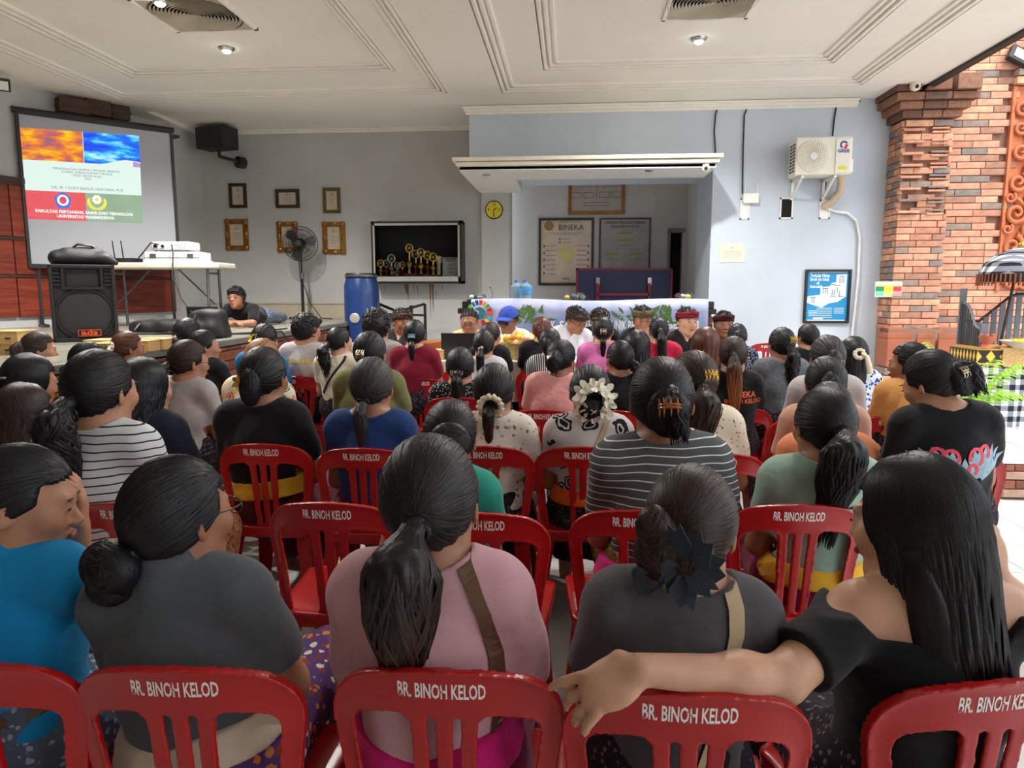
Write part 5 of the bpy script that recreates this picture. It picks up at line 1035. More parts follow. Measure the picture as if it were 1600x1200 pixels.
for k in range(26):
    a = rnd.uniform(0, 6.28); rr = rnd.uniform(.0, .18); MB().ball((rr * math.cos(a), rr * math.sin(a), .15 + .06 * (1 - rr / .2) + rnd.uniform(0, .03)), rnd.uniform(.022, .04), 8, 6).build('fruit' if k % 3 == 0 else 'flower_head', M('offer %d' % (k % 5), [(236, 210, 70), (210, 220, 90), (226, 150, 60), (226, 170, 150), (240, 236, 190)][k % 5], .6), of, 60)
pd = empty('wooden_lectern', (at(690, 545, 7.0).x, 7.0, 0), 0, 'orange varnished wooden box lectern beside the older man', 'lectern'); z_ = at(690, 520, 7.0).z; MB().prism([(-.26, 0), (.26, 0), (.26, z_), (.12, z_ - .05), (-.1, z_ - .09), (-.26, z_ - .09)], -.2, .2).build('body', M('orange varnish', (168, 92, 36), .35, var=.25, scale=8), pd, bevel=.008); MB().span((-.24, -.21, .1), (.24, -.2, z_ - .16)).build('front_panel', M('orange varnish2', (148, 78, 32), .35, var=.25, scale=8), pd, bevel=.004)
chair_at(706, 581, R(180), 'red plastic chair turned towards the audience by the lectern')
# ---- wall loudspeaker
p = at(340, 217, 10.1); ws = empty('wall_loudspeaker', p, R(-14), 'black loudspeaker on a wall bracket high in the corner', 'loudspeaker'); MB().span((-.25, -.16, -.15), (.25, .14, .15)).build('cabinet', m_sp, ws, bevel=.015); MB().span((-.235, -.172, -.135), (.235, -.158, .135)).build('grille', m_grl, ws, bevel=.004)
MB().cyl((.0, .02, -.15), (0, .02, -.25), .025, n=10).bar((0, .02, -.24), (.1, .32, -.27), .04).build('arm', m_blk, ws); MB().cyl((.1, .28, -.28), (.12, .38, -.28), .085, n=20).build('wall_plate', m_blk, ws)
cable('black cable from the corner to the wall loudspeaker', [tuple(at(262, 196, 9.9)), tuple(at(290, 197, 10.2)), tuple(at(318, 200, 10.3))], .01)
# timbers stacked above the screen, wedge light at the far left
for i, (u0, v0, u1, v1, l) in enumerate(((92, 156, 132, 178, 'dark timber crate end above the screen, left one'), (134, 158, 168, 182, 'brown timber crate above the screen, middle one'), (172, 166, 198, 188, 'brown timber crate above the screen, right one'))):
    a = at(u0, v0, 8.3 + .25 * i); b = at(u1, v1, 8.3 + .25 * i); o = empty('timber_crate', ((a.x + b.x) / 2, 8.3 + .25 * i, b.z), R(52), l, 'crate', 'timber crates above the screen'); w = b.x - a.x; h = a.z - b.z
    MB().span((-w / 2, -.1, 0), (w / 2, .1, h)).build('box', M('crate brown', (84, 58, 46), .8, var=.25), o); MB().span((-w / 2 - .01, -.11, h * .4), (w / 2 + .01, .11, h * .55)).build('batten', m_dwood, o)
sh_ = MB().span((-.9, -.16, -.03), (1.0, .12, 0)).build('shelf', m_dwood); p = at(150, 192, 8.7); sh_.location = p; sh_.rotation_euler.z = R(60); tag(sh_, 'dark wall shelf carrying the timber crates above the screen', 'shelf')
p = at(2, 132, 7.35); r_ = empty('flood_light', p, R(40), 'black flood light at the upper left edge', 'light'); MB().box((0, 0, 0), (.16, .08, .12), Matrix.Rotation(R(30), 3, 'X')).build('housing', m_black, r_, bevel=.01); MB().box((0, -.05, -.02), (.12, .01, .09), Matrix.Rotation(R(30), 3, 'X')).build('lens', m_white, r_)
# ---- altar on the platform
ay = 6.35; PZt = .30
a0 = at(1530, 540, ay); xl = at(1528, 600, ay).x; aw = 1.5; ztop = at(1530, 547, ay).z
t = NT('poleng check cloth'); t.setp(.8, 0, .2); s_ = t.sep(t.tc()); 
def stripe(ax): return t.math('LESS_THAN', t.math('FRACT', t.math('DIVIDE', ax, .092)), .5)
sx_ = t.math('ADD', s_[0], s_[1]); k = t.math('ADD', stripe(sx_), stripe(s_[2])); t.col(t.ramp(t.math('DIVIDE', k, 2.0), [(0, lin((36, 38, 46))), (.33, lin((128, 132, 142))), (.75, lin((228, 232, 238)))], 'CONSTANT')); m_pol = t.m
al = empty('altar_table', (xl + aw / 2, ay + .22, PZt), 0, 'tall altar table skirted with black and white checked cloth', 'altar'); hA = ztop - PZt
MB().span((-aw / 2 + .03, -.42, 0), (aw / 2, .42, hA)).build('body', m_dwood, al)
ck = MB(); n = 36; vs = []
path = [(-aw / 2, .45), (-aw / 2, -.45), (aw / 2, -.45)]; pts = [(-aw / 2 - .02, .45 - .9 * i / 12) for i in range(12)] + [(-aw / 2 + aw * i / 20, -.47) for i in range(21)]
for i, (x, y) in enumerate(pts):
    o_ = .012 * math.sin(i * 2.1)
    for j in range(6): vs.append((x - (o_ * j * .4 if i < 12 else 0), y - (o_ * j * .4 if i >= 12 else 0), hA - .02 - j * .145))
ck.add(vs, [(i * 6 + j, i * 6 + j + 1, (i + 1) * 6 + j + 1, (i + 1) * 6 + j) for i in range(len(pts) - 1) for j in range(5)]); o = ck.build('checked_skirt', m_pol, al, 60); o.modifiers.new('t', 'SOLIDIFY').thickness = .004
MB().span((-aw / 2 - .05, -.455, 0), (aw / 2 + .02, .455, hA - .74)).build('black_drape', cloth('altar black cloth', (26, 27, 36)) if 'cloth' in globals() else m_black, al, bevel=.01)
t = NT('prada border'); t.setp(.4, .2); s_ = t.sep(t.tc()); w1 = t.math('FRACT', t.math('DIVIDE', t.math('ADD', s_[0], s_[1]), .11)); d1 = t.math('ADD', t.math('ABSOLUTE', t.math('SUBTRACT', w1, .5)), t.math('MULTIPLY', t.math('ABSOLUTE', t.math('SUBTRACT', s_[2], hA - .055)), 7.0)); t.col(t.ramp(d1, [(0, lin((230, 190, 60))), (.30, lin((200, 150, 50))), (.36, lin((24, 20, 18)))], 'CONSTANT')); m_prada = t.m
MB().span((-aw / 2 - .03, -.485, hA - .11), (aw / 2 + .02, .46, hA)).build('gold_border', m_prada, al); MB().span((-aw / 2 - .032, -.49, hA - .125), (aw / 2 + .02, .46, hA - .112)).span((-aw / 2 - .032, -.49, hA), (aw / 2 + .02, .46, hA + .008)).build('gold_trim', M('gold braid', (206, 166, 70), .4, .4), al)
m_weave = M('woven straw mat', (206, 166, 112), .8, var=.3, scale=70); mt_ = MB().span((-.58, -.515, hA - .125), (aw / 2, -.49, hA + .014)).span((-.60, -.515, hA + .008), (aw / 2, .3, hA + .022)).span((-.57, -.52, hA - .14), (aw / 2, -.50, hA - .12)).build('woven_mat', m_weave, None, bevel=.004); mt_.location = al.location; tag(mt_, 'woven straw mat hanging over the altar front', 'mat')
m_gw = M('grey painted wood', (96, 100, 112), .5, var=.1)
th_ = empty('altar_throne', (xl + aw / 2, ay + .22, PZt + hA + .022), 0, 'grey slatted bale throne with curved back standing on the altar', 'altar rail')
def hz(x):
    q = abs(x - .12); return .62 + .0 if q < .16 else (.44 + .18 * max(0, 1 - (q - .16) / .12) if q < .42 else max(.2, .44 - (q - .42) * .9))
nsl = 21
for i in range(nsl):
    x = -aw / 2 + .10 + i * (aw - .14) / (nsl - 1); MB().span((x - .022, .36, 0), (x + .022, .385, hz(x))).build('slat', m_gw, th_)
MB().tube([(-aw / 2 + .06 + k * .06, .372, hz(-aw / 2 + .06 + k * .06) + .01) for k in range(int((aw - .1) / .06))], .014, 6).build('top_rail', m_blk, th_, 60); MB().tube([(.12 + .19 * math.cos(a), .35, .56 + .15 * math.sin(a)) for a in np.linspace(-.5, math.pi + .5, 16)], .011, 6).build('arch_rail', m_blk, th_, 60)
for y in (-.40, .36): MB().span((-aw / 2 + .0, y - .02, 0), (-aw / 2 + .05, y + .03, .50 if y > 0 else .2)).build('post', m_gw, th_)
for k in range(9):
    y = -.34 + k * .08; MB().span((-aw / 2 + .015, y - .007, 0), (-aw / 2 + .03, y + .007, .14 + .22 / (1 + math.exp(-(y + .02) * 14)))).build('spindle', m_blk, th_)
MB().tube([(-aw / 2 + .022, -.40 + k * .08, .15 + .22 / (1 + math.exp(-(-.40 + k * .08 + .02) * 14))) for k in range(10)], .012, 6).build('side_rail', m_gw, th_, 60)
al.scale.y = .47; th_.scale.y = .47; mt_.scale.y = .47
# offerings on the altar
hz_ = PZt + hA + .022
p = at(1548, 536, ay - .08); r_ = empty('clay_brazier', (p.x, ay - .02, hz_), 0, 'small red clay brazier on the altar mat', 'brazier'); MB().lathe([(.05, 0), (.035, .03), (.06, .075), (.065, .1), (.05, .1), (.04, .05)], n=16).build('bowl', M('red clay', (176, 92, 66), .7), r_, 50); [MB().ball((.05 * math.cos(a), .05 * math.sin(a), .105), .015, 8, 5).build('horn', M('red clay', (176, 92, 66), .7), r_) for a in (0, 2.1, 4.2)]
p = at(1588, 540, ay); r_ = empty('offering_tray', (p.x + .06, ay, hz_), 0, 'shallow offering dish with yellow petals on the altar', 'offering'); MB().lathe([(.10, 0), (.17, .05), (.18, .06), (.16, .055), (.09, .012)], n=20).build('dish', M('dish pale', (200, 190, 176), .5), r_, 50); [MB().ball((.1 * math.cos(k), .1 * math.sin(k * 1.3), .06), .03, 8, 5, (1, 1, .5)).build('petal', m_yel if 'm_yel' in globals() else M('petal', (236, 200, 40), .5), r_) for k in range(7)]
# umbrella over the altar
p = at(1594, 405, ay + .25); um = empty('ceremonial_umbrella', (p.x, ay + .25, hz_), 0, 'checked ceremonial umbrella with a red fringe above the altar', 'umbrella'); zu = at(1594, 392, ay + .25).z - hz_
MB().tube([(-.10, 0, 0), (0, 0, zu + .02)], .012, 8).build('pole', m_dwood, um, 60)
MB().lathe([(.30, zu - .20), (.27, zu - .11), (.18, zu - .03), (.06, zu + .02), (0, zu + .03)], n=24).build('canopy', m_pol, um, 50); MB().ball((0, 0, zu + .05), .03, 10, 6).build('finial', m_gold if 'm_gold' in globals() else M('gold metal', (202, 160, 70), .3, .9), um, 60); MB().lathe([(.305, zu - .205), (.31, zu - .20), (.28, zu - .27), (.27, zu - .27)], n=24).build('valance', m_blk, um, 50)
mb = MB(); [mb.tube([(.305 * math.cos(a), .305 * math.sin(a), zu - .2), (.31 * math.cos(a), .31 * math.sin(a), zu - .30)], [.008, .005], 5) for a in np.linspace(0, 2 * math.pi, 56)[:-1]]; tag(mb.build('fringe', M('fringe red', (140, 74, 52), .6), um), kind='stuff')
for k in range(8):
    a = 2 * math.pi * k / 8; MB().tube([(0, 0, zu - .02), (.28 * math.cos(a), .28 * math.sin(a), zu - .17)], .004, 5).build('rib', m_dwood, um)
# palm in front of the altar
pp = at(1508, 640, 5.75); pl = empty('potted_palm', (pp.x, 5.75, PZt), 0, 'bright green feathery palm in a black pot before the altar', 'plant'); MB().lathe([(.10, 0), (.14, .2), (.15, .22), (.13, .21), (.12, .19), (0, .18)], n=18).build('pot', m_black, pl, 50)
m_leaf = M('palm leaf', (150, 196, 50), .5, var=.3, scale=14); rnd = random.Random(2)
for k in range(22):
    a = rnd.uniform(0, 6.28); ln = rnd.uniform(.30, .56); up = rnd.uniform(.9, 1.7); pts = []; 
    for j in range(9): f = j / 8; pts.append(Vector((math.cos(a) * ln * f * (1.1 - .3 * up), math.sin(a) * ln * f * (1.1 - .3 * up), .18 + ln * up * f - .62 * ln * f * f)))
    mb = MB().tube(pts, [.005 - .0005 * j for j in range(9)], 5)
    for j in range(1, 9):
        d = (pts[j] - pts[j - 1]).normalized(); sd_ = d.cross(Vector((0, 0, 1))).normalized()
        for s in (-1, 1):
            for q in (0, .5):
                b = pts[j - 1].lerp(pts[j], q); L = .15 * (1 - abs(j - 4) / 8); v = (sd_ * s * .8 + d * .6 - Vector((0, 0, .25))).normalized(); mb.add([b, b + v * L * .5 + d * .008, b + v * L - Vector((0, 0, .02)), b + v * L * .5 - d * .008], [(0, 1, 2, 3)])
    mb.build('frond', m_leaf, pl)
# ================================================================== people: builders
rng = np.random.default_rng(11)
def skinmat(name, c):
    t = NT(name); t.setp(.48, 0, .4); v = t.tc(); n = t.noise(v, 14, 5, .6); b = lin(c)
    d = (b[0] * .86, b[1] * .82, b[2] * .80, 1); h = (min(1, b[0] * 1.08), b[1] * 1.05, b[2] * 1.02, 1)
    t.col(t.ramp(n, [(.3, d), (.7, h)])); t.p.inputs['Subsurface Weight'].default_value = .12
    t.p.inputs['Subsurface Radius'].default_value = (.012, .005, .003); t.p.inputs['Subsurface Scale'].default_value = 1.0
    t.bump(t.noise(v, 160, 3), .12, .002); return t.m
SKIN = {'a': skinmat('skin tan', (178, 130, 104)), 'b': skinmat('skin brown', (156, 108, 84)), 'c': skinmat('skin light tan', (196, 152, 126)), 'd': skinmat('skin deep brown', (132, 90, 70))}
m_lip = M('lips', (150, 84, 72), .45, var=.05); m_eye = M('eye dark', (26, 18, 15), .25, var=0); m_brow = M('eyebrow hair', (28, 22, 19), .7, var=0)
def hairmat(name, c, tip=None, rough=.40):
    t = NT(name); t.setp(rough, 0, .3); a = t.n('ShaderNodeAttribute', attribute_name='shade').outputs['Fac']
    b = lin(c); e = lin(tip or c)
    base = b
    if tip:
        z = t.sep(t.tc())[2]; f = t.n('ShaderNodeMapRange'); f.inputs['From Min'].default_value = -.03; f.inputs['From Max'].default_value = -.20
        t.l(z, f.inputs['Value']); base = t.mix(f.outputs[0], b, e)
    v = t.noise(t.mapping(t.tc(), (90, 90, 9)), 1.0, 4, .7)
    k = t.math('ADD', t.math('MULTIPLY', a, .9), t.math('ADD', t.math('MULTIPLY', v, .9), .35))
    cc = t.n('ShaderNodeCombineColor'); [t.l(k, cc.inputs[i]) for i in range(3)]
    t.col(t.mix(1.0, base, cc.outputs[0], 'MULTIPLY')); t.bump(v, .35, .004)
    t.p.inputs['Anisotropic'].default_value = .3
    return t.m
HAIR = {'black': hairmat('hair black', (24, 23, 26)), 'soft': hairmat('hair soft black', (30, 26, 26), (52, 38, 32)), 'brown': hairmat('hair dark brown', (46, 33, 28), (66, 44, 34)),
        'chest': hairmat('hair chestnut', (78, 44, 32), (110, 66, 46)), 'blond': hairmat('hair dyed light brown', (140, 98, 62), (170, 124, 84)), 'tipped': hairmat('hair black dyed ends', (50, 36, 30), (140, 84, 50)),
        'grey': hairmat('hair greying', (50, 47, 46), None, .45), 'red': hairmat('hair reddish', (84, 42, 28))}
def nrm(v): v = np.array(v, float); return v / (np.linalg.norm(v) + 1e-9)
NECK = np.array((0, -.035, .965))
def head_frame(yaw, pitch, roll):
    Rm = rotm(yaw, pitch, roll); return Rm, NECK + Rm @ np.array((0, .028, .105))
def hand(F, w, d, n, side=1, curl=(20, 25, 20), k=.006, spread=6, idx=None, thumb=None):
    d = nrm(d); n = nrm(np.array(n) - d * np.dot(n, d)); x = np.cross(d, n) * side; w = np.array(w, float)
    rot = np.stack([x, d, n], 1)
    F.el(w + d * .048, (.042, .056, .017), .012, rot=rot)
    F.rc(w + d * .015, w + d * .075 + x * .018, .017, .015, .012)
    for i, (off, L) in enumerate(((.031, .070), (.010, .078), (-.011, .072), (-.030, .056))):
        p = w + d * .088 + x * off - n * .002; a = R(spread) * (off / .03); dd = nrm(d + x * math.sin(a)); nn = n
        cs = curl if not (i == 0 and idx) else idx
        for j, f in enumerate((.45, .30, .25)):
            c = R(cs[j]); dd, nn = dd * math.cos(c) - nn * math.sin(c), nn * math.cos(c) + dd * math.sin(c)
            q = p + dd * L * f; F.rc(p, q, .0098 - .0012 * j, .0090 - .0013 * j, k); p = q
    td = nrm(x * .75 + d * .6 - n * .35) if thumb is None else nrm(thumb)
    p = w + d * .022 + x * .030; q = p + td * .042; F.rc(p, q, .0135, .0115, .012); F.rc(q, q + nrm(td + d * .5) * .034, .0110, .0085, k)
def lap(bw): return {k: tuple(tuple((q[0] * (.62 + .38 * bw / .86) * .86, q[1], q[2])) for q in v) for k, v in LAP.items()}
LAP = dict(L=((-.200, .04, .66), (-.10, .235, .60)), R=((.200, .04, .66), (.09, .25, .595)))
def torso(F, bw=1.0, inf=0.0, k=.05, heavy=0.0):
    i = inf; b = bw; hv = heavy
    F.el((0, .0, .53), (.175 * b + i + hv * .03, .135 + i, .13 + i), k)
    F.rc((0, -.012, .60), (0, -.028, .75), .118 + i + hv * .02, .120 + i + hv * .015, k, sc=(1.2 * b, 1, 1))
    F.el((0, -.022, .81), (.158 * b + i, .112 + i + hv * .01, .15 + i), k)
    F.el((0, .03, .80), (.125 * b + i, .09 + i, .09 + i), k)
    F.rc((-.140 * b, -.03, .902), (.140 * b, -.03, .902), .050 + i, None, k)
    for s in (-1, 1): F.rc((0, -.038, .965), (s * .135 * b, -.034, .912), .042 + i * .6, .045 + i, k)
def limb_arm(F, sd, el_, wr, bw, r0=.047, k=.025):
    F.rc((sd * .155 * bw, -.03, .895), el_, r0, .040, k); F.rc(el_, wr, .040, .025, .012)
    m = np.array(el_) * .7 + np.array(wr) * .3; F.el(m, (.037, .037, .037), .03)
_bc = {}
def body_mesh(h=.009, head=(0, 0, 0), bw=.86, arms=None, face='f', hands=None, low=.0, skin='a', heavy=0.0, lo=None, hi=None, legs=True, extra=None):
    key = (h, head, bw, str(arms), face, str(hands), skin, heavy, str(lo), legs)
    if key in _bc: return _bc[key]
    A_ = lap(bw); A_.update(arms or {})
    F = Field(lo or (-.34, -.22, -.01 if legs else .36), hi or (.34, .62, 1.24), h)
    torso(F, bw, 0, .045, heavy)
    for s, nme in ((-1, 'L'), (1, 'R')):
        e, w = A_[nme]; limb_arm(F, s, e, w, bw)
        hd = (hands or {}).get(nme) or dict(d=np.array(w) * 0 + np.array((-s * .45, .85, -.25)), n=(0, .25, .95))
        hand(F, w, hd['d'], hd['n'], hd.get('side', -s), hd.get('curl', (22, 28, 20)), max(.004, h * .6), hd.get('spread', 6), hd.get('idx'), hd.get('thumb'))
        if legs:
            F.rc((s * .085, .04, .50), (s * .10, .42, .475), .083, .058, .03); F.rc((s * .10, .42, .475), (s * .10, .39, .09), .054, .034, .02)
            F.rc((s * .10, .38, .04), (s * .11, .54, .028), .036, .026, .02)
        else: F.rc((s * .085, .04, .50), (s * .10, .42, .475), .083, .058, .03)
    Rm, t = head_frame(*head)
    F.rc((0, -.048, .92), tuple(t + Rm @ np.array((0, -.022, -.06))), .058 if face == 'm' else .052, .052 if face == 'm' else .047, .03)
    F.frame(Rm, t)
    mw = 1.06 if face == 'm' else 1.0
    F.el((0, -.012, .022), (.074 * mw, .092, .092), .02); F.el((0, .020, -.033), (.060 * mw, .068, .082), .03)
    F.rc((-.03 * mw, .0, -.062), (0, .060, -.094), .034, .024 * mw, .03); F.rc((.03 * mw, .0, -.062), (0, .060, -.094), .034, .024 * mw, .03)
    F.rc((-.03, .080, .024), (.03, .080, .024), .011, None, .02)
    for s in (-1, 1):
        F.el((s * .038, .062, -.022), (.028, .024, .026), .025)
        F.el((s * .031, .099, .006), (.019, .013, .011), .012, 'sub')
        F.el((s * .031, .0795, .005), (.0145, .0135, .0115), .006)
    F.rc((0, .086, .006), (0, .107, -.026), .0075, .0115, .010)
    for s in (-1, 1): F.el((s * .0125, .098, -.031), (.0085, .010, .008), .006)
    F.el((0, .092, -.054), (.022, .011, .0055), .005); F.el((0, .091, -.063), (.019, .011, .0065), .005)
    for s in (-1, 1):
        er = rotm(s * 28, -12)
        F.el((s * .080, -.012, -.006), (.0085, .021, .034), .006, rot=er)
        F.el((s * .088, -.006, -.002), (.0065, .011, .020), .004, 'sub', rot=er)
    F.frame()
    if extra: extra(F)
    me = F.mesh('person', SKIN[skin]); _bc[key] = me; return me
_sc = {}
def shirt_mesh(h=.009, bw=.86, arms=None, sleeve=.68, hem=.56, scoop=.070, heavy=0.0, mat=None, loose=.012, collar=False, off=False, key=None, open_v=False, lo=None, hi=None):
    kk = (h, bw, str(arms), sleeve, hem, scoop, heavy, loose, collar, off, open_v, str(lo))
    if kk in _sc: return _sc[kk]
    A_ = lap(bw); A_.update(arms or {})
    F = Field(lo or (-.34, -.24, hem - .06), hi or (.34, .34, 1.06), h)
    torso(F, bw, loose, .05, heavy)
    for s, nme in ((-1, 'L'), (1, 'R')):
        e, w = A_[nme]; a = np.array((s * .155 * bw, -.03, .895)); e = np.array(e); w = np.array(w)
        if sleeve <= 1: F.rc(a, a + (e - a) * sleeve, .060, .058, .03)
        else: F.rc(a, e, .060, .052, .03); F.rc(e, e + (w - e) * min(1, sleeve - 1), .052, .038, .02)
    X, Y, Z = F.grid()
    fold = .0062 * np.sin(34 * Z + 9 * np.sin(7 * X + 2) + 5 * Y) * np.clip((.80 - Z) / .2, .12, 1) + .0045 * np.sin(46 * X * np.sign(X) + 25 * Z) * np.clip((np.abs(X) - .11) / .06, 0, 1) \
        + .0034 * np.sin(23 * X + 13 * Z + 4 * np.sin(11 * Z))
    F.D += fold.astype(np.float32)
    for s, nme in ((-1, 'L'), (1, 'R')):                        # flat cuff
        if sleeve <= 1:
            e = np.array(A_[nme][0]); a = np.array((s * .155 * bw, -.03, .895)); d = nrm(e - a); c = a + (e - a) * sleeve
            pl = (X - c[0]) * d[0] + (Y - c[1]) * d[1] + (Z - c[2]) * d[2]; near = (X - c[0]) ** 2 + (Y - c[1]) ** 2 + (Z - c[2]) ** 2 < .0081
            F.D = np.where(near & (s * X > .13 * bw), np.maximum(F.D, pl), F.D).astype(np.float32)
    F.D = np.maximum(F.D, hem - Z + .008 * np.sin(14 * X)).astype(np.float32)
    if off: F.D = np.maximum(F.D, (Z - .885 - .10 * np.clip((np.abs(X + .02) - .10) / .1, 0, .42))).astype(np.float32)
    else: F.el((0, -.035, 1.008), (scoop * 1.1, scoop * 1.15, .062), .008, 'sub')
    if collar:
        F.rc((0, -.045, .945), (0, -.038, .990), .072, .067, .012); F.el((0, -.036, 1.045), (.062, .064, .060), .004, 'sub')
    if open_v: F.rc((0, .13, .86), (0, .06, .99), .012, .06, .006, 'sub')
    me = F.mesh('shirt', mat); _sc[kk] = me; return me
_lc = {}
def sarong_mesh(h=.012, bw=.86, heavy=0.0, mat=None):
    kk = (h, bw, heavy)
    if kk in _lc: return _lc[kk]
    F = Field((-.30, -.22, .10), (.30, .56, .72), h)
    F.el((0, .0, .54), (.195 * bw + heavy * .03, .158, .15), .04); F.rc((0, -.01, .58), (0, -.012, .64), .136 + heavy * .02, None, .03, sc=(1.2 * bw, 1, 1))
    for s in (-1, 1): F.rc((s * .085, .04, .51), (s * .095, .43, .49), .10, .085, .06); F.rc((s * .095, .43, .49), (s * .09, .41, .20), .085, .085, .08)
    X, Y, Z = F.grid(); F.D += (.004 * np.sin(60 * X + 14 * Z + 20 * Y)).astype(np.float32)
    F.D = np.maximum(F.D, np.maximum(Z - .66, .16 - Z)).astype(np.float32)
    me = F.mesh('sarong', mat); _lc[kk] = me; return me
_ac = {}
def sash_mesh(h=.009, bw=.86, heavy=0.0, z=.635, hw=.042, mat=None, loose=.012):
    kk = (h, bw, heavy, z, hw)
    if kk in _ac: return _ac[kk]
    F = Field((-.32, -.24, .52), (.32, .24, .80), h); torso(F, bw, loose + .010, .05, heavy); F.el((0, .0, .54), (.205 * bw + heavy * .03, .168, .15), .04)
    X, Y, Z = F.grid(); F.D += (.002 * np.sin(110 * Z + 6 * X)).astype(np.float32)
    F.D = np.maximum(F.D, np.abs(Z - z - .02 * Y - .012 * np.sin(5 * X)) - hw).astype(np.float32)
    me = F.mesh('sash', mat); _ac[kk] = me; return me
# ------------------------------------------------------------------ hair
CC = np.array((0, -.016, .020)); CR = np.array((.086, .108, .108))
def cap_pt(u, CRv, off=0.0):
    r = 1 / np.sqrt(((u / CRv) ** 2).sum(-1, keepdims=True)); p = CC + u * (r + off); n = (u * r) / CRv ** 2; n /= np.linalg.norm(n, axis=-1, keepdims=True); return p, n
def slerp(a, b, t):
    dot = np.clip((a * b).sum(-1, keepdims=True), -.9995, .9995); th = np.arccos(dot); s = np.sin(th)
    return (np.sin((1 - t) * th) * a + np.sin(t * th) * b) / s
def hair_mesh(st, det, seed, mat):
    """st: tie direction, buns, tails, drops.  det: 0 far 1 mid 2 near"""
    g = np.random.default_rng(seed); h = (.010, .0075, .0055)[det]; N = (140, 420, 1000)[det]
    vol = st.get('vol', 1.0); CRv = CR * np.array((vol, vol * .5 + .5, vol * .6 + .4)); zmin = st.get('zmin', -.18)
    F = Field((-.20, -.30, zmin), (.20, .16, .22), h)
    F.el(CC, CRv, .001)
    X, Y, Z = F.grid(); hl = st.get('hl', .0)
    gcut = (.84 * (Y - .088) + .060 + hl - Z)
    if st.get('male'): gcut = np.maximum(gcut, np.where(Y > -.02, (.03 - Z) * (np.abs(X) > .05) - .5 * (np.abs(X) <= .05), -1) )
    if st.get('temple', 1): gcut = np.maximum(gcut, np.minimum(Y - .035, .072 - Z - .2 * np.abs(X)) )
    F.D = np.maximum(F.D, gcut * .766).astype(np.float32)
    parts = []; col = []
    tie = nrm(st['tie']) if 'tie' in st else None
    for (c, r) in st.get('buns', []): F.el(c, r, .012)
    for tl in st.get('tails', []): F.chain(tl['p'], [x * .92 for x in tl['r']], .015, tl.get('sc', (1, 1, 1)))
    dr = st.get('drop')
    if dr:
        L = dr['L']; w = dr.get('w', .085); yb = dr.get('y', -.095)
        F.rc((0, -.040, -.04), (0, -.055, -L), .052, .050, .008, sc=(w * .93 / .052, 1, 1))
        for s in (-1, 1): F.rc((s * .055, -.03, -.015), (s * w * .80, -.045, -min(L, dr.get('side', L))), .024, .020, .05, sc=(1, 1.3, 1))
    if st.get('bangs'): F.rc((-.05, .075, .075), (.05, .075, .075), .02, None, .02)
    F.D += np.where(Z > -.03, .0018 * np.sin(90 * np.arctan2(X, Z + .06) + 14 * np.sin(20 * Y)), .0026 * np.sin(210 * X + 60 * Y + 5 * np.sin(9 * Z))).astype(np.float32)
    V, Q = nets(F.D, F.lo, F.h); V = smooth_v(V, Q, 1); parts.append((V, Q)); col.append(np.zeros(len(V)))
    def addlocks(P, n, w, hg):
        v, q = strips(P, n, w, hg); parts.append((v, q)); sh = g.uniform(-.25, 1.0, P.shape[0]) ** 1; col.append(np.repeat(sh, P.shape[1] * 3))
    lw = (.011, .008, .0062)[det]; M_ = (7, 9, 12)[det]
    tt = np.linspace(0, 1, M_)[None, :, None]; tap = np.sin(np.pi * np.clip(np.linspace(.06, .97, M_), 0, 1)) ** .5
    u = g.normal(size=(N * 3, 3)); u /= np.linalg.norm(u, axis=1, keepdims=True)
    p, _ = cap_pt(u, CRv); ok = (.84 * (p[:, 1] - .088) + .070 + hl - p[:, 2] < 0) & ~((p[:, 1] > .03) & (p[:, 2] < .075)); u = u[ok][:N]
    if tie is not None:
        end = np.broadcast_to(tie, u.shape) + g.normal(scale=.07, size=u.shape); end /= np.linalg.norm(end, axis=1, keepdims=True)
        U = slerp(u[:, None], end[:, None], tt); U += g.normal(scale=.006, size=(len(u), 1, 3)) * np.sin(np.pi * tt); U /= np.linalg.norm(U, axis=-1, keepdims=True)
    else:
        az = np.arctan2(u[:, 0], -u[:, 1]); lowz = g.uniform(-1.3, -.5, len(u)) if not st.get('male') else u[:, 2] - .5
        e2 = np.stack([np.sin(az) * 1.0, -np.cos(az), lowz], 1)
        if st.get('male'): e2 = u + g.normal(scale=.25, size=u.shape) + np.array((0, .25, -.1))
        e2 /= np.linalg.norm(e2, axis=1, keepdims=True)
        U = slerp(u[:, None], e2[:, None], tt * (1.0 if not st.get('male') else .6))
    P, n = cap_pt(U, CRv, .0005); P = P + n * g.uniform(0, .0035, (len(u), 1, 1)) * np.sin(np.pi * tt)
    if st.get('male'): P = P + n * .020 * tt * g.uniform(0, 1, (len(u), 1, 1)) * (u[:, None, 2:3] > .2)
    keep = ~(((P[..., 1] > .05) & (P[..., 2] < .055)).any(1))
    addlocks(P[keep], n[keep], lw * tap[None] * g.uniform(.6, 1.3, (keep.sum(), 1)), .0016)
    for (c, r) in st.get('buns', []):
        c = np.array(c); r = np.array(r); nb = (14, 60, 150)[det]
        ax = nrm(np.array(st.get('bunax', (0, -1, .2))))[None] + g.normal(scale=.45, size=(nb, 3)); ax /= np.linalg.norm(ax, axis=1, keepdims=True)
        a = np.cross(ax, g.normal(size=(nb, 3))); a /= np.linalg.norm(a, axis=1, keepdims=True); b = np.cross(ax, a)
        th = np.linspace(0, R(200), M_)[None, :, None]; lat = g.uniform(-.8, .8, (nb, 1, 1)); U = (a[:, None] * np.cos(th) + b[:, None] * np.sin(th)) * np.sqrt(1 - lat ** 2) + ax[:, None] * lat
        P = c + U * r * (1.0 + g.uniform(0, .05, (nb, 1, 1))); n = U / r; n /= np.linalg.norm(n, axis=-1, keepdims=True)
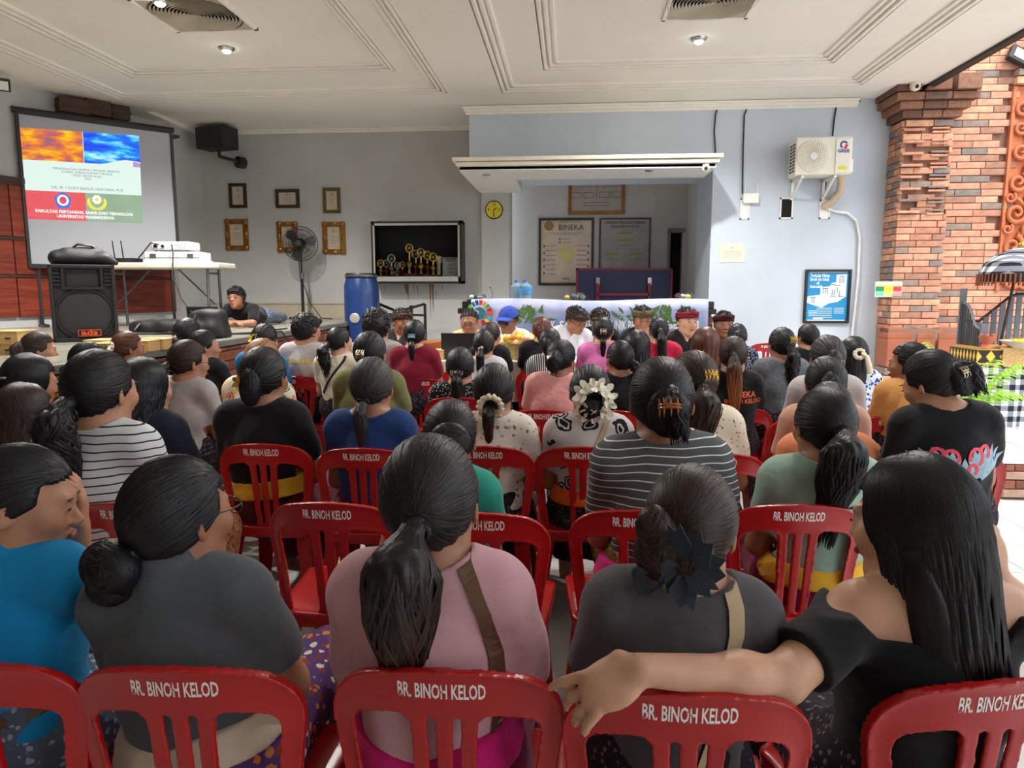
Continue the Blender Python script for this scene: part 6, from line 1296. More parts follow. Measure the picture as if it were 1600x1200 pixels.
        addlocks(P, n, lw * 1.1 * tap[None] * np.ones((nb, 1)), .002)
    for tl in st.get('tails', []):
        pts = np.array(tl['p'], float); rs = np.array(tl['r'], float); nt = int((30, 110, 260)[det] * tl.get('n', 1)); mm = M_ + 6; sc = np.array(tl.get('sc', (1, 1, 1)))
        s_ = np.linspace(0, len(pts) - 1.001, mm); i = s_.astype(int); f = (s_ - i)[:, None]
        ctr = pts[i] * (1 - f) + pts[i + 1] * f; rad = rs[i] * (1 - f[:, 0]) + rs[i + 1] * f[:, 0]
        for _ in range(2): ctr[1:-1] = (ctr[:-2] + 2 * ctr[1:-1] + ctr[2:]) / 4
        T = np.gradient(ctr, axis=0); T /= np.linalg.norm(T, axis=1, keepdims=True)
        ex = np.cross(T, np.array((0, 1, .3))); ex /= np.linalg.norm(ex, axis=1, keepdims=True); ey = np.cross(T, ex)
        a0 = g.uniform(0, 2 * np.pi, nt)[:, None]; wv = tl.get('wave', .25); ph = g.uniform(0, 6.28, (nt, 1)); fr = tl.get('freq', 7)
        ang = a0 + wv * np.sin(np.linspace(0, fr, mm)[None] + ph); q = np.sqrt(g.uniform(.7, 1.12, (nt, 1))) * (1 + wv * .25 * np.sin(np.linspace(0, fr * 1.3, mm)[None] + ph * 2))
        off = (ex[None] * np.cos(ang)[..., None] + ey[None] * np.sin(ang)[..., None])
        P = ctr[None] + off * sc * (rad[None] * q)[..., None]; n = off * 1.0; n /= np.linalg.norm(n, axis=-1, keepdims=True)
        ln = g.uniform(.0, .10, (nt, 1)) * tl.get('wisp', 1); P[:, -2:] += (T[-1] * ln)[:, None] * np.array((.5, 1.0))[None, :, None]
        tp = np.ones(mm); tp[-1] = .15; tp[-2] = .6; tp[0] = .5
        addlocks(P, n, lw * 1.15 * tp[None] * g.uniform(.6, 1.3, (nt, 1)), .0022)
    if dr:
        nt = (90, 300, 700)[det]; mm = M_ + 8; az = g.uniform(-R(dr.get('az', 118)), R(dr.get('az', 118)), nt); L = dr['L']
        u0 = nrm((0, -.15, 1.0))[None] + np.stack([np.sin(az) * .22, -np.cos(az) * .3 + g.uniform(-.2, .45, nt), np.zeros(nt)], 1); u0 /= np.linalg.norm(u0, axis=1, keepdims=True)
        u1 = np.stack([np.sin(az), -np.cos(az), np.full(nt, -.12)], 1); u1 /= np.linalg.norm(u1, axis=1, keepdims=True)
        k1 = mm // 2; t1 = np.linspace(0, 1, k1)[None, :, None]; U = slerp(u0[:, None], u1[:, None], t1); P1, n1 = cap_pt(U, CRv, .003)
        lend = L * g.uniform(.82, 1.06, nt) - .0; t2 = np.linspace(0, 1, mm - k1 + 1)[1:][None, :, None]; p1 = P1[:, -1:]
        wv = dr.get('wave', .004); ph = g.uniform(0, 6.28, (nt, 1, 1))
        tgt = np.stack([np.sin(az) * dr.get('w', .085) * dr.get('conv', .96) * g.uniform(.9, 1.06, nt), -.045 - np.cos(az) * .078 * g.uniform(.9, 1.1, nt), -lend], 1)[:, None]
        P2 = p1 + (tgt - p1) * np.concatenate([np.sin(t2 * np.pi / 2)] * 2 + [t2], -1) + wv * np.concatenate([np.sin(9 * t2 + ph), np.cos(8 * t2 + ph), 0 * t2 + 0 * ph], -1)
        P = np.concatenate([P1, P2], 1); n2 = np.repeat(n1[:, -1:], P2.shape[1], 1) * np.array((1, 1, .0)); n = np.concatenate([n1, n2], 1); n /= np.linalg.norm(n, axis=-1, keepdims=True)
        tp = np.ones(mm); tp[-1] = .1; tp[-2] = .6; tp[0] = .3
        addlocks(P, n, lw * 1.3 * tp[None] * g.uniform(.6, 1.4, (nt, 1)), .002)
    V, Q = joinVQ(parts); me = np_mesh('hair', V, Q, mat)
    a = me.attributes.new('shade', 'FLOAT', 'POINT'); a.data.foreach_set('value', np.concatenate(col).astype(np.float32)); return me
def pony(y0=-.13, z0=-.02, L=.26, r=.03, sway=0.0, fat=1.0, back=.02, **kw):
    pts = [(0, y0 + .025, z0 + .005), (sway * .1, y0 - .018, z0 - .015), (sway * .4, y0 - back - .015, z0 - .25 * L), (sway * .8, y0 - back * .6 - .01, z0 - .6 * L), (sway, y0 - .005, z0 - L)]
    d = dict(p=pts, r=[.016, .020, r * fat, r * .95 * fat, r * .45]); d.update(kw); return d
STY = {
    'lowbun': dict(tie=(0, -.85, -.5), buns=[((0, -.128, -.055), (.052, .038, .042))]),
    'bunleft': dict(tie=(-.42, -.75, -.5), buns=[((-.050, -.125, -.075), (.066, .045, .052)), ((-.062, -.12, -.115), (.05, .04, .038))], vol=1.04),
    'highbun': dict(tie=(.1, -.95, .1), buns=[((.012, -.130, .0), (.062, .042, .060))]),
    'messy': dict(tie=(-.05, -.95, -.05), buns=[((-.030, -.118, -.030), (.055, .045, .055)), ((.025, -.12, -.045), (.042, .040, .045)), ((-.05, -.12, .015), (.035, .035, .04))], vol=1.05),
    'updo': dict(tie=(.12, -.95, .15), buns=[((.01, -.118, -.015), (.052, .036, .066))], tails=[dict(p=[(.02, -.12, .04), (.03, -.155, .0), (.035, -.15, -.06)], r=[.018, .03, .02], wave=.5, wisp=.4, n=.5)], vol=1.03),
    'twist': dict(tie=(0, -.9, -.3), buns=[((0, -.115, -.03), (.04, .036, .075))]),
    'shortpony': dict(tie=(0, -.85, -.45), tails=[pony(-.115, -.055, .13, .022)]),
    'thinpony': dict(tie=(0, -.9, -.42), tails=[pony(-.115, -.060, .17, .024, wisp=.5)], zmin=-.30),
    'pony': dict(tie=(0, -.95, -.2), tails=[pony(-.122, -.02, .26, .032)], zmin=-.40),
    'bigpony': dict(tie=(-.03, -1, -.02), tails=[pony(-.125, .0, .265, .060, -.03, wave=.35, back=.035, n=1.6)], zmin=-.54, vol=1.03),
    'wavy': dict(tie=(0, -.95, -.15), tails=[pony(-.125, -.015, .25, .046, .012, wave=.8, freq=9, back=.04, n=1.3)], zmin=-.40),
    'highpony': dict(tie=(.0, -.95, .15), tails=[pony(-.125, .02, .36, .042, .02, wave=.4, back=.03)], zmin=-.48),
    'long': dict(drop=dict(L=.36), zmin=-.42),
    'longs': dict(drop=dict(L=.30, wave=.001), zmin=-.38),
    'longw': dict(drop=dict(L=.30, wave=.010, w=.095), zmin=-.38, vol=1.04),
    'halfup': dict(tie=(0, -.95, .1), drop=dict(L=.28, w=.08), zmin=-.34, vol=1.02),
    'verylong': dict(drop=dict(L=.29, w=.086, az=125, side=.27, y=-.105), zmin=-.38, vol=1.0),
    'bob': dict(drop=dict(L=.17, w=.092, side=.15, conv=1.02), zmin=-.24, vol=1.05),
    'braid': dict(tie=(.5, -.8, -.2), tails=[dict(p=[(.05, -.105, -.02), (.07, -.12, -.05), (.072, -.125, -.10), (.07, -.118, -.16)], r=[.02, .022, .02, .012], wave=.1)],
                  buns=[((.060 + .008 * (-1) ** i, -.122, -.035 - .022 * i), (.020, .018, .018)) for i in range(6)], zmin=-.24),
    'male': dict(male=1, hl=.02, vol=.99, temple=0), 'malelong': dict(male=1, hl=.01, vol=1.04, temple=0), 'boyhair': dict(male=1, hl=-.012, vol=1.07, temple=0, bangs=True), 'bald': dict(male=1, hl=.045, vol=.95, temple=0),
}
_hc = {}
def hair(style, det, seed, col):
    if det < 2: seed = seed % 3
    k = (style, det, seed, col)
    if k not in _hc: _hc[k] = hair_mesh(STY[style], det, seed, HAIR[col])
    return _hc[k]
# ================================================================== cloth materials
def cloth(name, c, rough=.85, var=.07):
    if name in MATS: return MATS[name]
    t = NT(name); t.setp(rough, 0, .15); v = t.tc(); b = lin(c); n = t.noise(v, 7, 4, .6)
    t.col(t.ramp(n, [(.3, tuple(x * (1 - var) for x in b[:3]) + (1,)), (.7, tuple(min(1, x * (1 + var)) for x in b[:3]) + (1,))]))
    t.bump(t.math('ADD', t.math('MULTIPLY', t.noise(v, 260, 2), .03), t.noise(t.mapping(v, (9, 9, 14)), 1, 3)), .5, .018)
    t.p.inputs['Sheen Weight'].default_value = .12; MATS[name] = t.m; return t.m
def stripes(name, base, line, period, width, phase=0.0, bend=.0, axis=2):
    if name in MATS: return MATS[name]
    t = NT(name); t.setp(.85, 0, .15); v = t.tc(); s_ = t.sep(v); n = t.math('MULTIPLY', t.noise(t.mapping(v, (6, 6, 1.5)), 1, 2), .030)
    z = t.math('ADD', t.math('ADD', s_[axis], n), phase)
    f = t.math('FRACT', t.math('DIVIDE', z, period)); k = t.math('LESS_THAN', f, width)
    t.col(t.mix(k, lin(base), lin(line))); t.bump(t.noise(t.mapping(v, (9, 9, 14)), 1, 3), .3, .008); MATS[name] = t.m; return t.m
def floral(name, base, cols, scale=14, cover=.33, fine=False):
    if name in MATS: return MATS[name]
    t = NT(name); t.setp(.85, 0, .15); v = t.tc(); w = t.n('ShaderNodeTexNoise'); w.inputs['Scale'].default_value = scale * 1.5; t.l(v, w.inputs['Vector'])
    vv = t.n('ShaderNodeVectorMath', operation='MULTIPLY_ADD'); t.l(w.outputs[1], vv.inputs[0]); vv.inputs[1].default_value = (.6 / scale,) * 3; t.l(v, vv.inputs[2])
    vo = t.n('ShaderNodeTexVoronoi'); vo.inputs['Scale'].default_value = scale; t.l(vv.outputs[0], vo.inputs['Vector'])
    petal = t.math('SINE', t.math('MULTIPLY', vo.outputs['Distance'], 38)) if not fine else vo.outputs['Distance']
    k = t.math('MULTIPLY', t.math('LESS_THAN', vo.outputs['Distance'], cover), t.math('GREATER_THAN', petal, -.35) if not fine else 1.0)
    cc = t.sep(vo.outputs['Color'])[0]; n_ = len(cols)
    t.col(t.mix(k, lin(base), t.ramp(cc, [(i / n_, lin(c)) for i, c in enumerate(cols)], 'CONSTANT') if n_ > 1 else lin(cols[0])))
    t.bump(t.noise(t.mapping(v, (9, 9, 14)), 1, 3), .3, .008); MATS[name] = t.m; return t.m
SH = dict(
    blue=cloth('bright blue polo', (20, 128, 184)), dgrey=cloth('dark grey polo', (80, 84, 89)), pink=cloth('dusty pink blouse', (196, 150, 158)), charc=cloth('charcoal tee', (82, 79, 84)),
    black=cloth('black cotton', (24, 24, 27)), teal=cloth('teal tee', (44, 142, 124)), mint=cloth('sage mint tee', (146, 172, 156)), navy=cloth('navy tee', (36, 60, 112)), dnavy=cloth('dark navy tee', (30, 36, 50)),
    strw=stripes('white tee with dark stripes', (196, 198, 200), (40, 42, 50), .023, .18), strg=stripes('grey tee with white stripes', (84, 86, 88), (214, 214, 212), .0215, .14),
    strb=stripes('black white fine stripes', (200, 200, 200), (34, 34, 38), .016, .5, axis=0), strbr=stripes('brown yellow white stripes', (206, 196, 180), (74, 48, 36), .045, .45),
    wflor=floral('cream dress small flowers', (222, 214, 202), [(180, 92, 84), (120, 134, 92), (204, 160, 150)], 34, .26, True), bwflor=floral('white dress black roses', (206, 196, 196), [(32, 34, 44)], 11, .44),
    cdot=floral('cream blouse with dots', (220, 204, 182), [(150, 84, 62), (96, 84, 70)], 62, .24, True), tropic=floral('white tropical print', (224, 218, 200), [(84, 120, 70), (214, 96, 70), (226, 190, 80), (60, 92, 60)], 15, .46),
    bdot=floral('black dress white specks', (30, 30, 34), [(214, 210, 206)], 70, .26, True), ndot=floral('navy white dots', (40, 48, 66), [(210, 212, 220)], 70, .3, True),
    mustard=cloth('mustard tee', (206, 146, 30)), red=cloth('red tee', (170, 32, 46)), crimson=cloth('crimson tee', (178, 34, 62)), maroon=cloth('maroon tee', (122, 24, 46)), olive=cloth('olive tee', (108, 108, 68)),
    lgrey=cloth('light grey shirt', (172, 166, 166)), cream=cloth('cream blouse', (208, 196, 178)), salmon=cloth('salmon tee', (224, 138, 100)), pinkt=cloth('soft pink tee', (214, 150, 146)), lilac=cloth('orchid pink shirt', (206, 112, 172)),
    beigep=cloth('beige rose blouse', (186, 140, 122)), tan=cloth('tan orange tee', (198, 140, 78)), gsweat=floral('grey marl top', (112, 116, 122), [(84, 88, 94)], 160, .5, True), bwprint=floral('blue white print', (206, 210, 220), [(56, 78, 150), (30, 34, 50)], 40, .4, True),
    yshirt=cloth('pale yellow shirt', (222, 196, 140)), white=floral('white shirt faint print', (222, 218, 208), [(176, 190, 196)], 44, .2, True), gwhite=cloth('grey white shirt', (196, 196, 204)), blue2=cloth('blue tee', (34, 104, 158)),
    redlace=floral('red lace', (150, 44, 62), [(204, 120, 130)], 40, .3, True), mar2=cloth('dark red tee', (110, 20, 30)))
SAR = dict(gold=floral('olive gold batik', (106, 78, 34), [(150, 112, 52), (70, 50, 24)], 60, .42, True), mag=cloth('magenta sarong', (112, 18, 58)), mar=cloth('maroon sarong', (84, 18, 36)), peach=floral('peach batik', (190, 128, 92), [(216, 168, 134), (150, 84, 58)], 50, .4, True),
           purp=floral('purple orange batik', (86, 58, 108), [(196, 120, 70), (214, 200, 186), (130, 60, 50)], 42, .42, True), dark=floral('dark batik', (40, 34, 44), [(110, 92, 80)], 60, .3, True), denim=floral('blue grey ikat', (84, 94, 112), [(150, 158, 170)], 55, .35, True))
SASH = dict(yel=cloth('yellow sash', (222, 170, 50)), pink=cloth('hot pink sash', (196, 24, 110)), cream=cloth('cream sash', (200, 184, 164)), orange=cloth('orange sash', (224, 92, 30)))
m_gold = M('gold metal', (202, 160, 70), .3, .9); m_amber = M('amber plastic', (150, 84, 30), .25, var=.4, scale=60); m_pearl = M('pearl white', (226, 222, 210), .35); m_tie = M('hair tie', (22, 21, 24), .6)
m_cream = cloth('cream scrunchie cloth', (222, 210, 184)); m_lblue = M('pale blue glass', (130, 176, 200), .25); m_blackbow = cloth('smoky organza', (50, 56, 66)); m_brownp = M('brown plastic', (70, 36, 28), .3); m_yel = M('yellow petal', (236, 200, 40), .5)
m_strapb = M('brown leather strap', (92, 60, 40), .5); m_strapc = M('beige strap', (178, 154, 124), .6)
# ------------------------------------------------------------------ accessories in the head frame
def claw(mb, c, n, w=.05, hgt=.03):
    c = Vector(c); n = Vector(n).normalized(); x = Vector((1, 0, 0)); z = n.cross(x) * -1
    for sg in (-1, 1):
        pts = [c + x * (w * .5 * math.cos(a)) + n * (.012 + hgt * .5 * math.sin(a)) + z * sg * .004 for a in np.linspace(0, math.pi, 7)]; mb.tube(pts, .0035, 6)
        for k in range(5):
            a = math.pi * (.1 + .2 * k); p = c + x * (w * .5 * math.cos(a)) + n * (.012 + hgt * .5 * math.sin(a)); mb.tube([p, p + z * sg * .016 - n * .004, p + z * sg * .024 - n * .018], [.003, .0026, .0016], 5)
    mb.cyl(c - x * .01 + n * .018, c + x * .01 + n * .018, .004, n=8); return mb
def flower(mb, c, n, r=.02, petals=5, cup=.3):
    c = Vector(c); n = Vector(n).normalized(); x = n.orthogonal().normalized(); y = n.cross(x)
    for k in range(petals):
        a = 2 * math.pi * k / petals; d = x * math.cos(a) + y * math.sin(a); s_ = n.cross(d)
        pts = [(0, 0), (.35, .30), (.75, .36), (1, .12), (1, -.12), (.75, -.36), (.35, -.30)]
        vs = [c + d * (p[0] * r) + s_ * (p[1] * r) + n * (cup * r * p[0] ** 2) for p in pts]; vs2 = [v - n * .0015 for v in vs]; m = len(vs)
        mb.add(vs + vs2, [tuple(range(m)), tuple(range(2 * m - 1, m - 1, -1))] + [(i, (i + 1) % m, (i + 1) % m + m, i + m) for i in range(m)])
    mb.ball(c + n * .003, .004, 8, 5); return mb
def ruffle(mb, c, n, r, tube, waves=11):
    c = Vector(c); n = Vector(n).normalized(); x = n.orthogonal().normalized(); y = n.cross(x); pts = []; rs = []
    for k in range(44):
        a = 2 * math.pi * k / 44; pts.append(c + (x * math.cos(a) + y * math.sin(a)) * (r + .004 * math.sin(waves * a)) + n * .004 * math.cos(waves * a)); rs.append(tube * (1 + .28 * math.sin(waves * a + 1)))
    return mb.tube(pts, rs, 8, closed=True)
def acc(kind):
    if kind in ('tie',): return ruffle(MB(), (0, -.122, -.02), (0, 1, .3), .020, .005, 3), m_tie, 'hair_tie', 'black hair tie'
    if kind == 'tielow': return ruffle(MB(), (0, -.113, -.058), (0, 1, .7), .018, .005, 3), m_tie, 'hair_tie', 'black hair tie'
    if kind == 'amber': return claw(MB(), (.012, -.142, -.0), (0, -1, .3), .06, .04), m_amber, 'hair_clip', 'amber claw clip'
    if kind == 'goldclaw': return claw(MB(), (.02, -.118, .035), (.2, -1, .5), .045, .03), m_gold, 'hair_clip', 'gold claw clip'
    if kind == 'silver': return claw(MB(), (.0, -.120, -.0), (0, -1, .1), .045, .025), M('pale metal', (190, 184, 160), .3, .8), 'hair_clip', 'pale metal claw clip'
    if kind == 'bluebow': return flower(flower(MB(), (-.012, -.122, -.005), (-.4, -1, .1), .020, 4), (.014, -.122, -.005), (.4, -1, .1), .020, 4), m_lblue, 'hair_clip', 'pale blue bow clip'
    if kind == 'brownclip': return claw(MB(), (0, -.125, -.035), (0, -1, .0), .075, .02), m_brownp, 'hair_clip', 'brown claw clip'
    if kind == 'pearl': return flower(flower(MB(), (-.01, -.120, -.02), (0, -1, .2), .013, 5), (.010, -.124, -.012), (0, -1, .2), .013, 5), m_pearl, 'hair_clip', 'white pearl clip'
    if kind == 'yflower': return flower(MB(), (-.02, -.112, .01), (-.2, -1, .3), .036, 5), m_yel, 'hair_flower', 'yellow frangipani flower'
    if kind == 'goldleaf': return flower(flower(MB(), (-.045, -.112, -.01), (-.5, -1, .2), .028, 5), (-.02, -.118, -.028), (-.2, -1, .1), .022, 5), m_gold, 'hair_clip', 'gold leaf clip'
    if kind == 'scrunch': return ruffle(MB(), (.005, -.122, -.055), (0, 1, .25), .045, .012, 13), m_cream, 'scrunchie', 'cream scrunchie'
    if kind == 'creamtail':
        mb = ruffle(MB(), (.01, -.125, .015), (0, 1, -.2), .026, .012, 9); mb.tube([(.02, -.135, .02), (.05, -.15, 0), (.065, -.15, -.06), (.075, -.145, -.11)], [.006, .014, .018, .020], 8); return mb, m_cream, 'scrunchie', 'cream bow scrunchie with a long tail'
    if kind == 'bigflower':
        mb = ruffle(MB(), (.012, -.125, -.02), (0, 1, -.1), .055, .020, 9)
        for k in range(9):
            a = R(-150 + k * 38); mb = flower(mb, (.012 + .058 * math.cos(a), -.142, -.02 + .058 * math.sin(a)), (math.cos(a) * .8, -1, math.sin(a) * .8), .042, 4, .5)
        return mb, cloth('ivory petals', (232, 226, 208)), 'scrunchie', 'big ivory petal scrunchie'
    if kind == 'blackbow':
        mb = MB(); c0 = Vector((.015, -.150, -.045))
        for k, (dx, dz, L, w) in enumerate(((-.2, 1, .085, .03), (.5, .7, .075, .04), (1, .1, .075, .042), (.8, -.5, .07, .03), (.1, -1, .075, .034), (-.35, -.9, .06, .028), (-.9, -.3, .05, .03))):
            d = Vector((dx, -.25 + .1 * (k % 3), dz)).normalized(); s_ = d.cross(Vector((0, -1, 0))).normalized(); n_ = s_.cross(d)
            vs = [c0, c0 + d * L * .55 + s_ * w * .8 + n_ * .012, c0 + d * L + s_ * w * .25 - n_ * .004, c0 + d * L * .86 - s_ * w * .1, c0 + d * L * 1.05 - s_ * w * .5, c0 + d * L * .5 - s_ * w * .7 - n_ * .008]
            m = len(vs); mb.add(vs + [v + n_ * .003 for v in vs], [tuple(range(m)), tuple(range(2 * m - 1, m - 1, -1))] + [(i, (i + 1) % m, (i + 1) % m + m, i + m) for i in range(m)])
        ruffle(mb, (-.055, -.14, -.085), (0, 1, .3), .024, .006, 3); return mb, m_blackbow, 'hair_bow', 'smoky black organza bow'
    if kind == 'sideclip':
        mb = MB(); [mb.ball((.05 - .012 * k, -.098 - .004 * k, .015 - .002 * k), .006, 8, 5) for k in range(6)]; return mb, M('silver clip', (170, 176, 182), .3, .8), 'hair_clip', 'silver side clip'
_acc = {}
def eyes_mesh():
    ml = MB().ball((0, .0995, -.059), .021, 12, 6, (1, .32, .46)); out = [('lips', ml.mesh('lips', m_lip, 60))]
    for q in (-1, 1): out += [('eye', MB().ball((q * .031, .0905, .005), .0110, 10, 6, (1, .28, .30)).mesh('eye', m_eye, 60)), ('eyebrow', MB().ball((q * .031, .0895, .027), .016, 10, 6, (1, .30, .15)).mesh('eyebrow', m_brow, 60))]
    return out
FACE = eyes_mesh()
def glasses_mesh(dark=False):
    mb = MB()
    for s in (-1, 1):
        pts = [(s * .032 + .024 * math.cos(a), .105, .004 + .018 * math.sin(a)) for a in np.linspace(0, 2 * math.pi, 17)[:-1]]; mb.tube(pts, .0018, 6, closed=True)
        mb.tube([(s * .056, .105, .01), (s * .078, .07, .012), (s * .082, -.005, .010), (s * .083, -.022, -.004)], .0018, 6)
        if dark: mb.cyl((s * .032, .104, .004), (s * .032, .1055, .004), .022, n=16)
    mb.tube([(-.009, .106, .008), (0, .108, .011), (.009, .106, .008)], .0018, 6); return mb.mesh('glasses', M('glasses frame', (24, 22, 22), .3), 60)
GL = [glasses_mesh(), glasses_mesh(True)]
def udeng_mesh(name, mat):
    h = .0065; F = Field((-.13, -.16, .0), (.13, .17, .19), h); X, Y, Z = F.grid()
    k = np.sqrt((X / .094) ** 2 + ((Y + .012) / .116) ** 2); band = np.maximum((k - 1) * .09, -(k - .80) * .09); zc = .058 + .25 * (Y - .02)  * .25
    band = np.maximum(band, np.abs(Z - zc - .004) - .026 - .006 * np.sin(9 * X + 3))
    F.D = band.astype(np.float32); F.rc((-.030, .104, .078), (.030, .104, .084), .013, .012, .014); F.el((.010, .106, .100), (.014, .010, .022), .012)
    F.el((0, -.012, .062), (.086, .106, .050), .012)
    F.D += (.003 * np.sin(70 * Z + 10 * X)).astype(np.float32); return F.mesh('headcloth', mat)
def cap_mesh():
    h = .0055; F = Field((-.13, -.15, .0), (.13, .21, .17), h); F.el((0, -.012, .035), (.092, .114, .106), .004); X, Y, Z = F.grid(); F.D = np.maximum(F.D, .045 - Z).astype(np.float32)
    b = np.maximum(np.sqrt((X / .075) ** 2 + ((Y - .10) / .085) ** 2) - 1, 0) ; F.D = np.minimum(F.D, np.maximum(np.maximum((np.sqrt((X / .078) ** 2 + ((Y - .085) / .09) ** 2) - 1) * .07, np.abs(Z - .055 + 3.2 * X ** 2 + .12 * (Y - .09)) - .005), .05 - Y)).astype(np.float32)
    return F.mesh('cap', cloth('blue cap', (52, 76, 168)))
_pc = 0
def clabel(l):
    w = l.split(); return ' '.join(w[:11]).rstrip(',') if w[min(10, len(w) - 1)] not in ('a', 'with', 'in', 'her', 'of', 'and', 'the', 'his') else ' '.join(w[:10]).rstrip(',')
def person(u, v, w, Y, head, style, hc, shirt, label, seat=None, det=1, h=None, bw=.86, heavy=0.0, sleeve=.68, sarong='dark', sash=None, sashz=.635, skin='a', accs=(), arms=None, hands=None, face='f', by=0.0, features=False,
           gl=None, udeng=None, hw=.190, collar=False, off=False, scoop=.070, xb=None, dz=0, hem=.56, sc=None, lo=None, hi=None, open_v=False, lean=0.0, chair_rz=None, chairlabel=None, seed=None, legs=True, extra=None, htop=None, zmax=.13, reach=None):
    """u, v: pixel of the top of the head, w: head width in pixels, Y: how deep the head is"""
    global _pc; _pc += 1
    p = at(u, v, Y); dep = (p - CAM).dot(_Rm @ Vector((0, 0, -1)))
    s = sc or max(.90, min(1.17, w * dep / F / hw))
    hw = hw * (1 + .24 * abs(math.sin(R(head[0]))))
    s = sc or max(.90, min(1.17, w * dep / F / hw))
    Rm, t = head_frame(*head); top = t + Rm @ np.array((0, -.016, .128 if htop is None else htop)); z = p.z - top[2] * s + dz
    z = max(-.13, min(zmax, z))
    tx = top[0] * math.cos(lean) + top[2] * math.sin(lean); xs = p.x - s * (tx * math.cos(by) - top[1] * math.sin(by)); ys = p.y - s * (tx * math.sin(by) + top[1] * math.cos(by))
    h = h or (.009 if det else .011)
    if reach:                                                  # hands that touch a place in the hall: turn world points into body points
        Wi = (Matrix.Translation((xs, ys, z)) @ Euler((0, lean, by)).to_matrix().to_4x4() @ Matrix.Diagonal((s, s, s, 1))).inverted()
        arms = {k: tuple(tuple(Wi @ Vector(q)) for q in v) for k, v in reach.items()}
    me = body_mesh(h, head, bw, arms, face, hands, skin=skin, heavy=heavy, lo=lo, hi=hi, legs=legs, extra=extra).copy() if False else body_mesh(h, head, bw, arms, face, hands, skin=skin, heavy=heavy, lo=lo, hi=hi, legs=legs, extra=extra)
    o = link('person', me); o.location = (xs, ys, z); o.rotation_euler = (0, lean, by); o.scale = (s, s, s); tag(o, label, 'person', 'seated audience' if abs(by) < 2 else 'panel at the table')
    if style:
        ho = link('hair', hair(style, det, seed if seed is not None else _pc, hc), o); ho.matrix_local = Matrix.Translation(t) @ Matrix(Rm.tolist()).to_4x4()
    HM = Matrix.Translation(t) @ Matrix(Rm.tolist()).to_4x4()
    def onhead(nm, me_, lab=None):
        q = link(nm, me_, o); q.matrix_local = HM
        if lab: q['label'] = lab
        return q
    for a in accs:
        if a not in _acc: mb, mt, nm, lab = acc(a); (a in ('tie', 'tielow', 'scrunch', 'bigflower', 'blackbow', 'creamtail')) or mb.xf(Matrix.Translation((0, -.018, 0))); _acc[a] = (mb.mesh(nm, mt, 50), nm, lab)
        onhead(_acc[a][1], _acc[a][0], _acc[a][2])
    if features: [onhead(n_, m_) for n_, m_ in FACE]
    if gl is not None: onhead('glasses', GL[gl], 'dark framed glasses')
    if udeng: onhead(udeng.name.split('.')[0], udeng)
    sme = shirt_mesh(h, bw, arms, sleeve, hem, scoop, heavy, SH[shirt], .012, collar, off, open_v=open_v, lo=(lo[0], lo[1], hem - .06) if lo else None, hi=(hi[0], hi[1], 1.06) if hi else None)
    so = link('shirt', sme, o); so.material_slots[0].link = 'OBJECT'; so.material_slots[0].material = SH[shirt]
    if sarong:
        ao = link('sarong', sarong_mesh(.012, bw, heavy, SAR['dark']), o); ao.material_slots[0].link = 'OBJECT'; ao.material_slots[0].material = SAR[sarong]
    if sash:
        ao = link('sash', sash_mesh(.009, bw, heavy, sashz, .036, SASH['yel']), o); ao.material_slots[0].link = 'OBJECT'; ao.material_slots[0].material = SASH[sash]
    if seat: chair_at(seat[0], seat[1], chair_rz or 0.0, chairlabel or 'red plastic chair of the ' + clabel(label))
    elif seat is None and abs(by) < 2:
        dv = Matrix.Rotation(by, 3, 'Z') @ Vector((0, .03, 0)); chair((xs + dv.x, ys + dv.y, 0), by, chairlabel or 'red plastic chair of the ' + clabel(label))
    return o
from mathutils.bvhtree import BVHTree
def decal(o, me, name, mat, lift=.003, label=None, front=False):
    """lay a flat print (drawn in x, z on the back) on the wearer's shirt"""
    sh = [c for c in o.children if c.name.startswith('shirt')][0].data; bv = BVHTree.FromPolygons([v.co for v in sh.vertices], [tuple(p.vertices) for p in sh.polygons])
    bm = bmesh.new(); bm.from_mesh(me)
    bmesh.ops.triangulate(bm, faces=bm.faces); bmesh.ops.subdivide_edges(bm, edges=[e for e in bm.edges if e.calc_length() > .03], cuts=2); bmesh.ops.triangulate(bm, faces=bm.faces)
    for v in bm.verts:
        h_ = bv.ray_cast(Vector((v.co.x, -1, v.co.z)), Vector((0, 1, 0)))
        if h_[0] is not None: v.co.y = h_[0].y - lift
        else:
            q_ = bv.find_nearest(Vector((v.co.x, -.04, v.co.z)))[0]; v.co = q_ + Vector((0, -lift, lift))
    bm.to_mesh(me); bm.free(); me.materials.clear(); me.materials.append(mat); me.name = name; q = link(name, me, o)
    if label: q['label'] = label
    return q
def ribbon(pts, w):
    pts = [Vector((a, 0, b)) for a, b in pts]; fine = []
    for a, b in zip(pts, pts[1:]): fine += [a.lerp(b, k / 4) for k in range(4)]
    fine.append(pts[-1]); vs = []
    for i, p in enumerate(fine):
        d = (fine[min(i + 1, len(fine) - 1)] - fine[max(i - 1, 0)]).normalized(); n = Vector((-d.z, 0, d.x)) * w * .5; vs += [p - n, p + n]
    m = MB().add(vs, [(2 * i, 2 * i + 1, 2 * i + 3, 2 * i + 2) for i in range(len(fine) - 1)]); me = bpy.data.meshes.new('r'); me.from_pydata(m.v, [], m.f); me.update(); return me
def btext2(body, x, z, size, bold=.001, sx=1.0):
    me = text_mesh(body, size, bold, sx, 'CENTER', 0); me.transform(Matrix.Translation((x, 0, z)) @ Matrix.Rotation(R(90), 4, 'X')); return me
def poly2(polys):
    m = MB(); [m.add([(a, 0, b) for a, b in p], [tuple(range(len(p)))]) for p in polys]; me = bpy.data.meshes.new('p'); me.from_pydata(m.v, [], m.f); me.update(); return me
# ================================================================== who sits where
W_ = 'woman '
def aud(*a, **k): return person(*a, **k)
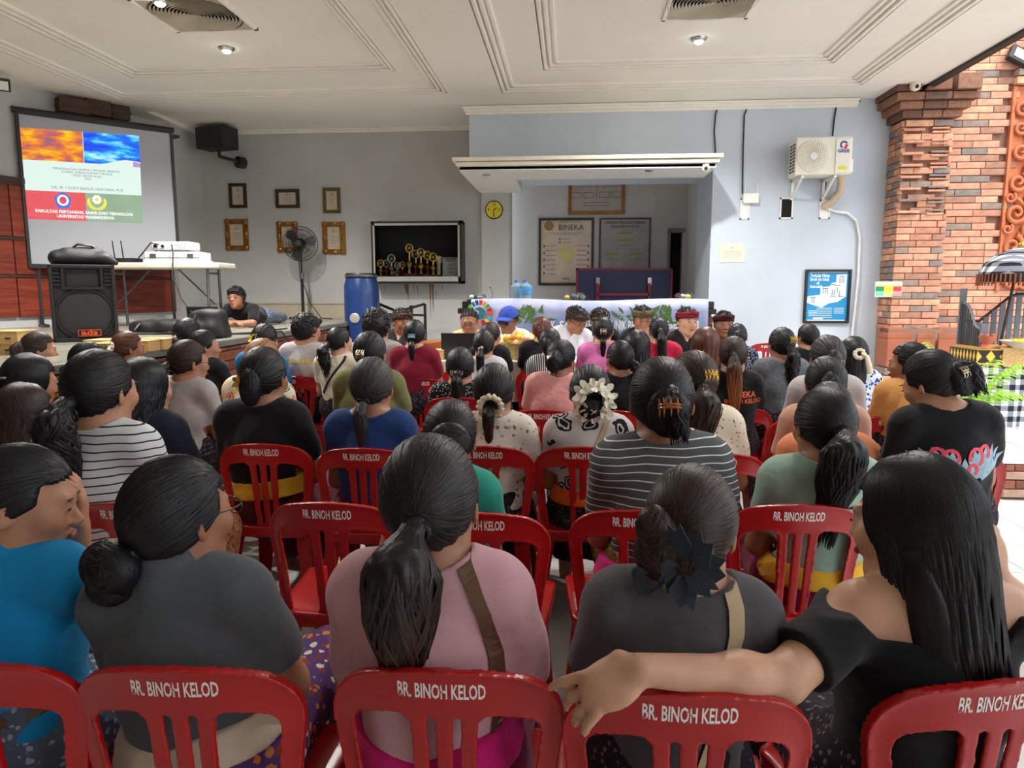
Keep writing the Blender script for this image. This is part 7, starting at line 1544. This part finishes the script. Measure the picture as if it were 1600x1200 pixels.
# ---- front row
P1R = dict(R=(at(122, 985, 1.72), at(124, 822, 1.56)))
p_blue = aud(40, 688, 168, 1.36, (-66, -12, 0), 'shortpony', 'black', 'blue', W_ + 'in a bright blue polo shirt at the left edge, holding her forehead', seat=(-78, 1034), det=2, h=.006, sleeve=.72, collar=True, skin='a', sash=None, sarong='denim',
    features=True, reach=P1R, hands=dict(R=dict(d=(.20, -.10, .97), n=(.80, .55, 0), side=-1, curl=(16, 22, 18), spread=7)), lo=(-.34, -.22, .36), hi=(.36, .62, 1.24), legs=False, dz=-.01)
aud(268, 712, 160, 1.33, (-24, -4, 3), 'bunleft', 'black', 'dgrey', W_ + 'in a dark grey polo shirt with a low hair bun and glasses', seat=(270, 1044), det=2, h=.006, collar=True, sash='cream', sashz=.62, sarong='purp', gl=0, features=True, bw=0.93, skin='b', chair_rz=R(3), lean=R(-5.5))
p_pink = aud(667, 682, 164, 1.33, (-3, 0, -2), 'bigpony', 'soft', 'pink', W_ + 'in a dusty pink blouse with a long ponytail down her back', seat=(690, 1047), det=2, h=.006, accs=('tie',), sash='pink', sashz=.62, sarong='mag', skin='b', sleeve=.8, hem=.62)
p_char = aud(1085, 727, 158, 1.36, (-20, -6, -3), 'messy', 'brown', 'charc', W_ + 'in a charcoal tee with a smoky bow in her messy bun', seat=(1082, 1082), det=2, h=.006, accs=('blackbow',), sarong='dark', skin='a', scoop=.082, features=True, bw=0.93, lean=R(3.5))
P5L = dict(L=(at(1222, 1062, 1.20), at(1000, 1046, 1.10)), R=(at(1640, 985, 1.50), at(1556, 905, 1.42)))
aud(1425, 708, 188, 1.38, (38, -10, 0), 'verylong', 'black', 'black', W_ + 'in a black off-shoulder top with long loose hair, arm laid along the next chair', seat=(1572, 1064), chair_rz=R(13), det=2, h=.006, sarong='dark', skin='c', off=True, features=True, by=R(4), sleeve=.74, reach=P5L,
    hands=dict(L=dict(d=(-.84, -.05, -.42), n=(-.35, -.65, .65), side=1, curl=(26, 30, 20), idx=(12, 14, 10), spread=13, thumb=(-.30, -.35, -.88)), R=dict(d=(-.25, .1, .95), n=(.35, -.9, .2), side=-1, curl=(70, 80, 45))), lo=(-.70, -.40, .36), hi=(.36, .46, 1.24), legs=False, bw=.88)
# ---- second row
aud(158, 613, 107, 2.34, (-10, -4, 0), 'wavy', 'black', 'strw', W_ + 'in a white tee with thin dark stripes and a wavy ponytail', seat=(192, 786), det=2, h=.007, accs=('tielow',), sarong='peach', skin='a', features=True)
aud(708, 621, 93, 2.34, (4, -6, 0), 'highbun', 'soft', 'teal', W_ + 'in a teal tee with a bun at the back of her head', seat=(748, 801), det=2, h=.007, sarong='dark', skin='a', lean=R(6))
aud(1032, 594, 106, 2.34, (-3, -4, 0), 'updo', 'black', 'strg', W_ + 'in a grey tee with white stripes and an amber claw clip', seat=(1000, 797), det=2, h=.007, accs=('amber',), sarong='gold', sash='pink', sashz=.60, skin='b', bw=0.91, heavy=.3, lean=R(-2))
aud(1292, 606, 96, 2.44, (8, -8, 4), 'bigpony', 'black', 'mint', W_ + 'in a sage green tee with a bulky ponytail and a yellow sash', seat=(1252, 788), det=2, h=.007, accs=('tie',), sarong='mag', sash='yel', sashz=.62, skin='b', bw=0.89, chair_rz=R(2))
chair_at(510, 785, R(-1), 'empty red plastic chair with a cardboard box on its seat')
# ---- third row
aud(412, 560, 75, 3.12, (-6, -4, 0), 'twist', 'black', 'black', W_ + 'in a plain black top with a gold leaf hair clip', seat=(407, 693), det=1, accs=('goldleaf',), sarong='mar', sash='yel', sashz=.635, skin='b', bw=0.90)
aud(582, 571, 73, 3.12, (-4, -6, 0), 'thinpony', 'grey', 'navy', W_ + 'in a navy tee with greying hair in a thin ponytail', seat=(564, 700), det=1, accs=('tielow',), sarong='mag', skin='b', scoop=.088)
aud(772, 567, 70, 3.12, (-4, -4, 0), 'shortpony', 'soft', 'wflor', W_ + 'in a cream dress of small flowers with a cream scrunchie', seat=(757, 697), det=1, accs=('scrunch',), sarong='dark', skin='a')
p_bw = aud(922, 569, 69, 3.12, (2, -4, 0), 'lowbun', 'black', 'bwflor', W_ + 'in a white dress of black roses with a big ivory scrunchie', seat=(912, 698), det=1, accs=('bigflower',), sarong='dark', sash='orange', sashz=.64, skin='a', bw=0.88)
aud(1085, 564, 80, 3.12, (10, -4, 6), 'bigpony', 'brown', 'cdot', W_ + 'in a cream dotted blouse with a gold claw clip', seat=(1122, 708), det=1, accs=('goldclaw',), sarong='dark', skin='b', lean=R(-4))
p_wing = aud(1440, 547, 86, 3.05, (32, -22, 0), 'updo', 'black', 'black', W_ + 'in a black tee with winged print, her hair pinned up', seat=(1497, 705), chair_rz=R(-4), det=1, accs=('silver',), sarong='dark', skin='a', bw=0.93, heavy=.3, lean=R(-4), features=True)
aud(1296, 614, 70, 3.12, (0, -4, 0), 'pony', 'black', 'salmon', W_ + 'in a salmon tee hidden behind the sage green tee', seat=(1298, 706), det=1, sarong='dark', skin='a', bw=0.95, heavy=.3)
aud(35, 599, 82, 2.62, (-20, -4, 0), 'bob', 'brown', 'dnavy', W_ + 'with loose brown hair at the left edge of the hall', det=1, sarong='dark', skin='a')
aud(222, 559, 80, 2.95, (-24, -4, 0), 'longw', 'black', 'dnavy', W_ + 'in a dark navy tee with long loose black hair', seat=(224, 688), det=1, sarong='dark', skin='c')
aud(50, 551, 75, 3.25, (-38, -8, 0), 'longw', 'black', 'mustard', W_ + 'in a mustard tee with a silver side clip', seat=(96, 682), det=1, accs=('sideclip',), sarong='mar', skin='a', lean=R(5))
# ---- fourth row
aud(578, 517, 55, 4.06, (-8, -4, 0), 'shortpony', 'black', 'olive', W_ + 'in an olive green tee', seat=(578, 638), det=1, accs=('silver',), skin='b', bw=0.96, heavy=.4)
aud(880, 530, 49, 4.06, (-28, -6, 0), 'updo', 'black', 'pinkt', W_ + 'in a soft pink tee with a pale metal clip', seat=(848, 640), det=1, accs=('silver',), skin='b', bw=0.91, lean=R(4), features=True)
aud(968, 532, 49, 4.25, (22, -6, 0), 'braid', 'black', 'black', W_ + 'in a black top with a short braid', seat=(955, 641), det=1, skin='b')
p_kel = aud(1147, 522, 50, 4.1, (-12, -4, 0), 'highpony', 'tipped', 'black', W_ + 'in a black printed tee with a long dyed ponytail', seat=(1152, 636), det=1, skin='a', bw=0.89)
aud(1290, 564, 68, 3.55, (-8, -14, 0), 'twist', 'black', 'beigep', W_ + 'in a beige rose blouse behind the sage green tee', seat=(1270, 652), det=1, skin='a', accs=('brownclip',))
aud(1422, 533, 60, 3.85, (52, -6, 0), 'twist', 'black', 'tan', 'heavy-set woman in a tan orange tee turned to the left', seat=(1400, 650), det=1, skin='b', bw=0.98, heavy=.8, features=True)
aud(412, 527, 56, 4.06, (-8, -4, 0), 'twist', 'blond', 'tropic', W_ + 'in a white tropical print with light brown dyed hair', seat=(412, 637), det=1, skin='b', bw=0.90, lean=R(5))
aud(295, 530, 60, 3.75, (-36, -4, 0), 'wavy', 'brown', 'lgrey', W_ + 'in a light grey shirt with wavy brown hair and a pearl clip', seat=(292, 634), det=1, skin='a', accs=('pearl',), features=True, gl=0, lean=R(4))
aud(138, 534, 57, 3.75, (-52, -4, 0), 'lowbun', 'black', 'strbr', W_ + 'in a brown and cream striped top with a low bun and glasses', det=1, skin='a', gl=0, features=True)
aud(60, 519, 48, 4.3, (-48, -6, 0), 'updo', 'brown', 'red', W_ + 'in a red tee with a brown claw clip in her hair', det=1, skin='a', accs=('brownclip',), features=True)
aud(198, 511, 47, 4.4, (-40, -4, 0), 'highpony', 'chest', 'mar2', W_ + 'in a dark red tee with a cream bow in her ponytail', det=1, skin='b', accs=('creamtail',), features=True)
aud(318, 514, 46, 4.6, (-52, -4, 0), 'twist', 'black', 'black', W_ + 'in a black tee facing the stage corner', seat=(338, 591), det=1, skin='a', features=True, bw=0.91)
aud(293, 496, 44, 5.1, (-14, -4, 0), 'lowbun', 'black', 'black', W_ + 'with a glossy low bun in front of the backpack', det=0, skin='a', accs=('pearl',))
# ---- fifth row and beyond
aud(415, 504, 42, 5.1, (-10, -4, 0), 'twist', 'black', 'blue2', W_ + 'in a blue tee with a yellow frangipani in her hair', seat=(446, 588), det=0, skin='a', accs=('yflower',), lean=R(5))
p_crm = aud(530, 504, 40, 5.1, (-34, -4, 0), 'wavy', 'black', 'cream', W_ + 'in a cream blouse with a black shoulder strap', seat=(500, 574), det=0, skin='c', features=True)
aud(648, 499, 37, 5.3, (0, -4, 0), 'shortpony', 'black', 'maroon', W_ + 'in a maroon tee with a pale blue bow clip', seat=(655, 591), det=0, skin='a', accs=('bluebow',), bw=0.96, heavy=.3)
aud(719, 542, 48, 4.45, (0, -4, 0), 'pony', 'black', 'bdot', W_ + 'in a black dress with white specks and a brown clip', det=1, skin='b', accs=('brownclip',))
aud(756, 515, 38, 5.2, (-4, -4, 0), 'pony', 'black', 'gwhite', W_ + 'in a grey white top with a pearl clip low in her hair', det=0, skin='a', accs=('pearl',))
aud(767, 494, 34, 5.9, (-26, -4, 0), 'updo', 'brown', 'black', W_ + 'in a black top with an amber clip, before the man in the cap', det=0, skin='a', accs=('amber',), features=True, bw=0.90)
aud(847, 491, 33, 6.0, (0, -4, 0), 'twist', 'red', 'black', W_ + 'with reddish hair and a pearl clip in a black top', det=0, skin='b', accs=('pearl',), bw=0.95)
aud(859, 511, 38, 5.2, (-14, -8, 0), 'twist', 'black', 'strb', W_ + 'in a finely striped black and white blouse', det=0, skin='b', lean=R(-4))
aud(942, 494, 36, 5.9, (0, -4, 0), 'shortpony', 'black', 'lilac', W_ + 'in an orchid pink shirt with a claw clip', det=0, skin='c', accs=('silver',), bw=0.93)
aud(996, 516, 46, 4.85, (-18, -4, 0), 'bob', 'black', 'redlace', W_ + 'in red lace with straight black hair to the shoulders', det=0, skin='c')
aud(1030, 494, 34, 5.9, (0, -4, 0), 'highpony', 'black', 'crimson', W_ + 'in a crimson tee with a high ponytail', det=0, skin='c', bw=0.96)
aud(1103, 511, 47, 4.9, (0, -4, 0), 'longs', 'chest', 'black', W_ + 'with straight chestnut hair over a black top', det=0, skin='a')
aud(1153, 494, 34, 5.9, (-10, -4, 0), 'highbun', 'black', 'ndot', W_ + 'in a navy dotted blouse with a round bun', det=0, skin='a', accs=('silver',))
aud(1222, 511, 44, 5.0, (10, -4, 0), 'wavy', 'black', 'gsweat', W_ + 'in a grey marl top with a wavy dark ponytail', seat=(1226, 604), det=0, skin='a', accs=('goldclaw',), bw=0.90)
aud(1263, 502, 34, 5.9, (20, -4, 0), 'shortpony', 'black', 'black', W_ + 'in a black tee below the blue poster', det=0, skin='a')
aud(1292, 539, 56, 4.35, (0, -8, 0), 'twist', 'grey', 'lgrey', W_ + 'with greying black hair and a clip, behind the beige rose blouse', det=0, skin='a', accs=('brownclip',))
aud(1335, 526, 46, 4.95, (-8, -4, 0), 'halfup', 'black', 'bwprint', W_ + 'in a blue and white print with a cream bow scrunchie', seat=(1346, 602), det=1, skin='a', accs=('creamtail',))
p_boyb = aud(478, 490, 42, 5.4, (-30, -4, 0), 'boyhair', 'black', 'lgrey', 'young man in a light grey uniform shirt turned to the right', det=1, skin='a', face='m', features=True, hw=.18)
aud(588, 483, 42, 5.5, (0, -4, 0), 'boyhair', 'black', 'lgrey', 'man with cropped hair in a light grey shirt before the blue drum', det=1, skin='a', face='m', bw=0.91, hw=.18)
pe_ = at(1188, 560, 8.55); chair((pe_.x, 8.55, 0), R(8), 'empty red plastic chair far back beside the navy dotted blouse', 1.06)
# ---- men at the table, facing the audience
MP = dict(sc=1.02, zmax=.17, by=R(180), face='m', features=True, det=1, hw=.165, seat=0, sarong='dark', bw=0.95, collar=True, open_v=True, skin='b')
UD = lambda n, a, b: udeng_mesh('headcloth', floral('headcloth ' + n, a, [b], 60, .34, True))
def man(*a, **k): d = dict(MP); d.update(k); return person(*a, **d)
man(628, 482, 25, 6.75, (42, -6, 0), 'male', 'black', 'black', 'man in a black shirt and dark headcloth looking towards the laptop', udeng=UD('dark', (46, 34, 30), (120, 90, 70)))
man(733, 483, 25, 6.9, (-2, -12, 0), 'bald', 'grey', 'yshirt', 'older man in a pale yellow shirt with glasses', gl=0, skin='b')
man(795, 480, 25, 6.8, (-22, -12, -6), 'male', 'black', 'white', 'man in a blue cap and white printed shirt', gl=1, skin='d', udeng=cap_mesh())
man(905, 479, 25, 6.7, (44, -24, 8), 'male', 'black', 'gwhite', 'man with glasses bending his head in a grey white shirt', gl=0, udeng=UD('brown', (48, 36, 32), (92, 64, 52)), lean=R(-5))
man(938, 484, 26, 6.9, (5, -30, 0), 'male', 'black', 'black', 'man with a bowed head in a black and gold headcloth', udeng=UD('blackgold', (26, 25, 25), (170, 136, 70)))
man(1005, 478, 26, 6.7, (4, -8, 0), 'male', 'black', 'black', 'man in an olive headcloth holding his hand to his mouth', udeng=UD('olive', (92, 84, 60), (60, 52, 40)), arms=dict(L=((-.20, .12, .72), (-.05, .17, .915))), hands=dict(L=dict(d=(.35, -.25, .75), n=(-.3, .9, .2), side=1, curl=(45, 60, 40))))
man(1074, 480, 27, 6.5, (18, -2, 0), 'male', 'black', 'black', 'man in a maroon headcloth and open black shirt', udeng=UD('maroon', (112, 28, 42), (140, 60, 66)), skin='c')
man(1131, 486, 25, 6.9, (2, 0, 0), 'male', 'black', 'mar2', 'man in a dark plum headcloth beside the brick counter leg', udeng=UD('plum', (56, 26, 34), (90, 40, 46)))

bx0, bx1 = at(600, 520, 7.0).x, at(1150, 520, 7.0).x; bc = empty('long_bench', ((bx0 + bx1) / 2, 6.95, 0), 0, 'low dark bench under the men behind the long table', 'bench')
MB().span((bx0 - bc.location.x, -.16, .46), (bx1 - bc.location.x, .16, .50)).build('seat', m_dwood, bc); [MB().span((x - .03, -.14, 0), (x + .03, .14, .46)).build('leg', m_dwood, bc) for x in (-1.5, 0, 1.5)]

# ---- prints and straps on the clothes
m_orp = M('orange print', (226, 92, 44), .7, var=0); m_yp = M('yellow print', (196, 166, 76), .7, var=.1); m_rp = M('coral print', (226, 70, 92), .7, var=.1); m_bp = M('pale blue print', (150, 176, 192), .7, var=.2, scale=40)
decal(p_blue, ribbon([(-.15, .645), (-.05, .625), (.05, .625), (.16, .65)], .022), 'belt', m_strapb, .006, 'brown woven belt')
decal(p_pink, ribbon([(.065, .99), (.085, .955), (.108, .90), (.128, .82), (.135, .72), (.125, .62)], .024), 'bag_strap', m_strapb, .006, 'brown leather strap over the right shoulder')
decal(p_char, ribbon([(.075, .985), (.085, .95), (.088, .90), (.076, .82), (.06, .70), (.04, .60)], .030), 'bag_strap', m_strapc, .006, 'beige strap over the right shoulder')
decal(p_bw, ribbon([(.075, .97), (.06, .93), (.03, .86), (-.02, .77), (-.06, .68)], .022), 'bag_strap', m_strapc, .006, 'beige strap across the back')
decal(p_crm, ribbon([(.09, .965), (.08, .93), (.03, .86), (-.04, .76), (-.10, .66)], .020), 'bag_strap', m_blk, .006, 'black strap across the back')
decal(p_kel, btext2('BINEKA', .045, .845, .05), 'printed_word', m_orp); decal(p_kel, btext2('BINOH KELOD', .05, .805, .036, .0005), 'printed_word', m_orp)
decal(p_boyb, btext2('SMANSA', 0, .85, .05), 'printed_word', m_yp) if False else decal(p_boyb, poly2([[(-.11 + .032 * k, .862), (-.085 + .032 * k, .862), (-.085 + .032 * k, .835), (-.11 + .032 * k, .835)] for k in range(7)]), 'back_print', m_yp, .003, 'worn yellow print across the back')
wing = []
for sg in (-1, 1):
    for k in range(7):
        a = R(118 + 9 * k - 20); L = .17 - .010 * k; x0, z0 = .05, .71; d = (-math.cos(a) * 0 + math.cos(R(150 - 13 * k)) , math.sin(R(150 - 13 * k))); n = (-d[1], d[0]); w_ = .011
        wing.append([(sg * (-(x0) + d[0] * q * L + n[0] * e * w_) , z0 + d[1] * q * L + n[1] * e * w_) for q, e in ((.1, -1), (.8, -1), (1, 0), (.8, 1), (.1, 1))])
wing += [[(-.03, .74), (.0, .80), (.03, .74), (.03, .66), (0, .62), (-.03, .66)]]
decal(p_wing, poly2(wing), 'back_print', m_bp, .004, 'pale blue feather print')
for sg in (-1, 1):
    for (cx, cz, r_) in ((.045, .80, .026), (.085, .815, .018), (.03, .755, .016)):
        decal(p_wing, ribbon([(sg * (cx + r_ * math.cos(a)), cz + r_ * 1.2 * math.sin(a)) for a in np.linspace(-1.2, 3.6, 9)], .012), 'flame_print', m_rp, .005, 'coral flame curl print')
FF, Rm, t = boy(); finish_head(FF, Rm, t); bo = link('person', FF.mesh('person', SKIN['b'])); pb2 = atz(366, 512, SZ); bo.location = (pb2.x, pb2.y + .18, SZ); tag(bo, 'young man in a black tee lying on the stage with folded arms', 'person')
HMb = Matrix.Translation(t) @ Matrix(Rm.tolist()).to_4x4(); q = link('hair', hair('boyhair', 1, 2, 'black'), bo); q.matrix_local = HMb
for n_, m_ in FACE: q = link(n_, m_, bo); q.matrix_local = HMb
FF = Field((-.34, -.24, -.02), (.34, .55, .42), .009); c = FF.rc; c((-.13, .02, .20), (.13, .02, .20), .066, None, .05); FF.el((0, .10, .17), (.168, .17, .115), .05); c((0, .22, .13), (0, .42, .11), .135, .14, .05, sc=(1.15, 1, .85))
for s in (-1, 1): c((s * .16, .02, .20), (s * .19, -.10, .09), .060, .060, .03)
FF.el((0, -.01, .31), (.07, .07, .06), .01, 'sub'); FF.D = np.maximum(FF.D, -FF.grid()[2]).astype(np.float32); q = link('shirt', FF.mesh('shirt', SH['black']), bo)
FF = Field((-.3, .3, -.02), (.3, 1.0, .3), .012); FF.el((0, .42, .11), (.17, .12, .12), .04)
for s in (-1, 1): FF.rc((s * .09, .42, .11), (s * .10, .80, .08), .095, .07, .04); FF.rc((s * .10, .80, .08), (s * .10, .94, .07), .07, .06, .03)
FF.D = np.maximum(FF.D, -FF.grid()[2]).astype(np.float32); link('trousers', FF.mesh('trousers', SAR['denim']), bo)
MB().tube([(-.075 + .0 + .035 * math.cos(a) * 0 , -.225 + .034 * math.cos(a), .048 + .034 * math.sin(a)) for a in np.linspace(0, 6.28, 13)[:-1]], .008, 6, closed=True).build('wristwatch', m_leg, bo, 60)
